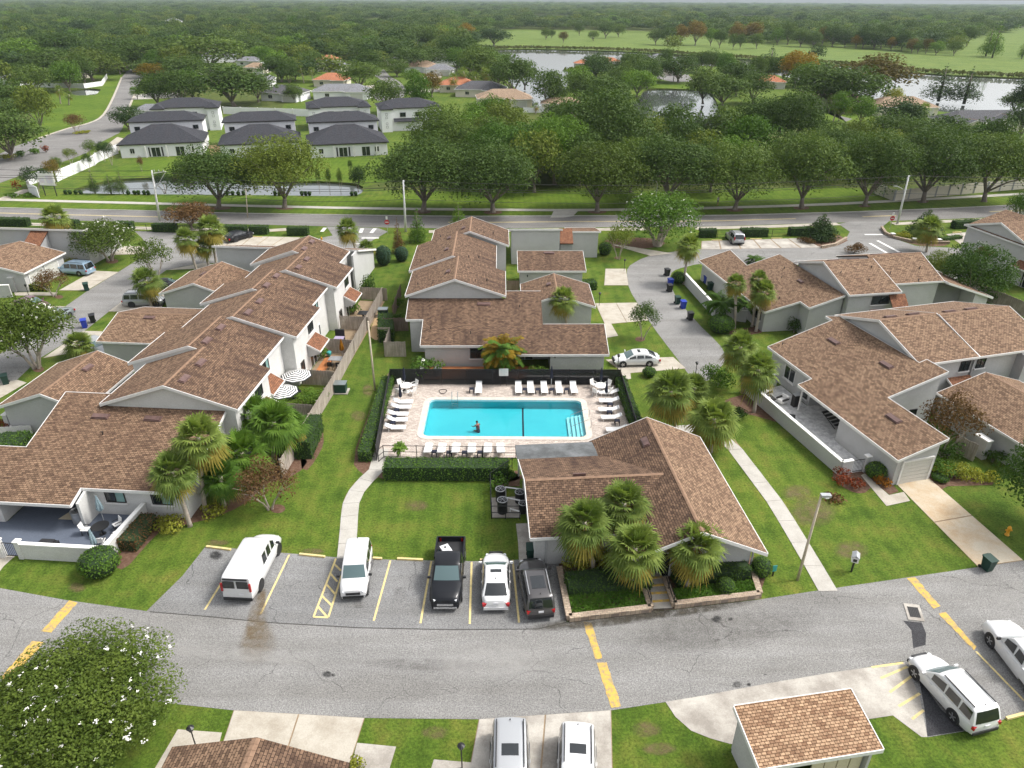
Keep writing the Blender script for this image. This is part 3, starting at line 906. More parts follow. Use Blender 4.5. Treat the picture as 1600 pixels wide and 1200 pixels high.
drive('garden_path', [(968, 576), (984, 576), (986, 592), (974, 594)], X['concrete'], 0.03)
split_drive('driveway', [(955, 382), (975, 384), (1050, 396), (1016, 400)], 1, 2, X['concrete'])
split_drive('driveway', [(147, 423), (185, 425), (136, 454), (92, 454)], 1, 2, X['concrete'])
split_drive('driveway', [(72, 478), (102, 479), (82, 495), (45, 495)], 1, 1, X['concrete'])
drive('garden_path', [(22, 457), (90, 457), (88, 462), (24, 462)], X['concrete'], 0.03)
split_drive('driveway', [(205, 461), (262, 458), (250, 487), (169, 487)], 1, 1, X['concrete'])
split_drive('driveway', [(130, 517), (160, 518), (150, 545), (67, 560)], 1, 1, X['concrete'])
split_drive('driveway', [(-30, 604), (28, 594), (42, 598), (-30, 640)], 1, 1, X['concrete'])
split_drive('driveway', [(175, 385), (225, 385), (230, 397), (150, 399)], 1, 1, X['concrete'])
split_drive('visitor_bays', [(345, 368), (470, 371), (440, 390), (330, 384)], 5, 1, X['concrete'])
split_drive('visitor_bays', [(1096, 377), (1257, 372), (1282, 387), (1095, 390)], 6, 1, X['concrete_old'])
split_drive('visitor_bays', [(1478, 366), (1560, 358), (1580, 380), (1510, 388)], 4, 1, X['concrete_old'])
drive('garden_path', [(262, 422), (318, 411), (340, 414), (318, 420)], X['concrete'], 0.03)
for a, b, w in (((565, 372), (592, 372), 0.5), ((552, 381), (580, 381), 0.35)): pline(a, b, w, X['paint_w'], 'stop_line', 0.02)
for a, b in (((508, 356), (503, 362)), ((566, 357), (563, 364)), ((586, 357), (580, 364))): pline(a, b, 0.6, X['paint_w'], 'crossing_bar', 0.0215)
pline((1351, 366.5), (1379, 366.5), 0.45, X['paint_w'], 'stop_line', 0.02)
for a, b in (((1359, 380), (1385, 395)), ((1371, 376), (1405, 394))): pline(a, b, 0.45, X['paint_w'], 'lane_line', 0.02)

flat('neighbour_street', [smooth_loop(pxl([(-60, 250), (0, 240), (22, 229), (61, 216), (105, 201), (140, 192), (162, 179), (178, 150), (190, 121), (205, 107), (228, 107), (222, 122), (214, 140), (203, 165), (191, 201), (180, 211), (152, 225), (137, 238), (98, 253), (61, 264), (19, 279), (-60, 300)]), 2)], 0.008, X['asphalt_road'])
kb = MB(); ribbon(kb, smooth_loop(pxl([(61, 216), (105, 201), (140, 192), (162, 179), (178, 150), (190, 121)]), 3, False), 0.7, -0.01, 0.09); ribbon(kb, smooth_loop(pxl([(214, 140), (203, 165), (199, 180)]), 3, False), 0.7, -0.01, 0.09); struct('kerb', kb, X['concrete'])
flat('neighbour_street', [pxl([(585, 118), (600, 108), (608, 118), (625, 128), (636, 140), (630, 152), (592, 158), (578, 150), (600, 140), (600, 128)])], 0.008, X['asphalt_road'])
flat('neighbour_street', [pxl([(1272, 168), (1290, 162), (1300, 170), (1285, 174), (1332, 186), (1322, 190)]), pxl([(1005, 118), (1075, 116), (1085, 128), (1050, 128)]), pxl([(1420, 210), (1490, 192), (1560, 208), (1430, 214)])], 0.008, X['asphalt_road'])
flat('neighbour_street', [pxl([(208, 147), (280, 144), (280, 152), (206, 156)])], 0.009, X['walk'])
drive('driveway', [(165, 228), (183, 214), (200, 218), (192, 232), (172, 244), (150, 240)], X['concrete'])
drive('building_site', [(325, 228), (368, 222), (368, 240), (330, 243)], X['sand'])
for q in (((655, 119), (690, 118), (690, 122), (655, 124)), ((640, 140), (690, 138), (690, 143), (640, 146)), ((560, 135), (585, 133), (585, 139), (560, 140))): drive('driveway', list(q), X['concrete'])

def bed(poly, mat='mulch', z=0.013, k=2):
 return flat('planting_bed', [smooth_loop(pxl(poly), k)], z, X[mat])

bed([(160, 870), (180, 850), (230, 800), (260, 790), (330, 790), (378, 770), (420, 720), (455, 700), (480, 722), (455, 745), (420, 755), (385, 785), (345, 805), (290, 820), (255, 826), (215, 868), (190, 890)])
bed([(470, 720), (500, 672), (506, 690), (498, 710), (480, 735)])
bed([(600, 735), (800, 738), (800, 752), (598, 748)])
bed([(765, 740), (812, 735), (812, 760), (768, 760)], k=1)
bed([(1302, 738), (1340, 722), (1362, 752), (1352, 770), (1330, 768), (1308, 754)])
bed([(1352, 742), (1385, 745), (1404, 768), (1390, 773)], k=1)
bed([(1448, 746), (1460, 740), (1540, 748), (1550, 758), (1480, 760), (1465, 770)])
bed([(873, 880), (1180, 870), (1190, 935), (888, 972)], k=1, z=0.005)
bed([(556, 700), (600, 590), (612, 596), (590, 730), (560, 735)], z=0.006)
bed([(1100, 640), (1190, 610), (1230, 660), (1180, 650), (1130, 640)])
bed([(1140, 518), (1185, 510), (1190, 520), (1150, 525)])
bed([(965, 590), (978, 588), (1000, 672), (960, 680)], z=0.006)
bed([(1258, 372), (1290, 362), (1325, 376), (1290, 388), (1282, 386)])
bed([(1410, 376), (1440, 372), (1478, 378), (1476, 384), (1440, 384)])
bed([(1185, 880), (1200, 880), (1192, 915), (1185, 925)])
for x, y, w, h in ((345, 325, 16, 3), (445, 325, 15, 3), (660, 331, 14, 3), (770, 332, 15, 3), (933, 331, 15, 3), (1148, 328, 14, 3), (1252, 325, 13, 3), (1351, 322, 10, 2), (1442, 315, 10, 2), (434, 795, 12, 7), (1000, 530, 8, 4), (965, 403, 6, 2), (175, 408, 10, 4), (92, 464, 7, 3), (60, 577, 9, 5), (990, 380, 50, 9)):
 flat('tree_pit', [pxl([(x + w * math.cos(a), y + h * math.sin(a)) for a in [i * math.pi / 6 for i in range(12)]])], 0.0135, X['mulch'])

# ---------------------------------------------------------------- building kit
HOUSE_POS = []

class House:

 def __init__(s, name, label, cat, fr, u0, v0, group=None):
  s.fr, s.u0, s.v0 = fr, u0, v0
  s.root = thing(name, label, cat, fr.w(u0, v0), fr.a, group)
  q = fr.w(u0, v0)
  HOUSE_POS.append((q.x, q.y, 9.0))
  s.P = {}          # part name -> (MB, material)

 def mb(s, part, mat):
  if (part, mat) not in s.P: s.P[(part, mat)] = MB()
  return s.P[(part, mat)]

 def L(s, u, v, z):
  return Vector((u - s.u0, v - s.v0, z))

 def slab(s, pts, mat='roof', th=0.16, part='roof'):
  P = [s.L(*p) for p in pts]
  nrm = (P[1] - P[0]).cross(P[2] - P[0])
  if nrm.z < 0:
   P = P[::-1]; nrm = -nrm
  nrm.normalize()
  e = Vector((0, 0, 1)).cross(nrm)
  if e.length < 1e-3: e = Vector((1, 0, 0))
  e.normalize()
  sl = nrm.cross(e)
  off = s.u0 * 0.37 + s.v0 * 0.13
  uv = [(p.dot(e) + off, p.dot(sl)) for p in P]
  mb = s.mb(part, mat) if part == 'roof' else MB()
  mb.face(P, 0, uv)
  Q = [p - Vector((0, 0, th)) for p in P]
  mb.face(Q[::-1], 0, uv[::-1])
  n = len(P)
  for i in range(n):
   j = (i + 1) % n
   mb.face([Q[i], Q[j], P[j], P[i]], 0, [(0, 0)] * 4)
  if part != 'roof': mb.build(part, X[mat], s.root)

 def fascia(s, a, b, out, h=0.26, t=0.05, mat='trim', part='fascia', lift=0.02):
  A, B = s.L(*a), s.L(*b)
  o = Vector((out[0], out[1], 0)).normalized() * t
  up, dn = Vector((0, 0, lift)), Vector((0, 0, lift - h))
  mb = MB()
  V = [A + dn, B + dn, B + up, A + up]
  W = [p + o for p in V]
  mb.face(W); mb.face(V[::-1])
  for i in range(4):
   j = (i + 1) % 4
   mb.face([V[i], V[j], W[j], W[i]])
  mb.build(part, X[mat], s.root)

 def cap(s, a, b, w=0.13, mat='ridge_cap'):
  A, B = s.L(*a), s.L(*b)
  d = (B - A)
  d.z = 0
  d.normalize()
  nn = Vector((-d.y, d.x, 0)) * w
  mb = MB()
  n = max(2, int((B - A).length / 0.3))
  for i in range(n):          # lapped cap shingles
   p, q = A.lerp(B, i / n), A.lerp(B, (i + 1) / n)
   l1, l2 = Vector((0, 0, 0.025)), Vector((0, 0, 0.045))
   dn = Vector((0, 0, -0.05))
   mb.face([p + nn + dn + l1, p + l1, q + l2, q + nn + dn + l2][::-1])
   mb.face([p - nn + dn + l1, p + l1, q + l2, q - nn + dn + l2])
  mb.build('ridge_cap', X[mat], s.root)

 def wall(s, poly, z0=-0.1, mat='stucco', part='wall'):
  n = len(poly)
  A = sum(poly[i][0] * poly[(i + 1) % n][1] - poly[(i + 1) % n][0] * poly[i][1] for i in range(n))
  if A < 0: poly = poly[::-1]
  mb = s.mb(part, mat)
  for i in range(n):
   a, b = poly[i], poly[(i + 1) % n]
   mb.face([s.L(a[0], a[1], z0), s.L(b[0], b[1], z0), s.L(b[0], b[1], b[2]), s.L(a[0], a[1], a[2])])

 def panel(s, a, b, z0, z1a, z1b=None, t=0.2, mat='stucco', part='wall'):
  A, B = Vector((a[0] - s.u0, a[1] - s.v0, 0)), Vector((b[0] - s.u0, b[1] - s.v0, 0))
  z1b = z1a if z1b is None else z1b
  d = (B - A).normalized()
  nn = Vector((-d.y, d.x, 0)) * t / 2
  mb = MB()
  lo = [A - nn, B - nn, B + nn, A + nn]
  hi = [z1a, z1b, z1b, z1a]
  lo3 = [Vector((p.x, p.y, z0)) for p in lo]
  hi3 = [Vector((p.x, p.y, h)) for p, h in zip(lo, hi)]
  mb.face(hi3)
  for i in range(4):
   j = (i + 1) % 4
   mb.face([lo3[i], lo3[j], hi3[j], hi3[i]])
  mb.build(part, X[mat], s.root)

 def box(s, u0, u1, v0, v1, z0, z1, mat, part):
  MB().box(u0 - s.u0, u1 - s.u0, v0 - s.v0, v1 - s.v0, z0, z1).build(part, X[mat], s.root)

 def gable(s, ax, a0, a1, b0, b1, br, ze, zr, mats=('roof', 'roof'), wall='stucco', oh=0.4, rk=0.3, ends=(1, 1), rake=(1, 1), z0=-0.1, eave=(1, 1), ze2=None):
  ze2 = ze if ze2 is None else ze2
  C = (lambda a, b, z: (b, a, z)) if ax == 'v' else (lambda a, b, z: (a, b, z))
  s.slab([C(a0, b0, ze), C(a0, br, zr), C(a1, br, zr), C(a1, b0, ze)], mats[0])
  s.slab([C(a0, br, zr), C(a0, b1, ze2), C(a1, b1, ze2), C(a1, br, zr)], mats[1])
  s.cap(C(a0 + 0.05, br, zr), C(a1 - 0.05, br, zr))
  dn = 0.17
  k0, k1 = (zr - ze) / (br - b0), (zr - ze2) / (b1 - br)
  i0, i1 = b0 + oh, b1 - oh
  w0, w1 = ze + k0 * oh - dn, ze2 + k1 * oh - dn
  A0, A1 = a0 + (rk if ends[0] else 0.01), a1 - (rk if ends[1] else 0.01)
  s.wall([(*C(A0, i0, w0)[:2], w0), (*C(A0, br, 0)[:2], zr - dn), (*C(A0, i1, 0)[:2], w1), (*C(A1, i1, 0)[:2], w1), (*C(A1, br, 0)[:2], zr - dn), (*C(A1, i0, 0)[:2], w0)], z0, wall)
  D = (lambda da, db: (db, da)) if ax == 'v' else (lambda da, db: (da, db))
  if rake[0]:
   s.fascia(C(a0, b0, ze), C(a0, br, zr), D(-1, 0)); s.fascia(C(a0, br, zr), C(a0, b1, ze2), D(-1, 0))
  if rake[1]:
   s.fascia(C(a1, b0, ze), C(a1, br, zr), D(1, 0)); s.fascia(C(a1, br, zr), C(a1, b1, ze2), D(1, 0))
  if eave[0]: s.fascia(C(a0, b0, ze), C(a1, b0, ze), D(0, -1), 0.2)
  if eave[1]: s.fascia(C(a0, b1, ze2), C(a1, b1, ze2), D(0, 1), 0.2)

 def shed(s, poly, plane, mat='roof', edges=None, th=0.16):
  z = lambda u, v: plane[0] + plane[1] * u + plane[2] * v
  n = len(poly)
  A = sum(poly[i][0] * poly[(i + 1) % n][1] - poly[(i + 1) % n][0] * poly[i][1] for i in range(n))
  if A < 0: poly = poly[::-1]
  P3 = [(u, v, z(u, v)) for u, v in poly]
  if n > 4:
   V = [Vector((p[0], p[1], 0)) for p in P3]
   Q = [s.L(*p) for p in P3]
   nrm = Vector((-plane[1], -plane[2], 1)).normalized()
   e = Vector((0, 0, 1)).cross(nrm).normalized(); sl = nrm.cross(e)
   mb = s.mb('roof', mat)
   off = s.u0 * 0.37 + s.v0 * 0.13
   uvs = [(p.dot(e) + off, p.dot(sl)) for p in Q]
   for t in tessellate_polygon([V]):
    t = list(t)
    if (V[t[1]] - V[t[0]]).cross(V[t[2]] - V[t[0]]).z < 0: t = t[::-1]
    mb.face([Q[i] for i in t], 0, [uvs[i] for i in t])
    mb.face([Q[i] - Vector((0, 0, th)) for i in t[::-1]], 0, [uvs[i] for i in t[::-1]])
   for i in range(n):
    j = (i + 1) % n
    d = Vector((0, 0, th))
    mb.face([Q[i] - d, Q[j] - d, Q[j], Q[i]], 0, [(0, 0)] * 4)
  else:
   s.slab(P3, mat, th)
  for i in range(n):
   if edges is None or i in edges:
    a, b = P3[i], P3[(i + 1) % n]
    s.fascia(a, b, (b[1] - a[1], a[0] - b[0]), 0.24)
  return z

 def window(s, u, v, out, w, h, z, panes=2, frame='frame_dark', blind=False, sill=True):
  o = Vector((out[0], out[1], 0)).normalized()
  d = Vector((-o.y, o.x, 0))
  c = s.L(u, v, z)
  M3 = Matrix((d, o, Vector((0, 0, 1)))).transposed()
  f = MB()
  t = 0.055
  for dx, dz, sx, sz in ((0, h / 2 - t / 2, w, t), (0, -h / 2 + t / 2, w, t), (-w / 2 + t / 2, 0, t, h - 2 * t), (w / 2 - t / 2, 0, t, h - 2 * t)):
   f.obox(c + d * dx + Vector((0, 0, dz)) + o * 0.035, (sx, 0.08, sz), mat=M3)
  for k in range(1, panes):
   f.obox(c + d * (-w / 2 + w * k / panes) + o * 0.03, (0.045, 0.06, h - 2 * t), mat=M3)
  fo = f.build('window', X[frame], s.root)
  pw = (w - 2 * t) / panes
  for k in range(panes):
   g = MB().obox(c + d * (-w / 2 + t + pw * (k + 0.5)) + o * 0.012, (pw - 0.05, 0.012, h - 2 * t - 0.01), mat=M3)
   g.build('pane', X['glass_teal'] if (blind and k == panes - 1) else X['glass'], fo)
  if sill:
   MB().obox(c + Vector((0, 0, -h / 2 - 0.06)) + o * 0.07, (w + 0.2, 0.15, 0.11), mat=M3).build('sill', X['trim'], fo)

 def garage_door(s, u, v, out, w=2.6, h=2.1, rows=4, mat='door_garage'):
  o = Vector((out[0], out[1], 0)).normalized()
  d = Vector((-o.y, o.x, 0))
  M3 = Matrix((d, o, Vector((0, 0, 1)))).transposed()
  c = s.L(u, v, 0)
  f = MB()
  for k in range(rows):
   f.obox(c + o * 0.03 + Vector((0, 0, (k + 0.5) * h / rows)), (w, 0.05, h / rows - 0.03), mat=M3)
  do = f.build('garage_door', X[mat], s.root)
  g = MB()
  g.obox(c + o * 0.05 + Vector((0, 0, h + 0.07)), (w + 0.3, 0.09, 0.15), mat=M3)
  for k in (-1, 1): g.obox(c + o * 0.05 + d * k * (w / 2 + 0.08) + Vector((0, 0, h / 2)), (0.15, 0.09, h), mat=M3)
  g.build('door_frame', X['trim'], do)

 def door(s, u, v, out, w=1.0, h=2.1, mat='frame_dark', panes=1):
  o = Vector((out[0], out[1], 0)).normalized()
  d = Vector((-o.y, o.x, 0))
  M3 = Matrix((d, o, Vector((0, 0, 1)))).transposed()
  c = s.L(u, v, 0)
  f = MB()
  f.obox(c + o * 0.03 + Vector((0, 0, h - 0.04)), (w, 0.09, 0.08), mat=M3)
  for k in range(panes + 1): f.obox(c + o * 0.03 + d * (-w / 2 + 0.03 + (w - 0.06) * k / panes) + Vector((0, 0, h / 2 - 0.04)), (0.06, 0.08, h - 0.08), mat=M3)
  do = f.build('door', X['trim'], s.root)
  for k in range(panes): MB().obox(c + o * 0.015 + d * (-w / 2 + w * (k + 0.5) / panes) + Vector((0, 0, h / 2)), (w / panes - 0.08, 0.012, h - 0.12), mat=M3).build('pane', X['glass'], do)

 def vent(s, u, v, z, slope_uv, w=1.15, d=0.42, along='u'):
  nrm = Vector((-slope_uv[0], -slope_uv[1], 1)).normalized()
  e = Vector((0, 0, 1)).cross(nrm)
  e = e.normalized() if e.length > 1e-3 else Vector((1, 0, 0))
  sl = nrm.cross(e)
  M3 = Matrix((e, sl, nrm)).transposed()
  c = s.L(u, v, z) + nrm * 0.10
  b = MB()
  b.obox(c, (w, d, 0.10), mat=M3)
  b.obox(c - nrm * 0.06, (w + 0.14, d + 0.14, 0.06), mat=M3)
  b.build('roof_vent', X['skylight'], s.root)

 def pipe(s, u, v, z, h=0.35):
  MB().lathe([(0.05, -0.15), (0.05, h), (0.035, h)], 8, tuple(s.L(u, v, z))).build('vent_pipe', X['frame_dark'], s.root)

 def awning(s, u, v0, v1, side=1, z=3.05, run=1.35, drop=0.75, mat='roof_awning'):
  pts = [(u, v0, z), (u + side * run, v0, z - drop), (u + side * run, v1, z - drop), (u, v1, z)]
  s.slab(pts, mat, 0.1, 'awning_roof')
  s.fascia((u, v0, z), (u + side * run, v0, z - drop), (0, -1), 0.2, part='awning_fascia')
  s.fascia((u, v1, z), (u + side * run, v1, z - drop), (0, 1), 0.2, part='awning_fascia')
  s.fascia((u + side * run, v0, z - drop), (u + side * run, v1, z - drop), (side, 0), 0.16, part='awning_fascia')
  for vv in (v0 + 0.08, v1 - 0.08):
   MB().face([s.L(u, vv, z - 0.1), s.L(u + side * (run - .1), vv, z - drop - 0.05), s.L(u + side * (run - .1), vv, z - drop - 0.35), s.L(u, vv, z - drop - 0.8)]).build('awning_cheek', X['stucco'], s.root)

 def done(s):
  for (part, mat), mb in s.P.items():
   if mb.f: mb.build(part, X[mat], s.root)
  return s.root

def yard_wall(name, label, fr, pts, h=1.3, t=0.22, mat='stucco', cap='wall_cap', group=None):
 o = fr.w(*pts[0])
 root = thing(name, label, 'wall', o, fr.a, group)
 w, c = MB(), MB()
 u0, v0 = pts[0]
 for a, b in zip(pts[:-1], pts[1:]):
  A, B = Vector((a[0] - u0, a[1] - v0, h / 2)), Vector((b[0] - u0, b[1] - v0, h / 2))
  w.beam(A, B, t, h)
  c.beam(A + Vector((0, 0, h / 2 + 0.04)), B + Vector((0, 0, h / 2 + 0.04)), t + 0.09, 0.08)
 w.build('wall', X[mat], root)
 c.build('coping', X[cap], root)
 return root

_panel_cache = {}

def board_fence(label, pts, h=1.8, mat='fence', group=None, name='board_fence', pl=2.4):
 root = thing(name, label, 'fence', (pts[0][0], pts[0][1], 0), 0, group)
 o = Vector((pts[0][0], pts[0][1], 0))
 for a, b in zip(pts[:-1], pts[1:]):
  A, B = Vector((a[0], a[1], 0)), Vector((b[0], b[1], 0))
  Ln = (B - A).length
  n = max(1, round(Ln / pl))
  d = (B - A) / n
  for k in range(n):
   p = A + d * k
   key = (round(d.length, 2), h, mat)
   if key not in _panel_cache:
    mb = MB()
    nb = max(3, int(d.length / 0.15))
    w = d.length / nb
    for i in range(nb):
     hh = h + rnd.uniform(-0.03, 0.03)
     mb.box(i * w + 0.008, (i + 1) * w - 0.008, -0.012 + 0.008 * (i % 2), 0.014 + 0.008 * (i % 2), 0.04, hh)
    mb.box(0, d.length, 0.022, 0.06, 0.3, 0.4); mb.box(0, d.length, 0.022, 0.06, h - 0.4, h - 0.3)
    _panel_cache[key] = mb.mesh('fence_panel', X[mat])
    pm = MB().box(-0.05, 0.05, 0.025, 0.125, 0, h + 0.02)
    _panel_cache[(key, 'p')] = pm.mesh('post', X[mat])
   ang = math.atan2(d.y, d.x)
   q = obj('fence_panel', _panel_cache[key], root, p - o); q.rotation_euler = (0, 0, ang)
   q = obj('post', _panel_cache[(key, 'p')], root, p - o); q.rotation_euler = (0, 0, ang)
 return root

# ---------------------------------------------------------------- the estate's buildings
FL = Frame(at(371, 640, 5.3), -4.0)
FC = Frame(at(633, 462, 5.3), 1.0)
FK = Frame(at(1199, 862, 2.9), 5.0)
FB = Frame(at(1247, 601, 2.65), 15.6)
FA = Frame(at(1092, 407, 2.65), 10.3)
TH = 'two-storey grey townhouse with brown shingle gable roof'
ZR, ZE = 7.2, 5.3

WG = 'units of the west terrace along the wooden fence'
mods = [(0.0, 7.15, -11.3, 0.0, -5.65), (7.15, 13.8, -13.0, -1.25, -7.1), (13.8, 21.2, -11.9, 0.0, -6.0), (21.2, 27.2, -13.0, -1.05, -7.0), (27.2, 34.0, -11.4, 0.0, -5.6), (34.0, 40.2, -12.7, -2.1, -7.2)]
wl_ = ['abutting the big front roof', 'with the teal corner window', 'above the orange patio umbrella', 'above the purple barbecue cover', 'above the dark patio table', 'at the end by the visitor bays']
for i, (v0, v1, b0, b1, br) in enumerate(mods):
 h = House('townhouse', 'grey townhouse of the streaked west terrace ' + wl_[i], 'townhouse', FL, (b0 + b1) / 2, (v0 + v1) / 2, WG)
 h.gable('v', v0, v1, b0, b1, br, ZE, ZR, ('roof', 'roof_streaked'), ends=(i == 0, i == 5), rake=(1, i == 5), wall='stucco_w')
 sr = (ZE - ZR) / (b1 - br)
 if i % 2 == 0:
  h.window(-0.4, v0 + 4.9, (1, 0), 1.5, 1.2, 4.25, 2)
  h.window(-0.4, v0 + 1.5, (1, 0), 0.95, 1.1, 1.4, 2, sill=True)
  if i: h.door(-0.4, v0 + 4.6, (1, 0), 1.9, 2.15, panes=2)
  h.awning(-0.4, v0 + 3.2, v0 + 6.2, 1)
 else:
  h.window(b1 - 0.4, v0 + 2.6, (1, 0), 1.3, 1.15, 4.2, 2, blind=True)
  h.door(b1 - 0.4, v0 + 2.2, (1, 0), 1.8, 2.15, panes=2)
  if i == 1: h.awning(b1 - 0.4, v0 + 0.6, v0 + 3.4, 1, run=1.2)
 for k, vv in enumerate((v0 + 1.7, v0 + 4.6)):
  uu = br + 0.85
  h.vent(uu, vv, ZR + sr * 0.85, (sr, 0), 1.1, 0.42)
 h.done()

h = House('townhouse', 'low front unit with one broad brown roof over the blue-grey patio', 'townhouse', FL, -8.5, -3.5)
pl = (2.65 + 0.3 * 7.45, 0, 0.3)
h.shed([(-9.0, -7.45), (-1.15, -7.45), (-1.15, 0.28), (-11.25, 0.28), (-11.25, 1.55), (-15.1, 1.55), (-15.1, -4.1), (-19.5, -4.1), (-19.5, -8.9), (-9.0, -8.9)], pl, 'roof', edges=(0, 1, 4, 5, 6, 8, 9))
zf = lambda v: pl[0] + 0.3 * v - 0.17
h.wall([(-8.6, -7.0, zf(-7.0)), (-1.55, -7.0, zf(-7.0)), (-1.55, 0.3, zf(0.3)), (-11.3, 0.29, zf(0.29)), (-14.7, 0.29, zf(0.29)), (-14.7, -4.4, zf(-4.4)), (-8.6, -4.4, zf(-4.4))], mat='stucco_w')
h.wall([(-11.4, 0.3, zf(0.3)), (-11.4, 1.2, zf(1.2)), (-14.7, 1.2, zf(1.2)), (-14.7, 0.3, zf(0.3))], mat='stucco')
h.panel((-8.7, -4.4), (-8.7, -8.6), 0, zf(-4.4), zf(-8.6), 0.2, 'stucco_w', 'porch_pier')
h.wall([(-14.8, -4.6, zf(-4.6)), (-19.2, -4.6, zf(-4.6)), (-19.2, -8.5, zf(-8.5)), (-14.8, -8.5, zf(-8.5))], mat='stucco_w')
h.window(-6.9, -7.0, (0, -1), 1.5, 1.15, 1.75, 2, blind=True)
h.window(-3.4, -7.0, (0, -1), 1.5, 1.15, 1.75, 2, blind=True)
for u in (-10.9, -6.6, -2.9): h.vent(u, -0.85, pl[0] - 0.3 * 0.85, (0, 0.3), 1.25, 0.4)
h.pipe(-9.8, -2.6, pl[0] - 0.3 * 2.6, 0.3)
h.done()
GG = 'single-storey garages on the west lane'
h = House('garage_block', 'brown-roofed gabled garage beside the green wheelie bin', 'garage', FL, -19.2, 7.2, GG)
h.gable('v', 3.1, 11.6, -23.2, -15.2, -18.8, 2.65, 4.15, ('roof_new', 'roof'))
h.vent(-18.0, 8.6, 3.86, (-0.36, 0), 1.1, 0.4)
h.done()
h = House('garage_block', 'light brown mono-pitch garage roof beside the blue bin', 'garage', FL, -17.8, 19.0, GG)
h.gable('u', -22.4, -13.1, 16.6, 26.0, 21.3, 2.65, 3.95, ('roof_new', 'roof'))
h.vent(-18.6, 20.6, 3.72, (0, 0.276), 1.1, 0.4)
h.done()
h = House('garage_block', 'gabled brown garage beside the silver crossover on its driveway', 'garage', FL, -18.6, 34.2, GG)
h.gable('v', 30.2, 38.2, -22.8, -14.4, -18.3, 2.65, 4.1, ('roof_new', 'roof'))
h.vent(-18.9, 34.0, 3.85, (0.3, 0), 1.1, 0.4)
h.done()
h = House('townhouse', 'end unit with tall blank wall facing the visitor bays', 'townhouse', FL, -14.0, 43.0)
pl2 = (2.65 + 0.3 * 49.5, 0, -0.3)
e0 = FL.uv(at(332, 384, 5.2)); e1 = FL.uv(at(425, 387, 5.2))
h.shed([(e0[0], 40.9), (-1.2, 40.9), (-1.2, 49.6), (e0[0], 49.6)], (5.25 + 0.3 * 40.9, 0, -0.3), 'roof')
h.wall([(e0[0] + 0.3, 41.2, 4.98), (-1.5, 41.2, 4.98), (-1.5, 49.2, 2.58), (e0[0] + 0.3, 49.2, 2.58)])
h.panel((-1.5, 39.0), (-1.5, 41.1), 0, 5.1, 5.1, 0.25)
h.done()

CG = 'units of the centre terrace behind the pool'
cm = [(0.0, 8.0, 0.0, 11.0, 5.45, 'with the wide white-edged gable'), (8.0, 18.1, -0.45, 9.9, 4.75, 'in the middle of the stepped gables'), (18.1, 25.3, 1.2, 11.55, 6.4, 'next to the through road and pointed firs')]
for i, (v0, v1, b0, b1, br, t) in enumerate(cm):
 h = House('townhouse', 'centre terrace townhouse ' + t, 'townhouse', FC, (b0 + b1) / 2, (v0 + v1) / 2, CG)
 h.gable('v', v0, v1, b0, b1, br, ZE, ZR, ('roof', 'roof_streaked'), ends=(1, i == 2), rake=(1, i == 2))
 sl_, sr = (ZR - ZE) / (br - b0), (ZE - ZR) / (b1 - br)
 for vv in ((v0 + 3.2,) if i == 0 else (v0 + 3.4, v0 + 8.0) if i == 1 else (v0 + 2.5,)):
  h.vent(br - 0.9, vv, ZR - sl_ * 0.9, (sl_, 0), 0.75, 0.4)
 for uu, vv in ((b0 + 1.2, v0 + 2.2), (b0 + 3.0, v0 + 1.2), (b1 - 3.3, v0 + 1.4), (b1 - 2.1, v0 + 2.6)):
  h.pipe(uu, vv, (ZE + sl_ * (uu - b0)) if uu < br else (ZE - sr * (b1 - uu)), 0.3)
 if i == 1: h.window(b1 - 0.4, v0 + 6.0, (1, 0), 1.2, 1.1, 4.2, 2)
 h.done()
h = House('townhouse', 'low unit with broad streaked roof and orange deck behind the pool', 'townhouse', FC, 10.0, -3.5)
plc = (2.65 + 0.3 * 7.2, 0, 0.3)
h.shed([(2.2, -7.2), (9.6, -7.2), (9.6, -8.5), (21.4, -8.5), (21.4, -3.95), (14.9, -3.95), (14.9, 1.5), (11.05, 1.5), (11.05, 0.28), (0.35, 0.28), (0.35, -3.2), (2.2, -3.2)], plc, 'roof_streaked', edges=(0, 1, 2, 3, 4, 6, 9, 10, 11))
zc = lambda v: plc[0] + 0.3 * v - 0.17
h.wall([(2.6, -6.8, zc(-6.8)), (10.0, -6.8, zc(-6.8)), (10.0, -5.0, zc(-5.0)), (15.5, -5.0, zc(-5.0)), (15.5, -8.1, zc(-8.1)), (21.0, -8.1, zc(-8.1)), (21.0, -4.3, zc(-4.3)), (14.5, -4.3, zc(-4.3)), (14.5, 0.3, zc(0.3)), (0.75, 0.3, zc(0.3)), (0.75, -3.1, zc(-3.1)), (2.6, -3.1, zc(-3.1))], mat='stucco')
h.wall([(11.2, 0.31, zc(0.31)), (14.5, 0.31, zc(0.31)), (14.5, 1.1, zc(1.1)), (11.2, 1.1, zc(1.1))])
h.window(7.9, -6.8, (0, -1), 1.3, 1.15, 1.6, 2)
h.door(13.0, -5.0, (0, -1), 1.8, 2.1, panes=2)
h.box(15.9, 16.02, -8.2, -8.11, 1.7, 2.0, 'frame_dark', 'wall_lamp')
h.vent(8.6, -0.75, plc[0] - 0.3 * 0.75, (0, 0.3), 1.3, 0.4)
h.pipe(12.5, -1.2, plc[0] - 0.36, 0.3); h.pipe(3.1, -4.6, plc[0] - 1.38, 0.3); h.pipe(7.3, -5.4, plc[0] - 1.62, 0.3)
h.done()
h = House('garage_block', 'free-standing garage with level brown roof by the curved lane', 'garage', FC, 17, 18, 'garages of the centre terrace')
h.shed([(12.7, 15.6), (21.6, 15.6), (21.6, 20.5), (12.7, 20.5)], (2.65 - 0.235 * 15.6, 0, 0.235), 'roof_streaked')
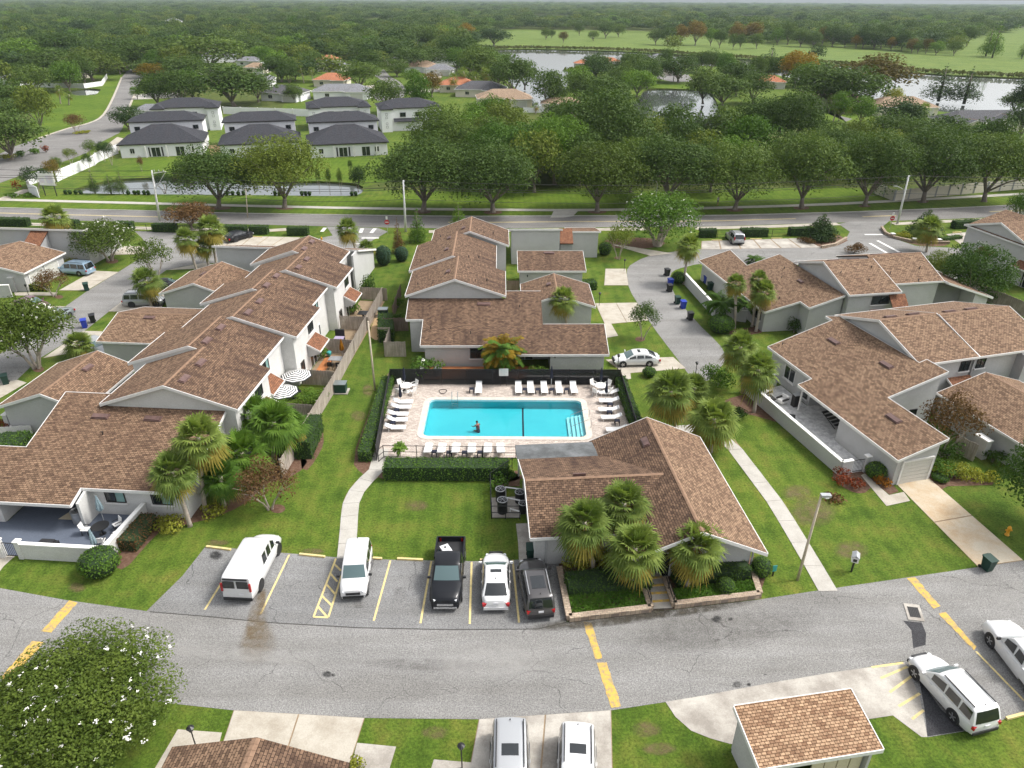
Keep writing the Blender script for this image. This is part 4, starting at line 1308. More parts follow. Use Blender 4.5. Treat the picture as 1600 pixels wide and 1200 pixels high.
h.wall([(13.0, 16.0, 2.55), (21.2, 16.0, 2.55), (21.2, 20.2, 3.55), (13.0, 20.2, 3.55)])
h.vent(17.0, 19.9, 3.66, (0, 0.235), 1.3, 0.35)
h.box(13.9, 14.02, 15.9, 15.99, 1.7, 2.0, 'frame_dark', 'wall_lamp')
h.done()
h = House('garage_block', 'gabled garage behind the lone palm with rounded crown', 'garage', FC, 17, 7, 'garages of the centre terrace')
h.gable('v', 3.3, 10.8, 12.9, 21.4, 17.0, 2.65, 4.05, ('roof', 'roof_streaked'))
h.vent(16.2, 7.5, 3.8, (0.34, 0), 0.7, 0.4)
h.box(14.2, 14.9, 3.5, 3.58, 0, 2.0, 'siding', 'side_door')
h.done()
h = House('townhouse', 'end unit with tall blank grey wall beside the through road', 'townhouse', FC, 16, 30)
h.shed([(11.7, 25.9), (19.2, 25.9), (19.2, 34.4), (11.7, 34.4)], (5.25 + 0.3 * 25.9, 0, -0.3), 'roof')
h.wall([(12.0, 26.15, 5.0), (18.9, 26.15, 5.0), (18.9, 34.0, 2.6), (12.0, 34.0, 2.6)])
h.shed([(20.4, 29.0), (25.1, 29.0), (25.1, 35.5), (20.4, 35.5)], (4.0 + 0.2 * 29, 0, -0.2), 'roof')
h.wall([(20.7, 29.2, 3.75), (24.8, 29.2, 3.75), (24.8, 35.2, 2.5), (20.7, 35.2, 2.5)])
h.slab([(19.0, 26.4, 3.0), (20.9, 26.4, 3.0), (20.9, 29.2, 4.4), (19.0, 29.2, 4.4)], 'roof_awning', 0.14)
h.wall([(19.05, 26.7, 2.9), (20.8, 26.7, 2.9), (20.8, 29.1, 4.1), (19.05, 29.1, 4.1)], mat='siding')
h.done()

h = House('clubhouse', 'low clubhouse with crossed brown gables and four palms in front', 'building', FK, -7.5, 7.0)
ke, kr = 2.75, 4.8
sl = (kr - ke) / 4.55
h.gable('v', 0.0, 13.9, -9.05, 0.05, -4.5, ke, kr, ('roof_streaked', 'roof_new'), eave=(0, 1), wall='stucco', rk=1.35)
wr = 4.5
h.slab([(-14.95, 2.75, 2.65), (-4.0, 2.75, 2.65), (-4.0, 6.7, wr), (-14.95, 6.7, wr)], 'roof_streaked')
h.slab([(-14.95, 6.7, wr), (-4.0, 6.7, wr), (-4.0, 11.4, 3.05), (-14.95, 11.4, 3.05)], 'roof_streaked')
h.cap((-14.9, 6.7, wr), (-4.5, 6.7, wr), 0.15)
h.fascia((-14.95, 2.75, 2.65), (-9.0, 2.75, 2.65), (0, -1), 0.22)
h.fascia((-14.95, 2.75, 2.65), (-14.95, 6.7, wr), (-1, 0), 0.24); h.fascia((-14.95, 6.7, wr), (-14.95, 11.4, 3.05), (-1, 0), 0.24)
h.wall([(-14.6, 3.1, 2.6), (-4.6, 3.1, 2.6), (-4.6, 11.2, 2.85), (-14.6, 11.2, 2.85), (-14.6, 6.7, 4.3)])
h.slab([(-15.0, 11.45, 2.92), (-8.75, 11.45, 2.92), (-8.75, 13.7, 2.84), (-15.0, 13.7, 2.84)], 'flat_roof', 0.18, 'flat_roof')
for u in (-14.7, -11.8, -8.95): h.box(u - 0.07, u + 0.07, 13.4, 13.54, 0, 2.7, 'trim', 'porch_post')
h.vent(-5.35, 10.9, kr - sl * 0.85, (sl, 0), 1.0, 0.4)
h.box(-11.5, -10.6, 7.0, 7.08, 4.35, 4.62, 'skylight', 'roof_vent')
h.window(-2.2, 1.35, (0, -1), 0.1, 0.1, 1.6, 1, sill=False)
h.door(-6.6, 1.35, (0, -1), 1.7, 2.1, panes=2)
h.box(-13.9, -13.75, 3.0, 3.09, 0.0, 2.3, 'siding', 'corner_board'); h.box(-12.6, -12.45, 3.0, 3.09, 0.0, 2.3, 'siding', 'corner_board')
h.box(-0.28, -0.2, 1.2, 1.34, 0, 2.5, 'siding', 'corner_board')
h.done()

EG = 'units of the east terraces'
h = House('townhouse', 'corner unit with sweeping brown roof, walled tiled patio and garage door', 'townhouse', FB, 4.5, -3.0, EG)
pb = (2.65, 0.30, 0)
h.shed([(0, 0.0), (0, -12.8), (4.35, -12.8), (4.35, -6.05), (10.1, -6.05), (10.1, -3.6), (9.35, -3.6), (9.35, 7.4), (8.5, 8.3), (8.5, 7.2), (1.4, 7.2), (1.4, 0.0)], pb, 'roof_new')
zb = lambda u: 2.65 + 0.3 * u - 0.17
h.wall([(1.8, 6.8, zb(1.8)), (1.8, 0.2, zb(1.8)), (3.2, 0.2, zb(3.2)), (3.2, -5.6, zb(3.2)), (0.4, -5.6, zb(0.4)), (0.4, -12.5, zb(0.4)), (4.05, -12.5, zb(4.05)), (4.05, -5.75, zb(4.05)), (9.9, -5.75, zb(9.9)), (9.9, -3.2, zb(9.9)), (9.4, -3.2, zb(9.4)), (9.4, 6.8, zb(9.4))], mat='stucco')
h.box(0.35, 0.47, -0.35, -0.2, 0, 2.6, 'trim', 'porch_post')
h.box(0.3, 3.2, -5.5, -5.45, 0, 0.01, 'stucco', 'threshold')
h.garage_door(2.35, -12.5, (0, -1), 2.7, 2.1, 6)
h.window(1.8, 3.6, (-1, 0), 1.7, 1.4, 1.7, 2, frame='trim')
h.window(1.8, 1.0, (-1, 0), 0.9, 1.6, 1.3, 1)
h.window(7.9, -5.75, (0, -1), 0.8, 1.4, 1.4, 1, sill=False)
h.vent(6.3, 3.9, 2.65 + 0.3 * 6.3, (0.3, 0), 1.3, 0.42); h.vent(7.2, -2.2, 2.65 + 0.3 * 7.2, (0.3, 0), 1.3, 0.42); h.vent(2.9, -8.6, 2.65 + 0.3 * 2.9, (0.3, 0), 1.3, 0.42)
h.pipe(2.6, 6.6, 2.65 + 0.78, 0.25)
h.done()
for i, (u0, u1, off, t) in enumerate(((9.4, 16.0, 0, 'with the white-edged side gable above the sweeping roof'), (16.0, 24.5, -0.35, 'at the right end with two upper windows'))):
 h = House('townhouse', 'tall unit of the near east terrace ' + t, 'townhouse', FB, (u0 + u1) / 2, 2.2, EG)
 h.gable('u', u0, u1, -3.75, 8.1, 2.2 + off, ZE, ZR, ('roof_new', 'roof_new'), ends=(i == 0, 1), rake=(1, 1))
 s0 = (ZR - ZE) / (5.95 + off)
 h.window(u0 + (1.9 if i == 0 else 0.8), -3.35, (0, -1), 1.0, 0.95, 4.35, 2, sill=(i == 1))
 h.window(u0 + 5.6, -3.35, (0, -1), 1.1, 1.05, 4.3, 2)
 for uu in (u0 + 2.0, u0 + 4.6): h.vent(uu, 2.2 + off + 0.8, ZR - 0.25, (0, -0.32), 1.2, 0.4)
 if i == 0:
  h.slab([(u0 + 4.0, -5.0, 2.45), (u0 + 6.6, -5.0, 2.45), (u0 + 6.6, -3.35, 3.25), (u0 + 4.0, -3.35, 3.25)], 'roof_awning', 0.1, 'awning_roof')
  h.fascia((u0 + 4.0, -5.0, 2.45), (u0 + 4.0, -3.35, 3.25), (-1, 0), 0.2, part='awning_fascia')
  h.door(u0 + 5.2, -3.35, (0, -1), 1.6, 2.1, panes=2)
 else:
  h.box(u0 + 4.9, u0 + 6.0, -4.35, -3.3, 2.2, 5.0, 'siding', 'chimney_box')
  h.window(u0 + 2.0, -3.35, (0, -1), 0.9, 0.9, 1.9, 1, sill=False)
 h.done()
h = House('garage_block', 'brown-roofed garage behind the white gate pillars at the right edge', 'garage', FB, 15.0, -8.5, EG)
h.gable('v', -14.5, -4.6, 11.3, 20.6, 16.2, 2.65, 4.1, ('roof_new', 'roof_new'))
h.done()

h = House('townhouse', 'corner unit with sweeping brown roof beside the three slim palms', 'townhouse', FA, 4.0, -10.0, EG)
h.shed([(0, 0), (0.05, -18.5), (4.0, -18.9), (4.0, -20.8), (8.1, -20.8), (8.1, -10.0), (8.1, -6.1), (3.8, -6.1), (4.3, -0.1)], pb, 'roof_new', edges=(0, 1, 2, 3, 6, 7, 8))
h.wall([(0.4, -0.4, zb(0.4)), (0.4, -18.1, zb(0.4)), (4.4, -18.3, zb(4.4)), (4.4, -20.3, zb(4.4)), (8.3, -20.3, zb(8.3)), (8.3, -6.4, zb(8.3)), (3.9, -6.4, zb(3.9)), (3.9, -0.4, zb(3.9))])
h.window(0.4, -16.6, (-1, 0), 1.5, 1.2, 1.7, 2)
h.window(0.4, -9.5, (-1, 0), 1.0, 1.9, 1.2, 1, sill=False)
h.vent(6.3, -14.6, 2.65 + 0.3 * 6.3, (0.3, 0), 0.9, 0.3)
for uu, vv in ((5.2, -12.3), (2.6, -16.8), (6.6, -10.2)): h.pipe(uu, vv, 2.65 + 0.3 * uu, 0.25)
h.done()
for i, (u0, u1, off, t) in enumerate(((8.2, 14.6, 0.0, 'with the pale gable wall and ribbon window'), (14.6, 21.8, 1.2, 'with the dark recessed porch'))):
 h = House('townhouse', 'tall unit of the far east terrace ' + t, 'townhouse', FA, (u0 + u1) / 2, -15.4, EG)
 h.gable('u', u0, u1, -21.4 + off * 2.0, -9.7 + off, -15.4 + off, ZE, ZR, ('roof_new', 'roof_new'), ends=(i == 0, 1), rake=(i == 0, 1))
 if i == 0:
  h.window(u0 + 4.3, -21.0, (0, -1), 2.2, 1.0, 4.3, 2)
  h.slab([(u0 + 5.2, -22.5, 3.4), (u0 + 7.2, -22.5, 3.4), (u0 + 7.2, -21.0, 4.9), (u0 + 5.2, -21.0, 4.9)], 'roof_awning', 0.1, 'awning_roof')
  h.slab([(u0 + 3.2, -22.4, 2.5), (u0 + 5.1, -22.4, 2.5), (u0 + 5.1, -21.0, 3.2), (u0 + 3.2, -21.0, 3.2)], 'roof_awning', 0.1, 'awning_roof')
 else:
  h.window(u0 + 0.8, -18.6, (0, -1), 1.0, 1.0, 4.2, 1, sill=False)
 for uu in (u0 + 1.6, u0 + 4.2): h.vent(uu, -14.9 + off, ZR - 0.2, (0, -0.32), 1.3, 0.4)
 for uu, vv in ((u0 + 1.0, -17.6), (u0 + 3.6, -19.2), (u0 + 5.2, -17.0)): h.pipe(uu, vv, ZR - 0.32 * (-15.4 + off - vv), 0.25)
 h.done()
h = House('townhouse', 'end unit with low falling roof and dark recessed porch by the leafy tree', 'townhouse', FA, 25.0, -15.0, EG)
h.shed([(21.9, -19.6), (29.0, -19.2), (28.6, -9.5), (21.9, -9.5)], (5.3 + 0.34 * 21.9, -0.34, 0), 'roof')
ze_ = lambda u: 5.3 - 0.34 * (u - 21.9) - 0.17
h.wall([(22.0, -17.0, ze_(22.0)), (26.4, -17.0, ze_(26.4)), (26.4, -19.2, ze_(26.4)), (28.6, -18.9, ze_(28.6)), (28.3, -9.8, ze_(28.3)), (22.0, -9.8, ze_(22.0))], mat='stucco')
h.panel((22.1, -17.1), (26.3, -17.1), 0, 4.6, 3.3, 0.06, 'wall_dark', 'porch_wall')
h.done()
FR = Frame(at(1525, 357, 5.3), 12.0)
h = House('townhouse', 'two-storey grey house at the right edge above the leafy tree', 'townhouse', FR, 6.0, -4.0, EG)
h.gable('u', 0.0, 18.0, -9.8, 2.2, -3.8, ZE, ZR, ('roof_new', 'roof_new'))
h.gable('v', -12.0, 1.9, 0.0, 12.0, 6.0, ZE, ZR + 0.02, ('roof_new', 'roof_new'), rake=(1, 0))
h.window(0.4, -1.8, (-1, 0), 2.0, 1.1, 4.3, 2)
h.window(0.4, -7.0, (-1, 0), 1.6, 1.1, 1.9, 2)
h.window(0.4, -10.2, (-1, 0), 1.8, 1.1, 4.2, 2)
h.awning(0.4, -4.2, -1.6, -1, 3.2)
h.awning(0.4, -11.4, -8.2, -1, 3.4)
h.door(0.4, -10.0, (-1, 0), 2.0, 2.1, panes=3)
h.done()
h = House('garage_block', 'double garage with hipped brown roof behind the pale blue minivan', 'garage', FL, -48, 40, GG)
h.gable('v', 35.6, 44.2, -56.0, -43.5, -49.6, 2.65, 4.1, ('roof_new', 'roof_new'))
h.garage_door(-43.9, 38.0, (1, 0), 2.5, 2.1); h.garage_door(-43.9, 41.2, (1, 0), 2.5, 2.1)
h.done()
h = House('townhouse', 'far west unit whose long blank wall hides the road hedges', 'townhouse', FL, -54, 52)
f0 = FL.uv(at(-60, 354, 5.2)); f1 = FL.uv(at(129, 360, 5.2))
vv = f1[1]
h.shed([(f1[0] - 32, vv), (f1[0], vv), (f1[0], vv + 8.5), (f1[0] - 32, vv + 8.5)], (5.25 + 0.3 * vv, 0, -0.3), 'roof')
h.wall([(f1[0] - 31.7, vv + 0.3, 5.0), (f1[0] - 0.3, vv + 0.3, 5.0), (f1[0] - 0.3, vv + 8.2, 2.6), (f1[0] - 31.7, vv + 8.2, 2.6)])
a0 = FL.uv(at(60, 382, 2.7)); a1 = FL.uv(at(86, 382, 2.7))
h.slab([(a0[0], vv - 3.6, 2.7), (a1[0] + 0.2, vv - 3.6, 2.7), (a1[0] + 0.2, vv + 0.2, 4.9), (a0[0], vv + 0.2, 4.9)], 'roof_awning', 0.14)
h.wall([(a0[0] + 0.3, vv - 3.2, 2.6), (a1[0], vv - 3.2, 2.6), (a1[0], vv + 0.2, 4.7), (a0[0] + 0.3, vv + 0.2, 4.7)], mat='siding')
h.fascia((a0[0], vv - 3.6, 2.7), (a1[0] + 0.2, vv - 3.6, 2.7), (0, -1), 0.22)
h.done()
h = House('garage_block', 'cropped brown hip of a garage roof at the near driveway', 'garage', Frame((-11.75, 19.0), -3), 0, 0)
h.slab([(-4.4, 2.5, 2.65), (0.0, 2.3, 4.0), (0.0, -9.0, 4.0), (-4.4, -9.0, 2.65)], 'roof')
h.slab([(0.0, 2.3, 4.0), (4.2, 2.2, 2.65), (4.2, -9.0, 2.65), (0.0, -9.0, 4.0)], 'roof_streaked')
h.cap((0, 2.25, 4.0), (0, -9, 4.0), 0.2)
h.wall([(-4.1, 2.1, 2.55), (0, 2.1, 3.85), (3.9, 2.0, 2.6), (3.9, -8.8, 2.6), (-4.1, -8.8, 2.55)])
h.done()
FS = Frame(at(1147, 1103, 3.2), 9.5)
h = House('bin_store', 'small bin store with tan chequered shingle roof and beige panelled front', 'shed', FS, 3.1, -1.4)
h.shed([(0, 0), (0.0, -2.95), (6.3, -2.95), (6.3, 0)], (3.2, 0, 0.2), 'roof_shed')
h.wall([(0.25, -0.25, 3.0), (0.25, -2.6, 2.5), (0.35, -2.6, 2.5), (0.35, -0.25, 3.0)], mat='stucco')
h.panel((0.3, -0.2), (6.0, -0.2), -0.1, 2.95, 2.95, 0.15); h.panel((0.3, -0.3), (0.3, -2.7), -0.1, 2.92, 2.44, 0.15); h.panel((6.0, -0.3), (6.0, -2.7), -0.1, 2.92, 2.44, 0.15)
for k in range(8):
 if k in (2, 3): continue
 h.panel((0.45 + k * 0.68, -2.45), (0.45 + k * 0.68 + 0.62, -2.45), 0, 2.3, 2.3, 0.06, 'beige_panel', 'board_%d' % k if False else 'board')
h.box(0.2, 6.1, -2.8, -2.72, 2.25, 2.4, 'trim', 'fascia_board')
h.done()

# ---------------------------------------------------------------- vegetation kit
import numpy as np

def above(px, py, Y):
 d = _f * FPX + _r * (px - 800) - _u * (py - 600)
 t = Y / d.y
 return Vector((0, 0, CAM_H)) + d * t

def inside(p, poly):
 c = False
 j = len(poly) - 1
 for i in range(len(poly)):
  a, b = poly[i], poly[j]
  if (a[1] > p[1]) != (b[1] > p[1]) and p[0] < (b[0] - a[0]) * (p[1] - a[1]) / (b[1] - a[1]) + a[0]: c = not c
  j = i
 return c

def leaf_arrays(P, Nn, size, rg, aspect=1.7, fold=0.25):
 n = len(P)
 t = rg.normal(size=(n, 3))
 t -= (t * Nn).sum(1, keepdims=True) * Nn
 t /= np.linalg.norm(t, axis=1, keepdims=True) + 1e-9
 b = np.cross(Nn, t)
 s = size * rg.uniform(0.65, 1.35, (n, 1))
 w = s / aspect
 a0 = P - t * s * 0.5
 a1 = P + b * w * 0.5 + Nn * fold * w * 0.4
 a2 = P + t * s * 0.5 - Nn * fold * s * 0.25
 a3 = P - b * w * 0.5 + Nn * fold * w * 0.4
 return np.stack([a0, a1, a2, a3], 1).reshape(-1, 3)

def quads_mesh(name, V, mat, extra=None):
 me = bpy.data.meshes.new(name)
 nq = len(V) // 4
 me.vertices.add(len(V)); me.loops.add(len(V)); me.polygons.add(nq)
 me.vertices.foreach_set('co', np.ascontiguousarray(V, dtype=np.float32).ravel())
 me.loops.foreach_set('vertex_index', np.arange(len(V), dtype=np.int32))
 me.polygons.foreach_set('loop_start', np.arange(0, len(V), 4, dtype=np.int32))
 me.polygons.foreach_set('loop_total', np.full(nq, 4, dtype=np.int32))
 me.materials.append(mat)
 me.update(calc_edges=True)
 return me

def lobe_points(lobes, n, rg, shell=0.55, down=0.35):
 vol = np.array([l[3] * l[4] for l in lobes]); vol = vol / vol.sum()
 P, Nn = [], []
 for (cx, cy, cz, rx, rz), f in zip(lobes, vol):
  k = max(4, int(n * f))
  d = rg.normal(size=(k, 3)); d /= np.linalg.norm(d, axis=1, keepdims=True)
  flip = (d[:, 2] < 0) & (rg.random(k) > down)
  d[flip, 2] *= -1
  r = 1 - (1 - shell) * rg.random((k, 1)) ** 1.6
  P.append(np.array([cx, cy, cz]) + d * r * np.array([rx, rx, rz]))
  Nn.append(d)
 P, Nn = np.concatenate(P), np.concatenate(Nn)
 Nn = Nn + rg.normal(size=Nn.shape) * 0.55 + np.array([0, 0, 0.25])
 Nn /= np.linalg.norm(Nn, axis=1, keepdims=True)
 return P, Nn

def dome_lobes(rg, n, W, z0, z1, lr=(0.16, 0.27), flat=0.8, fill=0.3, jl=0.82):
 R, Hh = W / 2, (z1 - z0) / 2
 zc = z0 + Hh * 0.85
 L = []
 for i in range(n):
  a = i * 2.39996 + rg.uniform(-.4, .4)
  u = (i + 0.5) / n
  el = math.asin(max(-1, min(1, 1 - 1.62 * u)))
  r = rg.uniform(*lr) * W
  k = 1 - r / R * 0.85
  j = rg.uniform(jl, 1.10)
  L.append((R * k * j * math.cos(el) * math.cos(a), R * k * j * math.cos(el) * math.sin(a), zc + Hh * k * j * math.sin(el) * (1.08 if el > 0 else 0.8), r, r * flat))
 for i in range(int(n * fill)):
  r = rg.uniform(*lr) * W
  L.append((rg.uniform(-.4, .4) * R, rg.uniform(-.4, .4) * R, zc + rg.uniform(-.3, .5) * Hh, r, r * flat))
 return L

def limbs_mesh(name, rg, Hh, crown_w, z_fork, r0, mat, stems=1, n_l=7, lean=0.0, spread=0.55):
 mb = MB()
 for sidx in range(stems):
  a0 = 2 * math.pi * sidx / max(1, stems) + rg.uniform(-.3, .3)
  off = (0.25 if stems > 1 else 0.0)
  bx, by = off * math.cos(a0), off * math.sin(a0)
  fx, fy = bx + (z_fork * 0.35 * math.cos(a0) if stems > 1 else rg.uniform(-.2, .2)), by + (z_fork * 0.35 * math.sin(a0) if stems > 1 else rg.uniform(-.2, .2))
  mb.tube([(bx, by, -0.1), (bx, by, 0.15), ((bx + fx) / 2, (by + fy) / 2, z_fork * 0.55), (fx, fy, z_fork)], [r0 * 1.5, r0 * 1.1, r0 * 0.85, r0 * 0.75], 7)
  nl = n_l if stems == 1 else 3
  for k in range(nl):
   a = 2 * math.pi * k / nl + rg.uniform(-.5, .5) if stems == 1 else a0 + rg.uniform(-.9, .9)
   L = crown_w * rg.uniform(0.25, 0.42)
   zt = z_fork + (Hh - z_fork) * rg.uniform(0.35, 0.75)
   m = (fx + L * 0.45 * math.cos(a), fy + L * 0.45 * math.sin(a), z_fork + (zt - z_fork) * 0.6)
   mb.tube([(fx, fy, z_fork - 0.1), m, (fx + L * math.cos(a + .2), fy + L * math.sin(a + .2), zt)], [r0 * 0.55, r0 * 0.35, r0 * 0.12], 5, caps=False)
 return mb.mesh(name, mat, True)

PM = {}      # plant kind -> list of (crown mesh, trunk mesh, nominal width, nominal height)

def proto_oak(key, mat, n_leaf, leaf, variants, W=10.0, Hh=10.0, z0=2.6, lobes=24, seed=0, bark='bark', shell=0.5, stems=1, flowers=0, zf=None, aspect=1.7, lr=(0.16, 0.27), r0=None):
 PM[key] = []
 for v in range(variants):
  rg = np.random.default_rng(seed * 17 + v + 3)
  L = dome_lobes(rg, lobes, W, z0, Hh, lr, jl=0.66 if key in ('crapenear', 'open', 'crape') else 0.62 if key in ('oak', 'oakmid') else 0.8)
  P, Nn = lobe_points(L, n_leaf, rg, shell)
  kx, kz = W / 2 / np.percentile(np.hypot(P[:, 0], P[:, 1]), 97), Hh / np.percentile(P[:, 2], 99.5)
  P *= np.array([kx, kx, kz])
  L = [(a * kx, b_ * kx, c * kz, r * kx, q * kz) for a, b_, c, r, q in L]
  V = leaf_arrays(P, Nn, leaf, rg, aspect)
  cm = quads_mesh('crown', V, X[mat])
  tm = limbs_mesh('trunk', rg, Hh, W, zf or z0 * 1.05, r0 or W * 0.028, X[bark], stems)
  fm = None
  if flowers:
   Lf = [(l[0], l[1], l[2], l[3] * 1.06, l[4] * 1.10) for l in L if rg.random() < .45]
   Pf, Nf = lobe_points(Lf, flowers * 12, rg, 0.97, 0.0)
   idx = rg.integers(0, len(Pf), flowers)
   C = np.repeat(Pf[idx], 7, 0) + rg.normal(size=(flowers * 7, 3)) * 0.05
   fm = quads_mesh('blossom', leaf_arrays(C, np.repeat(Nf[idx], 7, 0), 0.075, rg, 1.1), X['flower'])
  PM[key].append((cm, tm, W, Hh, fm))

def proto_cone(key, mat, n_leaf, leaf, variants, W=3.0, Hh=8.0, z0=0.2, seed=0, tiers=9, ragged=0.2, r_top=0.06):
 PM[key] = []
 for v in range(variants):
  rg = np.random.default_rng(seed * 31 + v + 5)
  L = []
  for i in range(tiers):
   f = i / (tiers - 1)
   z = z0 + (Hh - z0) * (0.06 + 0.9 * f)
   rr = (W / 2) * (1 - f) ** 0.8 + r_top
   m = max(1, int(5 * (1 - f) + 1))
   for k in range(m):
    a = 2 * math.pi * k / m + i
    off = rr * 0.5 if m > 1 else 0
    r = rr * rg.uniform(0.5, 0.75) * (1 + rg.uniform(-ragged, ragged))
    L.append((off * math.cos(a), off * math.sin(a), z, r, max(r, (Hh - z0) / tiers * 0.7)))
  P, Nn = lobe_points(L, n_leaf, rg, 0.6, 0.6)
  cm = quads_mesh('crown', leaf_arrays(P, Nn, leaf, rg, 2.2), X[mat])
  tm = MB().tube([(0, 0, -0.1), (0, 0, Hh * 0.5), (0, 0, Hh * 0.9)], [W * 0.05, W * 0.035, 0.02], 6).mesh('trunk', X['bark'], True)
  PM[key].append((cm, tm, W, Hh, None))

def fan_frond(base, az, el, pet, fan, rg, nseg=17, droop=0.35):
 d = np.array([math.cos(el) * math.cos(az), math.cos(el) * math.sin(az), math.sin(el)])
 side = np.array([-math.sin(az), math.cos(az), 0.0])
 up = np.cross(d, side) * -1
 Q = []
 hub = base + d * pet + np.array([0, 0, -0.10 * pet])
 w = 0.022
 Q.append([base - side * w, base + side * w, hub + side * w, hub - side * w])
 for k in range(nseg):
  t = (k / (nseg - 1) - 0.5) * 2
  ang = t * 1.75
  dr = d * math.cos(ang) + side * math.sin(ang)
  ln = fan * (1.0 - 0.30 * abs(t)) * rg.uniform(0.88, 1.1)
  bw = 0.052
  perp = np.cross(dr, up); perp /= np.linalg.norm(perp) + 1e-9
  m = hub + dr * ln * 0.55 + up * 0.05
  e = hub + dr * ln + np.array([0, 0, -droop * ln * rg.uniform(0.5, 1.2)])
  Q.append([hub - perp * 0.012, hub + perp * 0.012, m + perp * bw, m - perp * bw])
  Q.append([m - perp * bw, m + perp * bw, e + perp * 0.008, e - perp * 0.008])
 return Q

def proto_fanpalm(key, variants, R=1.7, n=54, seed=1, dry=0.65, lo=-66, mat='palm', drymat='palm_yellow', nseg=17):
 PM[key] = []
 for v in range(variants):
  rg = np.random.default_rng(seed * 7 + v)
  G, D = [], []
  for i in range(n):
   u = (i + 0.5) / n
   el = RAD(86 - (86 - lo) * u ** 0.85 + rg.uniform(-7, 7))
   az = i * 2.39996 + rg.uniform(-.25, .25)
   pet = R * rg.uniform(0.42, 0.55)
   fan = R * rg.uniform(0.50, 0.62)
   q = fan_frond(np.array([0, 0, 0.0]), az, el, pet, fan, rg, nseg, 0.25 + 0.45 * u)
   (D if (el < RAD(-12) and rg.random() < dry) else G).extend(q)
  gm = quads_mesh('fronds', np.array(G).reshape(-1, 3), X[mat])
  dm = quads_mesh('dry_fronds', np.array(D).reshape(-1, 3), X[drymat]) if D else None
  PM[key].append((gm, dm, 2 * R))

def proto_feather(key, variants, R=2.0, n=16, seed=2, mat='green', drymat='palm_yellow', nleaf=26, wl=0.06, ll=0.5, dry=0.0, lo=25):
 PM[key] = []
 for v in range(variants):
  rg = np.random.default_rng(seed * 5 + v)
  G, D = [], []
  for i in range(n):
   az = i * 2.39996 + rg.uniform(-.3, .3)
   el = RAD(rg.uniform(lo, 82))
   pts = []
   p = np.array([0, 0, 0.0]); Ls = R * rg.uniform(0.9, 1.25) / 8
   e = el
   for k in range(9):
    pts.append(p.copy())
    p = p + np.array([math.cos(e) * math.cos(az), math.cos(e) * math.sin(az), math.sin(e)]) * Ls
    e -= RAD(rg.uniform(9, 15))
   side = np.array([-math.sin(az), math.cos(az), 0])
   T = D if rg.random() < dry else G
   for k in range(nleaf):
    f = 0.15 + 0.85 * k / nleaf
    x = f * 8; j = min(7, int(x)); q = pts[j] + (pts[j + 1] - pts[j]) * (x - j)
    dd = pts[j + 1] - pts[j]; dd /= np.linalg.norm(dd)
    for sgn in (-1, 1):
     ld = side * sgn * 0.85 + dd * 0.5 + np.array([0, 0, rg.uniform(-0.45, 0.05)])
     ld /= np.linalg.norm(ld)
     ln = ll * math.sin(math.pi * min(0.97, f * 0.9 + 0.1)) ** 0.5 * rg.uniform(.85, 1.1)
     pp = np.cross(ld, np.array([0, 0, 1.0])); pp /= np.linalg.norm(pp) + 1e-9
     m = q + ld * ln * 0.5
     T.append([q - pp * wl * .2, q + pp * wl * .2, m + pp * wl, m - pp * wl])
     T.append([m - pp * wl, m + pp * wl, q + ld * ln + np.array([0, 0, -.12 * ln]) + pp * .005, q + ld * ln + np.array([0, 0, -.12 * ln]) - pp * .005])
  gm = quads_mesh('fronds', np.array(G).reshape(-1, 3), X[mat])
  dm = quads_mesh('dry_fronds', np.array(D).reshape(-1, 3), X[drymat]) if D else None
  PM[key].append((gm, dm, 2 * R))

_pc = {}

def _use_mat(o, mat):
 if mat:
  o.material_slots[0].link = 'OBJECT'
  o.material_slots[0].material = X[mat]

def plant(kind, pos, w, h, label, cat='tree', name='tree', group=None, mat=None, rz=None):
 i = _pc.get(kind, 0); _pc[kind] = i + 1
 V = PM[kind]
 cm, tm, W, Hh, fm = V[i % len(V)]
 rz = rnd.uniform(0, 6.28) if rz is None else rz
 root = thing(name, label, cat, (pos[0], pos[1], 0), rz, group)
 root.scale = (w / W, w / W, h / Hh)
 _use_mat(obj('crown', cm, root), mat)
 obj('trunk', tm, root)
 if fm: obj('blossom', fm, root)
 return root

def tree_px(kind, cx, top, base, wpx, label, cat='tree', name='tree', group=None, mat=None, bx=None):
 p = at(cx if bx is None else bx, base)
 tz = max(1.0, above(cx, top, p.y).z)
 dep = (p - Vector((0, 0, CAM_H))).dot(_f)
 return plant(kind, p, wpx * 1.1 * dep / FPX, tz, label, cat, name, group, mat)

def palm_px(kind, base, crown, wpx, label, group='cabbage palms of the estate', name='palm_tree', trunk_r=0.16, mat=None):
 p = at(*base)
 c = above(crown[0], crown[1], p.y)
 dep = (c - Vector((0, 0, CAM_H))).dot(_f)
 w = wpx * 1.05 * dep / FPX
 i = _pc.get(kind, 0); _pc[kind] = i + 1
 gm, dm, W = PM[kind][i % len(PM[kind])]
 root = thing(name, label, 'palm', (p.x, p.y, 0), 0, group)
 cz = max(0.5, c.z)
 dx = c.x - p.x
 a = MB().tube([(0, 0, -0.1), (0.0, 0, 0.3), (dx * 0.35, 0, cz * 0.45), (dx, 0, cz + 0.05)], [trunk_r * 1.35, trunk_r * 1.05, trunk_r, trunk_r * 0.95], 9)
 a.build('trunk', X['bark_palm'], root, True)
 rz, tx, ty = rnd.uniform(0, 6.28), rnd.uniform(-.16, .16), rnd.uniform(-.16, .16)
 for nm, me in (('fronds', gm), ('dry_fronds', dm)):
  if me is None: continue
  q = obj(nm, me, root, (dx, 0, cz)); q.rotation_euler = (tx, ty, rz); q.scale = (w / W,) * 3
  if nm == 'fronds': _use_mat(q, mat)
 return root

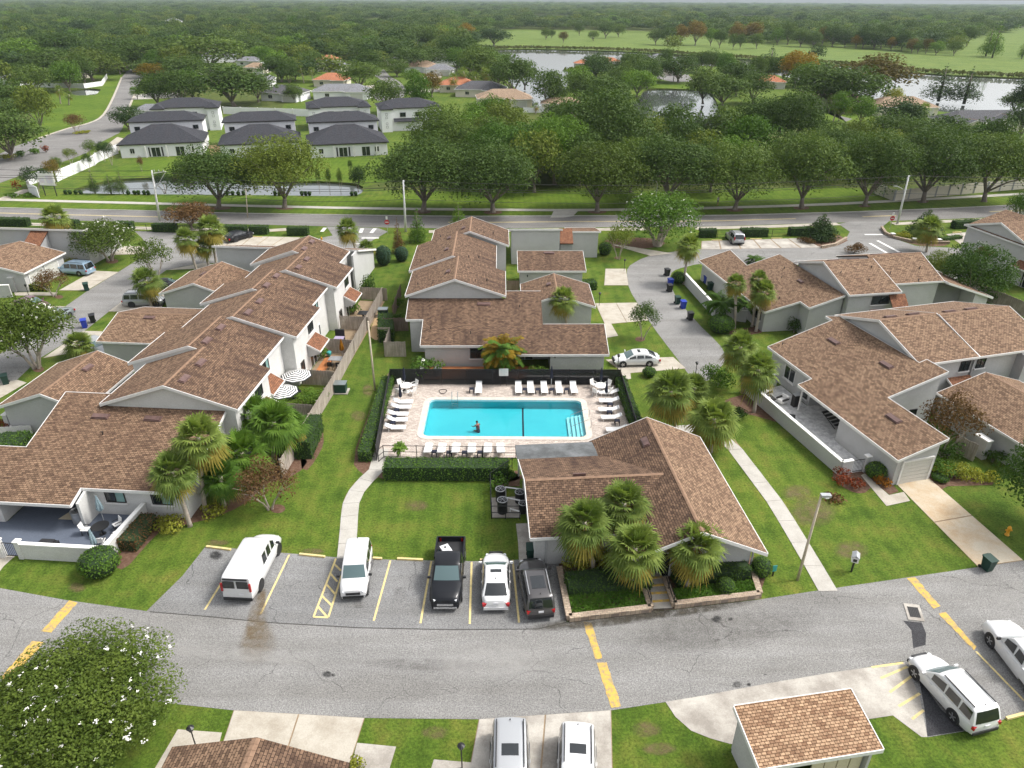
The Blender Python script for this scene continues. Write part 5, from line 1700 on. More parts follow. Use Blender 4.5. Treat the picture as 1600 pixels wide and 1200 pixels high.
def box_leaves(rg, L, W, Hh, dens, leaf):
 P, Nn = [], []
 for area, f in ((L * W, 't'), (L * Hh, 'f'), (L * Hh, 'b'), (W * Hh, 'l'), (W * Hh, 'r')):
  k = int(area * dens)
  if k < 1: continue
  a, b = rg.uniform(-.5, .5, k), rg.uniform(-.5, .5, k)
  o = rg.normal(size=k) * leaf * 0.35 + 0.03 * np.sin(a * L * 2.1)
  z = np.zeros(k)
  if f == 't': p = np.stack([a * L, b * W, Hh + o], 1); nn = (0, 0, 1)
  elif f == 'f': p = np.stack([a * L, -W / 2 - o, (b + .5) * Hh], 1); nn = (0, -1, .3)
  elif f == 'b': p = np.stack([a * L, W / 2 + o, (b + .5) * Hh], 1); nn = (0, 1, .3)
  elif f == 'l': p = np.stack([-L / 2 - o, a * W, (b + .5) * Hh], 1); nn = (-1, 0, .3)
  else: p = np.stack([L / 2 + o, a * W, (b + .5) * Hh], 1); nn = (1, 0, .3)
  P.append(p); Nn.append(np.tile(np.array(nn, float), (k, 1)))
 P, Nn = np.concatenate(P), np.concatenate(Nn)
 Nn += rg.normal(size=Nn.shape) * 0.75 + np.array([0, 0, .35])
 Nn /= np.linalg.norm(Nn, axis=1, keepdims=True)
 return P, Nn

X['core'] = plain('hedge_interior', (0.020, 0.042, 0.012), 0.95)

def hedge(a, b, width, height, label, mat='hedge', leaf=0.15, dens=None, name='hedge', group=None, cat='hedge'):
 A, B = Vector((a[0], a[1], 0)), Vector((b[0], b[1], 0))
 L = (B - A).length
 c = (A + B) / 2
 root = thing(name, label, cat, c, math.atan2(B.y - A.y, B.x - A.x), group)
 rg = np.random.default_rng(int(abs(c.x * 91 + c.y * 37)) % 9999)
 P, Nn = box_leaves(rg, L, width, height, dens or 1.5 / (leaf * leaf), leaf)
 ob = obj('foliage', quads_mesh('foliage', leaf_arrays(P, Nn, leaf, rg, 1.6), X[mat]), root)
 MB().box(-L / 2 + .05, L / 2 - .05, -width / 2 + .05, width / 2 - .05, 0, height - 0.05).build('branches', X['core'], root)
 return root

def hedge_px(a, b, width, height, label, **k):
 return hedge(at(*a), at(*b), width, height, label, **k)

def shrub(pos, w, h, label, mat='hedge', leaf=0.12, name='shrub', group=None, cat='shrub', ragged=0.0, core=True, dens=1.0):
 rg = np.random.default_rng(int(abs(pos[0] * 53 + pos[1] * 71)) % 9999)
 root = thing(name, label, cat, (pos[0], pos[1], 0), 0, group)
 if ragged:
  L = [(rg.uniform(-.3, .3) * w, rg.uniform(-.3, .3) * w, h * rg.uniform(.3, .72), w * rg.uniform(.18, .32), h * rg.uniform(.22, .34)) for _ in range(9)]
 else:
  L = [(0, 0, h * 0.5, w / 2, h * 0.5)]
 area = 3.1 * w * (w + h) / 2
 P, Nn = lobe_points(L, int(dens * area * 1.5 / (leaf * leaf)), rg, 0.93 if not ragged else 0.6, 0.7)
 obj('foliage', quads_mesh('foliage', leaf_arrays(P, Nn, leaf, rg, 1.6), X[mat]), root)
 if core and not ragged:
  MB().lathe([(0.05, 0), (w * .36, h * .12), (w * .455, h * .5), (w * .36, h * .84), (0.05, h * .95)], 12).build('branches', X['core'], root, True)
 else:
  MB().tube([(0, 0, -.05), (0, 0, h * .5)], [.06, .03], 5).tube([(0.03, 0, 0), (w * .2, w * .1, h * .5)], [.04, .02], 5).tube([(0, 0.03, 0), (-w * .2, -w * .1, h * .5)], [.04, .02], 5).build('stem', X['bark'], root)
 return root

def shrub_px(px, py, wpx, h, label, **k):
 p = at(px, py)
 dep = (p - Vector((0, 0, CAM_H))).dot(_f)
 return shrub(p, wpx * dep / FPX, h, label, **k)

proto_oak('oak', 'oak', 14500, 0.30, 5, 12.0, 10.5, 1.5, 40, 1, lr=(0.09, 0.24))
proto_oak('oakmid', 'oak', 3600, 0.50, 7, 11.0, 10.0, 1.2, 30, 2, lr=(0.09, 0.25))
proto_oak('oakfar', 'oak', 620, 0.95, 5, 11.0, 10.0, 1.2, 18, 3, lr=(0.18, 0.30))
proto_oak('open', 'crape', 2600, 0.24, 3, 6.0, 5.5, 1.5, 22, 4, 'bark_pale', 0.45, 3, zf=1.3, lr=(0.13, 0.22), r0=0.10)
proto_oak('crape', 'crape', 13000, 0.19, 2, 7.0, 5.6, 1.2, 30, 5, 'bark_pale', 0.5, 4, 140, zf=1.3, lr=(0.13, 0.22), r0=0.12)
proto_oak('crapenear', 'crape', 52000, 0.15, 1, 8.0, 5.4, 0.6, 52, 6, 'bark_pale', 0.5, 5, 230, zf=1.2, aspect=1.9, lr=(0.11, 0.20), r0=0.11)
proto_oak('leafy', 'green', 9000, 0.22, 2, 7.5, 6.2, 0.9, 30, 7, 'bark', 0.55, 2, zf=1.0, lr=(0.13, 0.22), r0=0.12)
proto_oak('bushy', 'hedge', 7000, 0.26, 1, 9.0, 6.2, 0.9, 26, 8, 'bark_pale', 0.6, 4, 90, zf=1.4)
proto_cone('fir', 'green', 2600, 0.22, 2, 2.6, 6.5)
proto_cone('cypress', 'dark', 2400, 0.40, 2, 5.5, 13.0, 1.5, 2, 10, 0.5)
proto_cone('darkfir', 'dark', 5200, 0.30, 1, 4.2, 5.5, 0.1, 3, 8, 0.3)
proto_fanpalm('sabal', 4)
proto_fanpalm('sabalfar', 2, 1.7, 30, 3, 0.5, nseg=9)
proto_fanpalm('livistona', 3, 2.0, 52, 5, 0.25, -50, 'green', 'palm_yellow', 19)
proto_feather('areca', 2, 2.0, 30, 2, 'green', 'palm_yellow', 24, 0.07, 0.5, 0.0, 5)
proto_feather('crotonpalm', 1, 2.2, 90, 4, 'green', 'gold', 13, 0.13, 0.60, 0.42, -40)

# ---------------------------------------------------------------- planting of the estate
PG = 'cabbage palms of the estate'
palm_px('sabal', (297, 822), (270, 737), 80, 'cabbage palm with the lower crown beside yellow shrubs on the west lawn')
palm_px('sabal', (321, 797), (311, 684), 90, 'taller cabbage palm with yellowing skirt rising before the broad west roof')
palm_px('sabal', (927, 893), (913, 817), 96, 'cabbage palm standing in the yellow shrubs before the clubhouse')
palm_px('sabal', (978, 862), (975, 787), 88, 'cabbage palm closest to the clubhouse wall and roof valley')
palm_px('sabal', (987, 920), (993, 857), 98, 'cabbage palm left of the clubhouse steps')
palm_px('sabal', (1073, 918), (1088, 853), 94, 'cabbage palm right of the clubhouse steps')
palm_px('sabal', (1054, 672), (1048, 612), 84, 'cabbage palm on the lawn beside the pool hedge')
palm_px('sabal', (1110, 706), (1116, 655), 84, 'cabbage palm behind the clubhouse beside the slab path')
palm_px('sabal', (1178, 644), (1185, 578), 70, 'cabbage palm against the tiled patio wall')
palm_px('sabal', (1160, 614), (1157, 543), 64, 'golden-skirted cabbage palm before the east corner unit')
palm_px('sabal', (1068, 444), (1076, 384), 44, 'tall cabbage palm at the bend of the curved lane')
palm_px('sabal', (1147, 513), (1150, 443), 38, 'slim palm of three beside the round bush and low wall')
palm_px('sabal', (1175, 510), (1186, 436), 34, 'rear slim palm of three beside the low garden wall')
palm_px('sabal', (1181, 518), (1193, 456), 46, 'broad-crowned slim palm of three by the grey corner')
palm_px('sabal', (885, 512), (880, 468), 48, 'lone palm with rounded crown in the centre courtyard')
palm_px('sabal', (100, 397), (85, 339), 48, 'tall palm before the long blank wall of the far west unit')
palm_px('sabal', (237, 482), (228, 438), 52, 'palm between the silver crossover and the west lane')
palm_px('sabal', (307, 422), (290, 373), 42, 'left palm of the trio at the head of the west lane')
palm_px('sabal', (326, 416), (318, 385), 34, 'short palm of the trio at the head of the west lane')
palm_px('sabal', (338, 412), (328, 357), 52, 'highest palm of the trio at the head of the west lane')
palm_px('sabal', (122, 556), (123, 538), 50, 'squat trunkless palm beside the west lane driveway')
palm_px('sabal', (556, 392), (543, 358), 42, 'palm beside the entry road stop line')
palm_px('sabal', (573, 402), (573, 388), 32, 'squat yellowish palm beside the entry road')
palm_px('sabal', (1447, 394), (1452, 356), 46, 'palm in the stone-edged entry bed')
palm_px('sabal', (1083, 628), (1085, 606), 56, 'squat palm before the lawn palm by the lane end')
for b, c, w, t in (((385, 752), (378, 708), 92, 'low fan palm of the west clump above the reddish shrub'), ((428, 722), (428, 660), 86, 'upright fan palm of the west clump beside the fence'), ((455, 705), (452, 668), 70, 'fan palm of the west clump leaning over the fence'), ((398, 700), (396, 648), 78, 'fan palm of the west clump against the terrace wall'), ((350, 790), (345, 745), 70, 'shaded fan palm behind the tall cabbage palm'), ((335, 760), (338, 728), 70, 'dark fan palm tucked against the west unit wall')):
 palm_px('livistona', b, c, w, t, 'fan palms in the west clump', mat=None if w > 75 else 'hedge')
palm_px('crotonpalm', (786, 590), (785, 550), 70, 'bushy palm with yellow drooping leaves over the pool screen', None, trunk_r=0.1)
shrub_px(672, 590, 56, 2.2, 'bushy broad-leaved shrub beside the air conditioner behind the pool', mat='green', leaf=0.3, ragged=1)
palm_px('areca', (1130, 505), (1128, 475), 60, 'feathery palm behind the low garden wall', 'feather palms of the gardens', mat='hedge', trunk_r=0.08)
palm_px('areca', (1165, 500), (1163, 478), 52, 'feathery palm in the walled yard beside the slim palms', 'feather palms of the gardens', mat='hedge', trunk_r=0.08)
palm_px('areca', (1180, 412), (1180, 406), 30, 'feathery palm behind the far east roofs', 'feather palms of the gardens', mat='hedge', trunk_r=0.05)
palm_px('areca', (626, 716), (625, 700), 26, 'potted leafy palm at the pool gate', 'feather palms of the gardens', trunk_r=0.03)

HG = 'clipped hedges'
hedge_px((602, 743), (795, 744), 1.5, 1.3, 'long clipped hedge in front of the pool deck', mat='hedge')
hedge_px((570, 722), (607, 600), 1.15, 1.0, 'clipped hedge along the west side of the pool screen', mat='green')
hedge_px((994, 672), (968, 600), 1.0, 1.0, 'clipped hedge along the east side of the pool screen', mat='green')
hedge_px((474, 718), (493, 672), 1.5, 1.7, 'dense rounded hedge outside the wooden fence', mat='hedge_dark')
hedge_px((197, 862), (233, 818), 1.6, 1.0, 'brown twiggy hedge along the patio wall', mat='shrub_brown')
hedge_px((884, 922), (1012, 912), 1.7, 0.9, 'low dark hedge in the left clubhouse planter', mat='hedge_dark')
hedge_px((1052, 910), (1166, 897), 1.3, 1.0, 'low dark hedge in the right clubhouse planter', mat='hedge_dark')
hedge_px((604, 535), (604, 508), 1.7, 1.6, 'block hedge beside the bin enclosure', mat='hedge_dark')
RH = 'road hedges'
for a, b, t in (((-10, 352), (47, 353), 'at the far west'), ((82, 355), (124, 356), 'behind the tall west palm'), ((180, 358), (209, 359), 'behind the flowering tree'), ((241, 361), (277, 362), 'before the brownish tree'), ((352, 364), (386, 365), 'behind the black saloon'), ((391, 365), (420, 365), 'between pole and entry'), ((450, 367), (483, 367), 'beside the hydrant island'), ((1092, 370), (1118, 370), 'beside the curved street lamp'), ((1156, 369), (1198, 369), 'behind the silver estate car'), ((1232, 368), (1264, 367), 'beside the dark conifer'), ((1488, 357), (1530, 355), 'by the right house'), ((880, 372), (912, 372), 'behind the grey end wall')):
 hedge_px(a, b, 1.3, 1.3, 'clipped road hedge ' + t, mat='hedge_dark', leaf=0.16, group=RH)
hedge_px((905, 452), (930, 450), 1.6, 1.1, 'clipped hedge beside the centre driveway', mat='hedge')
hedge_px((0, 702), (44, 700), 2.2, 1.1, 'bright hedge behind the white picket fence', mat='green')
hedge_px((30, 452), (78, 453), 1.2, 0.9, 'yellow-green hedge along the double garage', mat='yellowgreen', leaf=0.14)
hedge_px((1470, 376), (1500, 372), 1.0, 0.5, 'low hedge edging the entry bed', mat='hedge', leaf=0.14)
hedge_px((0, 691), (50, 691), 1.0, 0.5, 'dark low planting beside the patio gate', mat='hedge_dark')
shrub_px(160, 893, 62, 1.75, 'bright round bush at the patio wall corner', mat='green', leaf=0.16)
shrub_px(1132, 926, 30, 1.15, 'clipped ball shrub in the right planter', mat='green', leaf=0.09)
shrub_px(1187, 898, 34, 1.4, 'round bush at the clubhouse corner', mat='hedge')
shrub_px(1125, 518, 42, 2.0, 'large round bush beside the three slim palms', mat='hedge', leaf=0.16)
shrub_px(1121, 602, 58, 2.3, 'large leafy bush at the lane end', mat='hedge', leaf=0.2, ragged=1)
shrub_px(1240, 520, 24, 2.2, 'upright bush at the grey corner of the far east terrace', mat='hedge_dark', leaf=0.18, ragged=1)
shrub_px(600, 414, 25, 2.9, 'blue-green clipped juniper beside the entry lawn', mat='juniper', leaf=0.14)
shrub_px(628, 408, 22, 2.2, 'smaller blue-green juniper by the centre fence', mat='juniper', leaf=0.14)
shrub_px(945, 398, 22, 2.0, 'clipped ball shrub before the end wall', mat='green', leaf=0.14)
shrub_px(922, 394, 14, 1.4, 'small dark ball shrub beside the end wall', mat='hedge_dark', leaf=0.14)
shrub_px(904, 392, 24, 1.6, 'spiky dark bromeliad-like shrub by the end wall', mat='hedge_dark', leaf=0.3, ragged=1)
shrub_px(1060, 442, 24, 1.6, 'round bush at the lane bend', mat='hedge', leaf=0.15)
shrub_px(1014, 588, 22, 1.0, 'mounded bush beside the white car driveway', mat='hedge', leaf=0.12)
shrub_px(838, 590, 34, 1.3, 'light green loose bush behind the pool screen', mat='green', leaf=0.16, ragged=1)
shrub_px(852, 587, 12, 0.9, 'small seedling bush behind the pool screen', mat='green', leaf=0.14, ragged=1)
shrub_px(490, 628, 50, 1.7, 'bright bushy shrub beside the striped umbrellas', mat='green', leaf=0.17, ragged=1)
shrub_px(780, 765, 34, 1.3, 'broad-leaved bush beside the air conditioner yard', mat='hedge', leaf=0.24, ragged=1)
shrub_px(797, 748, 26, 1.0, 'leafy bush at the end of the long hedge', mat='hedge', leaf=0.2, ragged=1)
shrub_px(1322, 756, 46, 1.2, 'red-leaved croton shrub at the tiled patio wall', mat='shrub_red', leaf=0.2, ragged=1)
shrub_px(1376, 758, 30, 0.95, 'orange-leaved croton shrub beside the garage', mat='shrub_orange', leaf=0.18, ragged=1)
shrub_px(1367, 745, 34, 1.3, 'round green shrub beside the patio gate', mat='green', leaf=0.13)
shrub_px(1468, 750, 26, 0.5, 'tiny mounded shrub at the driveway corner', mat='green', leaf=0.12)
for x, y, w, t in ((1467, 742, 34, 'at the garage corner'), (1498, 746, 40, 'in the middle of the east bed'), (1525, 750, 40, 'below the white gate pillars'), (1548, 752, 30, 'at the end of the east bed'), (265, 822, 60, 'at the foot of the front palm'), (335, 805, 40, 'beyond the taller palm'), (898, 888, 52, 'beside the grey parked crossover'), (935, 887, 50, 'around the planter palm'), (968, 884, 34, 'next to the clubhouse door')):
 shrub_px(x, y, w, 1.5 if y > 880 else 1.05, 'yellow-green variegated shrub ' + t, mat='yellowgreen', leaf=0.17, ragged=1, group='variegated shrubs')
shrub_px(1480, 742, 60, 1.1, 'dark green shrub row under the garage eave', mat='hedge', leaf=0.18, ragged=1)
shrub_px(1480, 716, 44, 1.8, 'dark broad-leaved bush beside the slatted gate', mat='hedge_dark', leaf=0.22, ragged=1)
shrub_px(1550, 722, 36, 1.3, 'dark bush between the white gate pillars', mat='hedge_dark', leaf=0.2, ragged=1)
shrub_px(115, 415, 30, 1.3, 'yellowish bush under the tall west palm', mat='yellowgreen', leaf=0.2, ragged=1)
shrub_px(135, 408, 26, 1.2, 'green bush beside the flowering tree', mat='hedge', leaf=0.2, ragged=1)
shrub_px(205, 556, 44, 1.5, 'broad-leaved bush behind the garages', mat='green', leaf=0.28, ragged=1)
shrub_px(1155, 652, 36, 1.0, 'dark low bush under the patio palms', mat='hedge_dark', leaf=0.18, ragged=1)
shrub_px(562, 420, 40, 2.0, 'dark leafy bush beside the fenced yard', mat='hedge_dark', leaf=0.25, ragged=1)
shrub_px(578, 460, 34, 2.6, 'climber-covered bush over the fenced yard corner', mat='hedge_dark', leaf=0.25, ragged=1)
shrub_px(552, 490, 26, 1.2, 'leafy pot plants in the fenced yard', mat='green', leaf=0.2, ragged=1)
shrub_px(505, 560, 24, 1.4, 'leafy plants beside the orange umbrella', mat='green', leaf=0.2, ragged=1)
shrub_px(622, 480, 22, 1.4, 'bush in the fenced yard of the centre terrace', mat='hedge', leaf=0.2, ragged=1)
shrub_px(620, 502, 26, 1.0, 'low plants in the fenced yard of the centre terrace', mat='hedge_dark', leaf=0.2, ragged=1)
shrub_px(1410, 372, 26, 1.2, 'yellow-green bush in the entry bed', mat='yellowgreen', leaf=0.2, ragged=1)
shrub_px(1300, 372, 22, 1.1, 'yellow-green bush beside the visitor bays', mat='yellowgreen', leaf=0.2, ragged=1)
shrub_px(1334, 396, 34, 1.8, 'brown dry shrub behind the far east roofs', mat='shrub_brown', leaf=0.16, ragged=1)
shrub_px(560, 1200, 34, 0.9, 'yellow-green spiky shrub beside the near driveway', mat='yellowgreen', leaf=0.16, ragged=1)
shrub_px(1260, 380, 26, 0.9, 'dark mounded shrub beside the visitor bays', mat='shrub_brown', leaf=0.16, ragged=1)
shrub_px(55, 668, 30, 1.4, 'wispy plants against the garage gable', mat='hedge', leaf=0.14, ragged=1, dens=0.4)
shrub_px(10, 672, 24, 1.1, 'dark red plants beside the gate pillar', mat='shrub_red', leaf=0.16, ragged=1)
shrub_px(1535, 470, 34, 1.6, 'bushes behind the far east end unit', mat='hedge_dark', leaf=0.2, ragged=1)
shrub_px(1565, 472, 24, 1.2, 'brownish bush behind the far east end unit', mat='shrub_brown', leaf=0.2, ragged=1)
tree_px('crapenear', 125, 1062, 1140, 258, 'broad white-flowering tree filling the near left corner', name='crape_myrtle')
tree_px('crape', 172, 348, 407, 88, 'white-flowering tree on the far west lawn', name='crape_myrtle')
tree_px('crape', 42, 470, 575, 118, 'white-flowering tree beside the west lane', name='crape_myrtle', bx=58)
tree_px('open', 245, 375, 437, 56, 'thin-leaved young tree beside the silver crossover', name='young_tree')
tree_px('open', 85, 424, 463, 46, 'reddish young tree before the double garage', name='young_tree', mat='shrub_brown')
tree_px('open', 1004, 474, 530, 46, 'sparse young tree beside the curved lane', name='young_tree', mat='oak')
tree_px('open', 966, 352, 405, 40, 'sparse young tree by the end wall', name='young_tree', mat='oak_light')
tree_px('open', 422, 728, 795, 86, 'reddish shrub-tree on the west lawn', name='young_tree', mat='shrub_brown')
tree_px('open', 1472, 622, 712, 84, 'reddish-tipped tree between the east roofs', name='young_tree', mat='shrub_brown')
tree_px('leafy', 1512, 384, 475, 96, 'dense glossy tree before the right house', name='leafy_tree', mat='hedge_dark')
tree_px('leafy', 1590, 690, 828, 150, 'dense tree at the right edge beside the driveway', name='leafy_tree', mat='hedge_dark', bx=1625)
tree_px('bushy', 1027, 304, 384, 112, 'large round many-stemmed tree beside the road', name='broadleaf_tree')
tree_px('oakmid', 300, 318, 358, 64, 'brownish round tree by the road', name='broadleaf_tree', mat='shrub_brown')
tree_px('fir', 623, 338, 395, 18, 'thin browning conifer by the entry lawn', name='conifer', mat='shrub_brown')
tree_px('fir', 653, 320, 378, 27, 'pointed bright conifer behind the centre terrace', name='conifer')
tree_px('fir', 717, 313, 362, 30, 'pointed conifer beyond the centre roofs', name='conifer')
tree_px('darkfir', 1281, 330, 374, 44, 'dark dense conifer at the visitor bays', name='conifer')
tree_px('darkfir', 1443, 323, 368, 44, 'dark dense conifer in the entry bed', name='conifer')
tree_px('bushy', 1590, 302, 345, 40, 'dark round tree at the right end of the road', name='broadleaf_tree')
tree_px('leafy', 1462, 394, 445, 56, 'light bushy tree beside the dense glossy tree', name='leafy_tree', mat='oak_light')

shrub_px(1302, 782, 34, 0.45, 'grey heap of dead palm fronds behind the tan lamp post', mat='shrub_brown', leaf=0.3, ragged=1, name='frond_heap', cat='debris')

# ---------------------------------------------------------------- trees beyond the road
RT = 'oaks in the row along the road'
for k, (cx, bx, top, base, w, m, t) in enumerate((
  (312, 342, 232, 325, 128, None, 'dark oak between the pond and the road, crooked trunk'), (440, 445, 214, 325, 122, 'oak_light', 'light green oak beside the pond with straight trunk'),
  (628, 662, 214, 331, 146, None, 'leaning-trunk oak behind the white utility pole'), (768, 770, 222, 332, 138, None, 'grey-green oak with forked pale trunk'),
  (935, 933, 224, 331, 126, 'oak_light', 'lighter oak with slim upright trunk by the paved crossing'), (1046, 1040, 214, 320, 134, None, 'oak overhanging the far pavement behind the round tree'),
  (1150, 1148, 226, 328, 118, None, 'oak with forked trunk beside the pavement patch'), (1254, 1252, 206, 325, 124, None, 'oak with leaning trunk on the open verge'),
  (1350, 1351, 206, 322, 116, None, 'oak at the corner of the pale fence'), (1436, 1442, 202, 316, 126, None, 'thick-trunked oak before the pale fence'),
  (1532, 1537, 206, 315, 124, None, 'leaning oak before the pale fence at the right'))):
 tree_px('oak', cx, top, base, w, t, name='oak_tree', group=RT, mat=m, bx=bx)
LOOK = {None: 'dark olive', 'green': 'bright green', 'oak_light': 'light olive', 'dark': 'deep green', 'gold': 'golden-leaved', 'rust': 'rust-coloured', 'yellowgreen': 'yellow-green', 'hedge': 'fresh green', 'shrub_brown': 'brownish'}
BT = 'broadleaf trees between the road and the lake'
mid_trees = [(692, 165, 272, 100, None), (790, 190, 292, 112, 'green'), (866, 180, 288, 96, 'green'), (938, 140, 268, 140, None), (882, 152, 228, 72, None), (1012, 208, 284, 84, None), (1092, 204, 280, 84, 'oak_light'),
    (1163, 180, 262, 78, 'green'), (1232, 142, 246, 96, None), (1180, 152, 242, 86, None), (1292, 196, 282, 96, None), (1392, 206, 280, 88, 'oak_light'), (1585, 216, 292, 84, None),
    (1592, 158, 220, 50, 'dark'), (745, 200, 280, 90, None), (835, 205, 300, 80, 'oak_light'), (905, 200, 290, 80, None), (1600, 120, 180, 44, 'dark'), (1110, 215, 300, 80, None), (985, 215, 300, 70, None), (1330, 185, 258, 60, 'oak_light'), (725, 205, 255, 50, 'green'), (560, 260, 300, 24, 'dark'), (770, 148, 200, 44, 'green'), (745, 160, 205, 40, 'green'), (700, 180, 240, 40, 'dark')]
for cx, top, base, w, m in mid_trees:
 tree_px('oak' if w > 85 else 'oakmid', cx, top, base, w, LOOK[m] + (' wide-crowned' if w > 85 else ' smaller') + ' tree in the dense belt between road and lake', name='broadleaf_tree', group=BT, mat=m)
UT = 'trees around the lakeside and neighbouring houses'
upper = [(856, 108, 172, 52, None), (802, 84, 152, 62, None), (905, 112, 168, 50, None), (945, 120, 182, 80, None), (1012, 86, 126, 66, None), (1060, 86, 129, 62, None), (1098, 104, 162, 60, None), (1150, 96, 150, 60, None), (1128, 116, 166, 74, None), (1176, 112, 162, 56, None),
   (1242, 80, 134, 52, 'gold'), (1272, 98, 168, 88, None), (1332, 104, 172, 96, None), (1362, 84, 148, 112, 'rust'), (1295, 116, 168, 66, None), (1404, 152, 204, 62, 'dark'), (1584, 142, 178, 46, None), (1390, 138, 175, 34, 'yellowgreen'), (940, 120, 165, 70, None),
   (72, 76, 124, 84, None), (146, 74, 126, 88, 'oak_light'), (192, 60, 112, 88, None), (262, 58, 112, 86, None), (242, 78, 112, 58, None), (240, 99, 127, 44, 'gold'), (330, 54, 112, 112, None), (296, 86, 128, 70, None), (366, 98, 166, 116, None), (404, 112, 160, 44, None),
   (380, 56, 92, 62, None), (440, 86, 128, 62, None), (486, 80, 116, 52, None), (564, 95, 140, 62, None), (450, 56, 88, 42, 'green'), (530, 48, 86, 72, None), (600, 58, 96, 84, None), (640, 74, 112, 62, None), (672, 74, 108, 62, None), (716, 58, 106, 62, None), (748, 70, 132, 62, None), (772, 44, 72, 54, 'dark'),
   (700, 40, 72, 42, 'green'), (728, 36, 70, 26, 'gold'), (650, 38, 76, 62, None), (18, 172, 250, 100, None), (10, 124, 182, 74, None), (66, 130, 206, 50, 'oak_light'), (202, 166, 203, 48, 'dark'), (40, 60, 110, 70, 'green'), (100, 50, 100, 90, None), (280, 110, 150, 60, None), (675, 112, 152, 34, 'rust'), (645, 108, 136, 30, 'green'),
   (30, 155, 190, 60, None), (215, 135, 155, 18, 'green'), (245, 125, 150, 30, 'green'), (258, 122, 146, 34, 'hedge'), (410, 72, 100, 40, 'green'), (460, 130, 160, 30, None), (500, 62, 92, 60, None), (565, 60, 92, 50, None), (620, 92, 120, 40, None), (585, 95, 112, 36, None), (780, 96, 130, 40, None), (820, 95, 140, 44, None), (870, 132, 172, 36, None), (735, 44, 60, 40, None), (1555, 200, 225, 24, 'green'), (1310, 142, 190, 30, 'green'), (1345, 150, 195, 44, 'green'), (1420, 165, 205, 40, None)]
for cx, top, base, w, m in upper:
 tree_px('oakmid', cx, top, base, w, LOOK[m] + (' wide-crowned' if w > 70 else ' mid-sized' if w > 40 else ' small') + (' tree near the lake' if cx > 790 else ' tree among the older houses') + ' beyond the road', name='broadleaf_tree', group=UT, mat=m)
for cx, top, base, w in ((1202, 68, 112, 32), (1466, 98, 158, 46), (1506, 102, 162, 48), (920, 84, 112, 14), (930, 82, 112, 14), (964, 82, 112, 13), (972, 86, 112, 13), (1190, 85, 122, 22)):
 tree_px('cypress', cx, top, base, w, 'tall pointed cypress on the lake shore', name='cypress_tree', group='lakeshore cypresses')
for cx, top, base, w in ((149, 266, 302, 17), (174, 270, 303, 22), (193, 262, 303, 16)):
 tree_px('cypress', cx, top, base, w, 'slim conifer on the pond edge', name='cypress_tree', group='slim conifers on the pond edge', mat='oak')
GT = 'trees on the golf course'
golf = [(853, 43, 62, 16, None), (880, 49, 67, 15, 'rust'), (927, 48, 64, 18, None), (946, 36, 60, 24, None), (966, 37, 58, 22, None), (1024, 44, 70, 24, None), (1043, 42, 71, 26, None), (1063, 38, 69, 24, 'rust'), (1086, 32, 71, 32, 'rust'), (1110, 44, 72, 18, 'green'), (1124, 46, 75, 20, None), (1145, 52, 77, 15, None), (1156, 52, 77, 15, None), (1182, 52, 76, 22, None), (1214, 43, 70, 24, 'green'), (1250, 44, 73, 34, None), (1270, 50, 74, 24, None), (1300, 38, 73, 30, None), (1284, 42, 72, 18, 'rust'), (1320, 46, 74, 26, None), (1337, 54, 76, 16, 'gold'), (1365, 44, 77, 36, None), (1348, 40, 76, 30, None), (1392, 58, 79, 17, 'rust'), (1408, 46, 80, 24, None), (1424, 60, 83, 18, 'rust'), (1433, 63, 84, 15, None), (1446, 60, 84, 18, 'rust'), (1462, 64, 86, 24, 'green'), (1490, 64, 87, 22, None), (1510, 42, 72, 26, None), (1376, 36, 76, 30, None), (1230, 34, 70, 26, None), (1150, 34, 66, 26, 'rust'), (1175, 34, 66, 30, 'rust'), (862, 46, 60, 12, None), (905, 36, 56, 16, None)]
for cx, top, base, w, m in golf:
 tree_px('oakmid', cx, top, base, w, LOOK[m] + (' broad' if w > 25 else ' compact') + ' tree standing on the golf course beyond the lake', name='course_tree', group=GT, mat=m)
for cx, top, base, w in ((1540, 34, 88, 22), (1550, 30, 90, 24), (1596, 55, 92, 14)):
 tree_px('cypress', cx, top, base, w, 'tall slender pine on the golf fairway', name='pine_tree', group='tall pines on the golf fairway', mat='green')
for cx in (103, 110, 119, 127, 201, 211, 217, 226, 232, 355, 364, 373, 381, 430, 437, 472, 478, 484, 550, 556):
 shrub_px(cx, 303.0 + 0.006 * cx, 6.0, 0.9, 'small dark shrub planted along the pond edge', mat='hedge_dark', leaf=0.35, group='small shrubs along the pond')
for cx, top, base, w, m in ((145, 218, 250, 22, None), (112, 232, 256, 20, 'oak_light'), (92, 245, 272, 18, None), (60, 260, 302, 40, 'dark'), (88, 250, 290, 26, 'rust'), (112, 205, 262, 0, None), (140, 240, 268, 16, None), (164, 220, 252, 16, 'dark'), (175, 222, 258, 16, 'dark'), (120, 178, 209, 28, 'shrub_brown'), (222, 244, 268, 9, 'shrub_brown'), (280, 275, 300, 14, 'shrub_brown'), (300, 280, 302, 14, 'shrub_brown'), (258, 268, 302, 30, 'dark'), (500, 260, 302, 8, None), (516, 262, 304, 9, None), (533, 262, 304, 9, None), (548, 250, 272, 8, None)):
 if w: tree_px('open', cx, top, base, w, LOOK.get(m, 'dark olive') + ' young tree near the pond and entrance wall', name='young_tree', group='young trees near the pond and entrance wall', mat=m or 'oak')
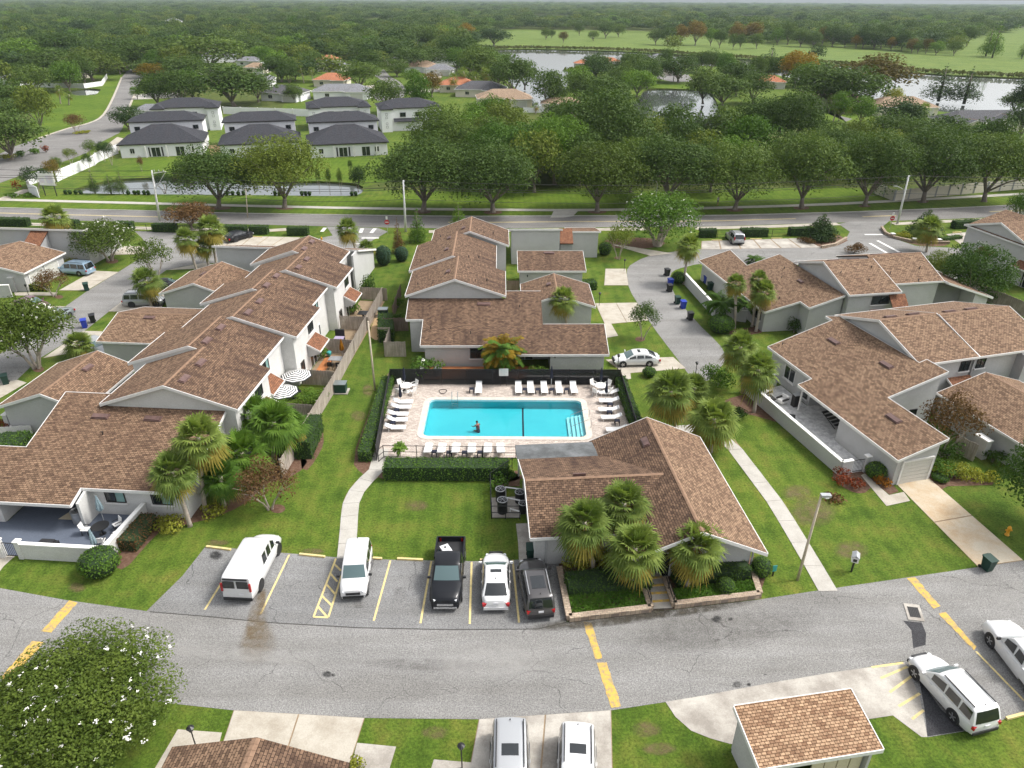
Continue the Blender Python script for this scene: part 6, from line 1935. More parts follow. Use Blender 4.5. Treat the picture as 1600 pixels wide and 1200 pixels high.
for x, y, w, m, h in ((128, 209, 24, 'yellowgreen', 0.8), (15, 250, 26, 'yellowgreen', 1.4), (35, 245, 22, 'hedge', 1.6), (55, 240, 20, 'hedge', 1.4), (73, 238, 12, 'shrub_red', 1.8), (28, 297, 14, 'shrub_red', 2.0), (20, 308, 20, 'hedge', 0.8), (42, 308, 16, 'hedge', 0.8), (1420, 205, 12, 'hedge', 1.0), (112, 270, 16, 'hedge_dark', 1.2)):
 shrub_px(x, y, w, h, 'mounded bed shrub beside the neighbourhood street', mat=m, leaf=0.35, ragged=1, group='bed shrubs of the neighbourhood street')
for b, c, w in (((95, 162), (92, 140), 18), ((108, 164), (108, 148), 16), ((714, 146), (708, 122), 22), ((735, 142), (724, 112), 20), ((752, 144), (742, 120), 22), ((775, 140), (762, 116), 22), ((800, 138), (757, 112), 18), ((475, 130), (470, 107), 15), ((490, 130), (486, 110), 14), ((1295, 176), (1300, 158), 26), ((1318, 178), (1325, 162), 24), ((1445, 192), (1445, 170), 26), ((1302, 190), (1308, 168), 16), ((1272, 178), (1270, 158), 20), ((837, 178), (838, 166), 14), ((1052, 128), (1055, 106), 14)):
 palm_px('sabalfar', b, c, w, 'palm among the houses beyond the road', 'palms beyond the road', trunk_r=0.2)

# ---------------------------------------------------------------- vehicles
CAR = {
 'sedan': dict(L=4.85, W=1.84, roof=1.43, wb=2.80, rw=0.33, top=[(0, .72), (.02, .92), (.10, 1.00), (.22, .98), (.40, .94), (.62, .94), (.72, .93), (.90, .80), (.975, .66), (1, .52)], gh=(.09, .28, .56, .745), win=[(.19, .35), (.365, .52), (.535, .69)], rail=0),
 'suv': dict(L=4.85, W=1.92, roof=1.76, wb=2.85, rw=0.37, top=[(0, .85), (.015, 1.00), (.06, 1.05), (.40, 1.04), (.66, 1.03), (.74, 1.03), (.84, .98), (.91, .90), (.96, .79), (.99, .66), (1, .50)], gh=(.015, .075, .56, .735), win=[(.07, .22), (.235, .42), (.435, .62)], rail=1),
 'minivan': dict(L=5.1, W=1.98, roof=1.76, wb=3.05, rw=0.34, top=[(0, .80), (.015, .98), (.05, 1.00), (.50, .98), (.76, .97), (.82, .96), (.92, .84), (.98, .70), (1, .52)], gh=(.01, .06, .62, .825), win=[(.05, .24), (.255, .46), (.475, .66)], rail=1),
 'van': dict(L=5.7, W=2.02, roof=2.08, wb=3.43, rw=0.37, top=[(0, .95), (.01, 1.10), (.05, 1.14), (.60, 1.13), (.80, 1.14), (.83, 1.14), (.93, 1.03), (.985, .86), (1, .62)], gh=(.005, .03, .68, .815), win=[(.40, .505), (.525, .625), (.655, .745)], rail=0),
 'boxsuv': dict(L=4.32, W=1.82, roof=1.79, wb=2.58, rw=0.34, top=[(0, .88), (.015, 1.02), (.05, 1.05), (.50, 1.04), (.72, 1.03), (.78, 1.03), (.92, .96), (.985, .84), (1, .60)], gh=(.01, .05, .62, .765), win=[(.05, .25), (.27, .47), (.49, .66)], rail=0),
 'pickup': dict(L=5.9, W=2.03, roof=1.93, wb=3.70, rw=0.40, top=[(.36, 1.10), (.38, 1.17), (.60, 1.17), (.70, 1.17), (.76, 1.17), (.90, 1.11), (.965, 1.02), (.99, .90), (1, .62)], gh=(.365, .40, .60, .735), win=[(.385, .50), (.515, .655)], rail=0),
 'coupe': dict(L=4.6, W=1.78, roof=1.42, wb=2.68, rw=0.32, top=[(0, .70), (.02, .90), (.10, .97), (.22, .97), (.40, .93), (.62, .93), (.72, .92), (.90, .79), (.975, .65), (1, .52)], gh=(.10, .30, .54, .72), win=[(.19, .34), (.36, .50), (.52, .67)], rail=0),
}

def interp(tab, x):
 for (a, za), (b, zb_) in zip(tab[:-1], tab[1:]):
  if a <= x <= b:
   return za + (zb_ - za) * (x - a) / max(1e-6, b - a)
 return tab[0][1] if x < tab[0][0] else tab[-1][1]

def car(kind, label, paint_key, pos, rz, group=None, dark_roof=False, cladding=None, sunroof=False, tail='low', name=None, cat=None, black_rail=True):
 S = CAR[kind]
 L, W, R = S['L'], S['W'], S['roof']
 names = {'sedan': 'saloon_car', 'coupe': 'saloon_car', 'suv': 'suv', 'minivan': 'minivan', 'van': 'cargo_van', 'boxsuv': 'boxy_suv', 'pickup': 'pickup_truck'}
 root = thing(name or names[kind], label, cat or {'van': 'van', 'minivan': 'minivan', 'pickup': 'pickup'}.get(kind, 'car'), pos, rz, group)
 hw = W / 2
 X0 = lambda f: (f - 0.5) * L

 def wid(f):
  e = 1.0
  k1, k0 = (.32, .27) if kind in ('sedan', 'coupe') else (.30, .13) if kind in ('suv', 'minivan') else (.16, .07)
  if f > .74: e = 1 - k1 * ((f - .74) / .26) ** 2.4
  if f < .20: e = min(e, 1 - k0 * ((.20 - f) / .20) ** 2.4)
  return hw * e
 x_lo = S['top'][0][0]
 fs = sorted(set([t[0] for t in S['top']] + [x_lo + (1 - x_lo) * i / 22 for i in range(23)]))
 rings = []
 b = MB()
 for f in fs:
  w, t = wid(f), interp(S['top'], f)
  lo = 0.24 if .05 < f < .95 else 0.30
  q_ = 1 - (.26 * ((f - .80) / .20) ** 2 if f > .80 else .14 * ((.12 - f) / .12) ** 2 if f < .12 else 0)
  sec = [(0, t + .035), (w * .55 * q_, t + .024), (w * .84 * q_, t - .018), (w * .945 * (1 + q_) / 2, t - .085), (w * .99, t - .22), (w, (t + lo) / 2), (w * .985, lo + .10), (w * .93, lo), (0, lo)]
  full = [(y, z) for y, z in sec] + [(-y, z) for y, z in sec[-2:0:-1]]
  base = len(b.v)
  b.v.extend([(X0(f), y, z) for y, z in full])
  rings.append((base, len(full)))
 for (a, n), (c, _) in zip(rings[:-1], rings[1:]):
  for k in range(n):
   k2 = (k + 1) % n
   b.f.append((a + k, a + k2, c + k2, c + k)); b.m.append(0); b.uv.append(None)
 b.f.append(tuple(rings[0][0] + k for k in range(rings[0][1]))[::-1]); b.f.append(tuple(rings[-1][0] + k for k in range(rings[-1][1])))
 b.m += [0, 0]; b.uv += [None, None]
 b.build('body', X[paint_key], root, 38)
 g0, g1, g2, g3 = S['gh']
 zb0, zb1 = interp(S['top'], g0) - .02, interp(S['top'], g3) - .02
 wr = hw * (0.735 if kind in ('sedan', 'coupe') else 0.80 if kind != 'van' else 0.86)
 wb_ = hw * 0.93
 prof = [(g0, zb0, wb_)] + [(g0 + (g1 - g0) * t, zb0 + (R - .04 - zb0) * (t ** .85), wb_ + (wr - wb_) * t) for t in (.5, .9)] + [(g1 + (g2 - g1) * t, R - .03 + .03 * math.sin(math.pi * t), wr) for t in (.05, .25, .5, .75, .95)] + [(g2 + (g3 - g2) * t, R - .04 + (zb1 - R + .04) * (t ** 1.12), wr + (wb_ - wr) * t) for t in (.12, .5, 1.0)]
 ys = [-1, -.93, -.6, 0, .6, .93, 1]

 def gp(i, j, off=0.0):
  f, z, w = prof[i]
  y = ys[j] * w
  cen = 1 - ys[j] ** 2
  front = 1 if f > (g1 + g2) / 2 else -1
  ex = 0.05 * cen * front * (1 if (f > g2 or f < g1) else 0)
  edge = -0.035 if abs(ys[j]) == 1 else 0
  return Vector((X0(f) + ex, y, z + 0.03 * cen + edge))
 g = MB()
 np_, ny = len(prof), len(ys)
 for i in range(np_):
  for j in range(ny): g.v.append(tuple(gp(i, j)))
 for i in range(np_ - 1):
  for j in range(ny - 1):
   q = i * ny + j
   g.f.append((q, q + 1, q + ny + 1, q + ny)[::-1]); g.m.append(0); g.uv.append(None)
 for j, sgn in ((0, -1), (ny - 1, 1)):
  top_ = [gp(i, j) for i in range(np_)]
  bot = [Vector((p.x, sgn * wb_, min(interp(S['top'], p.x / L + .5) - .02, p.z))) for p in top_]
  for i in range(np_ - 1):
   q = [bot[i], bot[i + 1], top_[i + 1], top_[i]]
   g.face(q if sgn < 0 else q[::-1])
 g.build('cabin', X['p_black'] if dark_roof else X[paint_key], root, 40)

 def patch(i0, i1, mat, nm, inset=0.07, j0=1, j1=5, lift=0.012):
  P = MB()
  rows = []
  for i in range(i0, i1 + 1):
   rows.append([gp(i, j) for j in range(j0, j1 + 1)])
  nr = len(rows)
  c = sum((p for r in rows for p in r), Vector()) / (nr * len(rows[0]))
  nn = (rows[-1][0] - rows[0][0]).cross(rows[0][-1] - rows[0][0])
  nn.normalize()
  if nn.z < 0: nn = -nn
  for r in rows:
   for p in r: P.v.append(tuple(p + (c - p) * inset + nn * lift))
  m = len(rows[0])
  for i in range(nr - 1):
   for j in range(m - 1):
    q = i * m + j
    P.f.append((q, q + 1, q + m + 1, q + m)[::-1]); P.m.append(0); P.uv.append(None)
  return P.build(nm, X[mat], root, True)
 patch(8, 10, 'windscreen', 'windscreen', .06)
 if kind == 'van':
  for s in (-1, 1):
   MB().obox((X0(.006) - .02, s * .44, 1.52), (.03, .74, .56)).build('rear_window', X['car_glass'], root)
  MB().obox((X0(.012) - .015, 0, 1.93), (.05, 1.56, .10)).build('rear_lamp_strip', X['trim_black'], root)
 else:
  patch(0, 2, 'car_glass', 'rear_window', .09)
 if sunroof: patch(5, 6, 'car_glass', 'sunroof', .12, 2, 4) if sunroof == 1 else patch(4, 6, 'car_glass', 'sunroof', .05, 2, 4)
 for sgn in (-1, 1):
  wins = S['win'] if not (kind == 'van' and sgn > 0) else S['win'][2:]
  for a, c in wins:
   def sp(f, t):
    z0 = interp(S['top'], f) + .015
    lim = R - .16
    if f < g1: lim = zb0 + (R - .16 - zb0) * max(.1, (f - g0) / max(.01, g1 - g0))
    if f > g2: lim = R - .16 + (zb1 - R + .20) * ((f - g2) / (g3 - g2)) ** 1.1
    z = z0 + (max(lim, z0 + .05) - z0) * t
    k = (z - z0) / max(.1, (R - z0))
    return Vector((X0(f), sgn * (wb_ + (wr - wb_) * k + .012), z))
   q = [sp(a, 0.04), sp(c, 0.04), sp(c - .004, 1), sp(a + .012, 1)]
   MB().face(q if sgn < 0 else q[::-1]).build('side_window', X['car_glass'], root)
 ax0 = -S['wb'] / 2 + (.03 * L if kind != 'pickup' else -.05)
 rw = S['rw']
 for xx in (ax0, ax0 + S['wb']):
  fr = xx / L + .5
  for sgn in (-1, 1):
   yw = sgn * (wid(fr) - .09)
   MB().lathe([(rw + .07, -.03), (rw + .07, .015), (rw + .055, .02)], 20, (xx, sgn * (wid(fr) - .004) if sgn > 0 else sgn * (wid(fr) - .004), rw + .02), axis='y').build('wheel_arch', X['trim_black'] if cladding is None else X[cladding], root)
   w = obj('wheel', MB().lathe([(rw * .62, -.10), (rw * .95, -.11), (rw, -.07), (rw, .07), (rw * .95, .11), (rw * .62, .10)], 20, (0, 0, 0), axis='y').mesh('tyre', X['rubber'], 30), root, (xx, yw, rw))
   rm = MB().lathe([(rw * .60, -.10), (rw * .60, .10)], 16, (0, 0, 0), axis='y')
   for k in range(5):
    a = 2 * math.pi * k / 5
    rm.obox((math.cos(a) * rw * .30, sgn * .105, math.sin(a) * rw * .30), (rw * .62, .02, .07), mat=Matrix.Rotation(-a, 3, 'Y'))
   obj('rim', rm.mesh('rim', X['rim']), w)
 tz = interp(S['top'], 0.01) if kind != 'pickup' else 1.0
 for sgn in (-1, 1):
  zf = interp(S['top'], .955) - (.17 if kind != 'van' else .22)
  MB().obox((X0(.968), sgn * hw * .57, zf), (.16, .32, .13), rot=-sgn * .40).build('headlight', X['lamp_clear'], root)
  if kind in ('van',): MB().obox((X0(.0) + .02, sgn * hw * .90, 1.32), (.10, .12, .62)).build('taillight', X['lamp_red'], root)
  elif tail == 'high': MB().obox((X0(.012), sgn * hw * .84, 1.12), (.12, .16, .52)).build('taillight', X['lamp_red'], root)
  else: MB().obox((X0(.018) if kind != 'pickup' else X0(.004), sgn * hw * .74, tz - .16), (.16, .34 if kind != 'pickup' else .16, .20 if kind != 'pickup' else .36), rot=sgn * .3).build('taillight', X['lamp_red'], root)
  mx = X0(g3 - .035)
  MB().obox((mx, sgn * (hw + .11), interp(S['top'], g3 - .03) + .09), (.11, .22, .15)).build('mirror', X['trim_black'] if kind in ('van', 'pickup', 'boxsuv') else X[paint_key], root)
  for f in ((.40, .60) if kind not in ('pickup',) else (.46, .58)):
   MB().obox((X0(f), sgn * (hw + .012), interp(S['top'], f) - .20), (.18, .03, .035)).build('door_handle', X['trim_black'] if cladding else X[paint_key], root)
 MB().obox((X0(1) - .06, 0, .40), (.20, W * .72, .16)).build('front_bumper', X['trim_black'] if kind in ('van', 'boxsuv') else X['chrome'] if kind == 'pickup' else X['trim_black'], root)
 MB().obox((X0(0) + .04, 0, .40), (.20, W * (.92 if kind == 'van' else .84), .20)).build('rear_bumper', X['trim_black'] if kind in ('van', 'suv', 'boxsuv') else X[paint_key] if kind != 'pickup' else X['chrome'], root)
 MB().obox((X0(1) - .015, 0, .64), (.10, W * .50, .16)).build('grille', X['trim_black'] if kind != 'pickup' else X['chrome'], root)
 MB().obox((X0(0) - .02 - (.03 if kind == 'van' else 0), (-.30 if kind == 'van' else 0), .80), (.03, .32, .15)).build('number_plate', X['plate'], root)
 if cladding:
  for sgn in (-1, 1): MB().obox((X0(.5), sgn * (hw + .006), .42), (L * .80, .03, .22)).build('side_cladding', X[cladding], root)
 if S['rail']:
  for sgn in (-1, 1): MB().beam((X0(g1 + .03), sgn * wr * .86, R + .055), (X0(g2 - .03), sgn * wr * .86, R + .055), .05, .05).build('roof_rail', X['trim_black'] if black_rail else X['grey_metal'], root)
 if kind == 'pickup':
  x0, x1 = X0(0), X0(.362)
  MB().box(x0, x1, -hw * .90, hw * .90, .50, .74).build('bed_floor', X['trim_black'], root)
  for sgn in (-1, 1):
   MB().box(x0 + .05, x1, sgn * hw * .99, sgn * hw * .88, .45, 1.15).build('bed_side', X[paint_key], root)
  MB().box(x0, x0 + .09, -hw * .93, hw * .93, .55, 1.14).build('tailgate', X[paint_key], root)
 if kind in ('suv', 'minivan', 'boxsuv', 'sedan'):
  MB().lathe([(.035, 0), (.012, .10)], 6, (X0(g1 + .03), 0, R + .02)).build('antenna', X['trim_black'], root)
 return root

def car_px(kind, label, pk, anchor, where, a, b, **k):
 A, B = at(*a), at(*b)
 d = (B - A); d.z = 0; d.normalize()
 p = at(*anchor) if len(anchor) == 2 else at(anchor[0], anchor[1], anchor[2])
 p = Vector((p.x, p.y, 0))
 L = CAR[kind]['L']
 if where == 'rear': p = p + d * L / 2
 elif where == 'front': p = p - d * L / 2
 return car(kind, label, pk, (p.x, p.y, 0.02), math.atan2(d.y, d.x), **k)

car_px('van', 'white cargo van with dark rear windows parked nose to the lawn', 'p_white', (374, 943), 'rear', (390, 960), (440, 860))
car_px('boxsuv', 'silver-white boxy utility car with grey cladding facing the lane', 'p_white', (553, 940), 'front', (563, 870), (552, 945), cladding='p_grey')
tr = car_px('pickup', 'black pickup truck with open bed facing the lane', 'p_black', (696, 957), 'front', (703, 880), (695, 960))
car_px('sedan', 'white saloon with dark sunroof and red tail lamps', 'p_white', (775, 958), 'rear', (775, 960), (775, 872), sunroof=1)
car_px('suv', 'dark grey crossover with panoramic glass roof beside the planter', 'p_grey', (845, 971), 'rear', (848, 971), (830, 880), sunroof=2, black_rail=False)
car_px('suv', 'white family estate crossover parked by the fresh asphalt patch', 'p_white', (1480, 1090), 'center', (1490, 1117), (1428, 1048))
car_px('pickup', 'white pickup cropped by the right edge with black wheels', 'p_white', (1551, 985), 'front', (1620, 1085), (1555, 1000))
car_px('minivan', 'silver minivan with black side trim on the near driveway', 'p_silver', (797, 1114, 1.7), 'rear', (797, 1120), (797, 1240), sunroof=1)
car_px('suv', 'white crossover with roof rails on the near driveway', 'p_white', (903, 1120, 1.7), 'rear', (903, 1120), (903, 1240), sunroof=1)
car_px('sedan', 'white saloon on the driveway behind the pool', 'p_white', (993, 568), 'center', (1014, 573), (972, 574), sunroof=1)
car_px('minivan', 'pale blue minivan before the double garage', 'p_blue', (119, 427), 'center', (136, 431), (100, 428))
car_px('suv', 'silver crossover beside the palm on the west lane', 'p_silver', (228, 476), 'center', (210, 480), (246, 479))
car_px('coupe', 'maroon saloon beneath the flowering tree', 'p_maroon', (52, 482), 'center', (25, 478), (78, 486))
car_px('coupe', 'grey-green saloon on the west lane kerb', 'p_green', (89, 502), 'center', (106, 494), (76, 510))
car_px('sedan', 'black saloon in the visitor bays', 'p_black', (374, 374), 'center', (358, 378), (391, 368))
car_px('suv', 'silver estate car in the east visitor bays', 'p_silver', (1147, 377), 'center', (1152, 384), (1138, 370), tail='high')
car_px('coupe', 'dark saloon hidden behind the silver crossover', 'p_black', (262, 452), 'center', (245, 455), (285, 448))
car_px('sedan', 'pale saloon nose behind the squat palm', 'p_silver', (153, 548), 'center', (130, 540), (160, 552))
car_px('suv', 'white crossover before the grey lakeside villa', 'p_white', (1532, 205), 'center', (1545, 206), (1520, 205))
car_px('coupe', 'dark car on the cul-de-sac beyond the white houses', 'p_black', (593, 131), 'center', (598, 133), (586, 130))

tp = tr.matrix_world
tr_d = Vector((math.cos(tr.rotation_euler.z), math.sin(tr.rotation_euler.z), 0))
q = Vector(tr.location) - tr_d * 1.75 + Vector((-tr_d.y, tr_d.x, 0)) * -.25
bx_ = thing('tool_box', 'white box lying in the open pickup bed', 'box', (q.x, q.y, .78), tr.rotation_euler.z + .5)
MB().box(-.45, .45, -.28, .28, 0, .22).build('body', X['white_plastic'], bx_); MB().box(-.47, .47, -.30, .30, .22, .27).build('lid', X['plate'], bx_); MB().lathe([(.09, .271), (.09, .29)], 12, (-.2, 0, 0)).build('cap', X['trim_black'], bx_)

# ---------------------------------------------------------------- pool, deck and furniture
X['pool_tile'] = mat_mottled('pool_plaster', (0.11, 0.56, 0.61), (0.075, 0.48, 0.56), 0.35, 0.6)
X['pool_white'] = plain('pool_step_white', (0.60, 0.80, 0.82), 0.6)
X['deck'] = mat_pavers('brick_deck', (0.60, 0.53, 0.465), (0.41, 0.345, 0.30), (0.30, 0.24, 0.20), 0.30, 0.15, 0.014, 0.2)
X['coping_stone'] = mat_mottled('coping_stone', (0.60, 0.55, 0.48), (0.42, 0.37, 0.31), 1.5, 0.6)
m, nt, n, l, b = _new('pool_water')
n.remove(b)
tr_ = n.new('ShaderNodeBsdfTransparent'); tr_.inputs['Color'].default_value = (0.62, 0.93, 0.96, 1)
gl = n.new('ShaderNodeBsdfGlossy'); gl.inputs['Roughness'].default_value = 0.03
fr_ = n.new('ShaderNodeFresnel'); fr_.inputs['IOR'].default_value = 1.30
bu = n.new('ShaderNodeBump'); bu.inputs['Strength'].default_value = 0.35; bu.inputs['Distance'].default_value = 0.05
l.new(_noise(n, l, _coord(n, l), 1.8, 3, 0.6), bu.inputs['Height'])
l.new(bu.outputs[0], gl.inputs['Normal']); l.new(bu.outputs[0], fr_.inputs['Normal'])
mx = n.new('ShaderNodeMixShader')
l.new(fr_.outputs[0], mx.inputs[0]); l.new(tr_.outputs[0], mx.inputs[1]); l.new(gl.outputs[0], mx.inputs[2])
l.new(mx.outputs[0], n['Material Output'].inputs['Surface'])
X['pool_water'] = m

dk = MB()
holed(pxl([(588, 716), (612, 597), (968, 598), (990, 672), (960, 700), (806, 716)]), [COPE], 0.03, dk)
struct('pool_deck', dk, X['deck'])
cp = thing('swimming_pool', 'blue rectangular swimming pool with pale stone coping and corner steps', 'pool', (0, 0, 0))
c = MB()
holed(COPE, [POOL], 0.07, c)
nC = len(COPE)
for i in range(nC):
 a, b_ = COPE[i], COPE[(i + 1) % nC]
 c.face([(a[0], a[1], -.02), (b_[0], b_[1], -.02), (b_[0], b_[1], .07), (a[0], a[1], .07)])
c.build('coping', X['coping_stone'], cp)
bs = MB()
nP = len(POOL)
for i in range(nP):
 a, b_ = POOL[i], POOL[(i + 1) % nP]
 bs.face([(b_[0], b_[1], .06), (a[0], a[1], .06), (a[0], a[1], -.85), (b_[0], b_[1], -.85)])
bs.sheet(POOL, -.85)
bs.build('basin', X['pool_tile'], cp)
tl = MB()
for i in range(nP):
 a, b_ = POOL[i], POOL[(i + 1) % nP]
 ca = Vector(((PX0 + PX1) / 2, (PY0 + PY1) / 2)); va, vb = Vector(a), Vector(b_)
 va, vb = va.lerp(ca, .004), vb.lerp(ca, .004)
 tl.face([(vb.x, vb.y, .065), (va.x, va.y, .065), (va.x, va.y, -.16), (vb.x, vb.y, -.16)])
tl.build('waterline_tiles', X['pool_white'], cp)
MB().sheet([(x, y) for x, y in POOL], -0.10).build('water', X['pool_water'], cp)
MB().box(1.05 - .08, 1.05 + .08, PY0 + .02, PY1 - .02, -.848, -.83).build('lane_line', X['navy'], cp)
for k in range(4):
 w_ = 0.36 * (4 - k)
 st = rrect(PX1 - 0.02 - w_, PX1 - .02, PY0 + .25 + .12 * k, PY1 - 1.9 - .12 * k, .16, 4)
 MB().prism(st, -.84, -.70 + k * 0.16).build('step', X['pool_white'], cp)
for yy in (PY0 + 1.5, PY0 + 3.4):
 MB().tube([(PX1 + .5, yy, .05), (PX1 + .5, yy, .85), (PX1 + .2, yy, .92), (PX1 - 1.2, yy, .25), (PX1 - 1.3, yy, -.6)], .022, 6).build('handrail', X['grey_metal'], cp)
for s in (-.28, .28):
 xx = at(710, 630).x + s
 MB().tube([(xx, PY1 + .45, .05), (xx, PY1 + .40, .75), (xx, PY1 + .1, .85), (xx, PY1 - .12, .6), (xx, PY1 - .15, -.9)], .022, 6).build('ladder_rail', X['grey_metal'], cp)
for z in (-.3, -.55): MB().beam((at(710, 630).x - .28, PY1 - .15, z), (at(710, 630).x + .28, PY1 - .15, z), .09, .03).build('ladder_rung', X['grey_metal'], cp)

X['skin'] = plain('skin', (0.33, 0.18, 0.12), 0.5)
X['swim_red'] = plain('red_swim_top', (0.42, 0.05, 0.05), 0.8)
X['swim_navy'] = plain('navy_shorts', (0.02, 0.025, 0.05), 0.8)
X['hair'] = plain('dark_hair', (0.02, 0.014, 0.012), 0.7)
pp = at(747, 664, -0.1)
sw = thing('person', 'swimmer in red top and dark shorts floating in the pool', 'person', (pp.x, pp.y, -0.24), RAD(125)); sw.rotation_euler = (0, RAD(-72), RAD(125)); sw.location.z = -.60
J = [((0, 0, 0), .13), ((.24, 0, .02), .15), ((.46, 0, .03), .16), ((.60, 0, .04), .07), ((.70, 0, .06), .095), ((.80, 0, .07), .09), ((-.12, .09, -.10), .095), ((-.10, .15, -.48), .075), ((-.22, .16, -.82), .05), ((-.18, .16, -.92), .035),
  ((-.12, -.09, -.10), .095), ((-.06, -.16, -.48), .075), ((-.20, -.18, -.80), .05), ((-.16, -.18, -.90), .035), ((.48, .19, .02), .07), ((.36, .36, -.10), .05), ((.42, .40, -.34), .038), ((.44, .38, -.43), .03), ((.48, -.19, .02), .07), ((.34, -.34, -.12), .05), ((.40, -.42, -.36), .038), ((.42, -.44, -.45), .03)]
E_ = [(0, 1), (1, 2), (2, 3), (3, 4), (4, 5), (0, 6), (6, 7), (7, 8), (8, 9), (0, 10), (10, 11), (11, 12), (12, 13), (2, 14), (14, 15), (15, 16), (16, 17), (2, 18), (18, 19), (19, 20), (20, 21)]
me = bpy.data.meshes.new('body')
me.from_pydata([j[0] for j in J], E_, [])
bo = obj('body', me, sw)
sk = bo.modifiers.new('Skin', 'SKIN')
for i, j in enumerate(J): me.skin_vertices[0].data[i].radius = (j[1], j[1] * .85)
me.skin_vertices[0].data[0].use_root = True
sb = bo.modifiers.new('Subsurf', 'SUBSURF'); sb.levels = 1; sb.render_levels = 2
me.materials.append(X['skin'])
MB().lathe([(.02, -.02), (.155, 0), (.175, .16), (.185, .30), (.12, .44), (.05, .46)], 14, (.06, 0, .02), axis='x').build('swim_top', X['swim_red'], sw, True)
MB().lathe([(.10, -.30), (.16, -.22), (.165, -.05), (.14, .08)], 14, (0, 0, -.01), axis='x').build('shorts', X['swim_navy'], sw, True)
MB().lathe([(.02, -.02), (.105, .04), (.11, .10), (.05, .17)], 12, (.70, 0, .05), axis='x').build('hair', X['hair'], sw, True)
for s in (-1, 1): MB().lathe([(.012, -.01), (.016, .0), (.012, .01)], 8, (.735, s * .035, .155)).build('eye', X['hair'], sw)
MB().obox((.69, 0, .16), (.05, .03, .04)).build('nose', X['skin'], sw)

def lounger_proto():
 r = thing('sun_lounger', 'x', 'sun lounger', (0, 0, 0))
 f = MB()
 for s in (-1, 1):
  f.beam((-.95, s * .31, .30), (.35, s * .31, .30), .05, .06)
 f.build('frame', X['white_plastic'], r)
 for x_ in (-.75, .55):
  for s in (-1, 1): MB().beam((x_, s * .30, 0), (x_, s * .30, .30), .05, .05, up=(1, 0, 0)).build('leg', X['white_plastic'], r)
 sl_ = MB().box(-.95, .30, -.29, .29, .325, .36); sl_.build('seat_sling', X['white_plastic'], r)
 MB().beam((.30, 0, .345), (.93, 0, .62), .60, .035).build('backrest', X['white_plastic'], r)
 MB().beam((.78, 0, .575), (.90, 0, .635), .56, .06).build('head_pad', X['p_silver'], r)
 return r

LP = lounger_proto()
first = [True]
LG = 'white sun loungers around the pool'

def lounge(px, py, rz, label):
 p = at(px, py, .03)
 if first[0]:
  LP.location = (p.x, p.y, .03); LP.rotation_euler = (0, 0, rz); LP['label'] = label; LP['group'] = LG; first[0] = False
  return LP
 return copy_tree(LP, (p.x, p.y, .03), rz, None, label, LG)

up_ = RAD(90)
lounge(748, 611, up_, 'white sun lounger standing alone under the white notice board')
for x_ in (810, 829, 850, 873, 896): lounge(x_, 611, up_ + rnd.uniform(-.06, .06), 'white sun lounger in the row along the rear pool screen')
for x_, y_ in ((630, 632), (627, 640), (622, 651), (621, 660), (618, 672)): lounge(x_, y_, RAD(180) + rnd.uniform(-.05, .05), 'white sun lounger in the row along the west pool screen')
for x_, y_ in ((951, 617), (951, 630), (951, 644), (955, 656), (963, 675)): lounge(x_, y_, rnd.uniform(-.05, .05), 'white sun lounger in the row along the east pool screen')
for x_ in (669, 690, 712, 737, 762, 782): lounge(x_, 707, RAD(-90) + rnd.uniform(-.05, .05), 'white sun lounger in the row behind the long hedge')

def side_table():
 r = thing('side_table', 'x', 'table', (0, 0, 0), 0, 'small navy side tables by the loungers')
 MB().box(-.23, .23, -.23, .23, .40, .44).build('table_top', X['navy'], r)
 for a in (-1, 1):
  for b_ in (-1, 1): MB().box(a * .20 - .03, a * .20 + .03, b_ * .20 - .03, b_ * .20 + .03, 0, .40).build('leg', X['navy'], r)
 return r

st0 = side_table(); st_first = True
for x_, y_, t in ((737, 613, 'beside the lone lounger'), (820, 614, 'in the rear lounger row'), (840, 614, 'in the rear lounger row'), (862, 614, 'in the rear lounger row'), (885, 614, 'in the rear lounger row'), (620, 646, 'in the west lounger row'), (616, 656, 'in the west lounger row'), (614, 666, 'in the west lounger row'), (953, 637, 'in the east lounger row'), (952, 649, 'in the east lounger row'), (964, 663, 'in the east lounger row'), (679, 712, 'behind the long hedge'), (702, 713, 'behind the long hedge'), (726, 713, 'behind the long hedge'), (750, 713, 'behind the long hedge')):
 p = at(x_, y_, .03)
 if st_first: st0.location = (p.x, p.y, .03); st0['label'] = 'small navy side table ' + t; st_first = False
 else: copy_tree(st0, (p.x, p.y, .03), 0, None, 'small navy side table ' + t)

def round_table(px, py, label):
 p = at(px, py, .03)
 r = thing('patio_table', label, 'table', (p.x, p.y, .03))
 MB().lathe([(.60, .70), (.62, .72), (.60, .74)], 20).build('table_top', X['white_plastic'], r)
 MB().lathe([(.30, 0), (.28, .06), (.06, .10), (.06, .70)], 12).build('pedestal', X['white_plastic'], r)
 return r

def chair(pos, rz, label, seat='white_plastic', frame='white_plastic', group=None):
 r = thing('patio_chair', label, 'chair', pos, rz, group)
 MB().box(-.24, .24, -.24, .24, .42, .46).build('seat', X[seat], r)
 MB().beam((-.24, 0, .46), (-.34, 0, .92), .48, .035, up=(1, 0, 0)).build('backrest', X[seat], r)
 for a in (-1, 1):
  for b_ in (-1, 1): MB().box(a * .21 - .02, a * .21 + .02, b_ * .22 - .02, b_ * .22 + .02, 0, .42).build('leg', X[frame], r)
 for b_ in (-1, 1): MB().beam((-.26, b_ * .25, .64), (.20, b_ * .25, .64), .05, .03).build('armrest', X[frame], r)
 return r

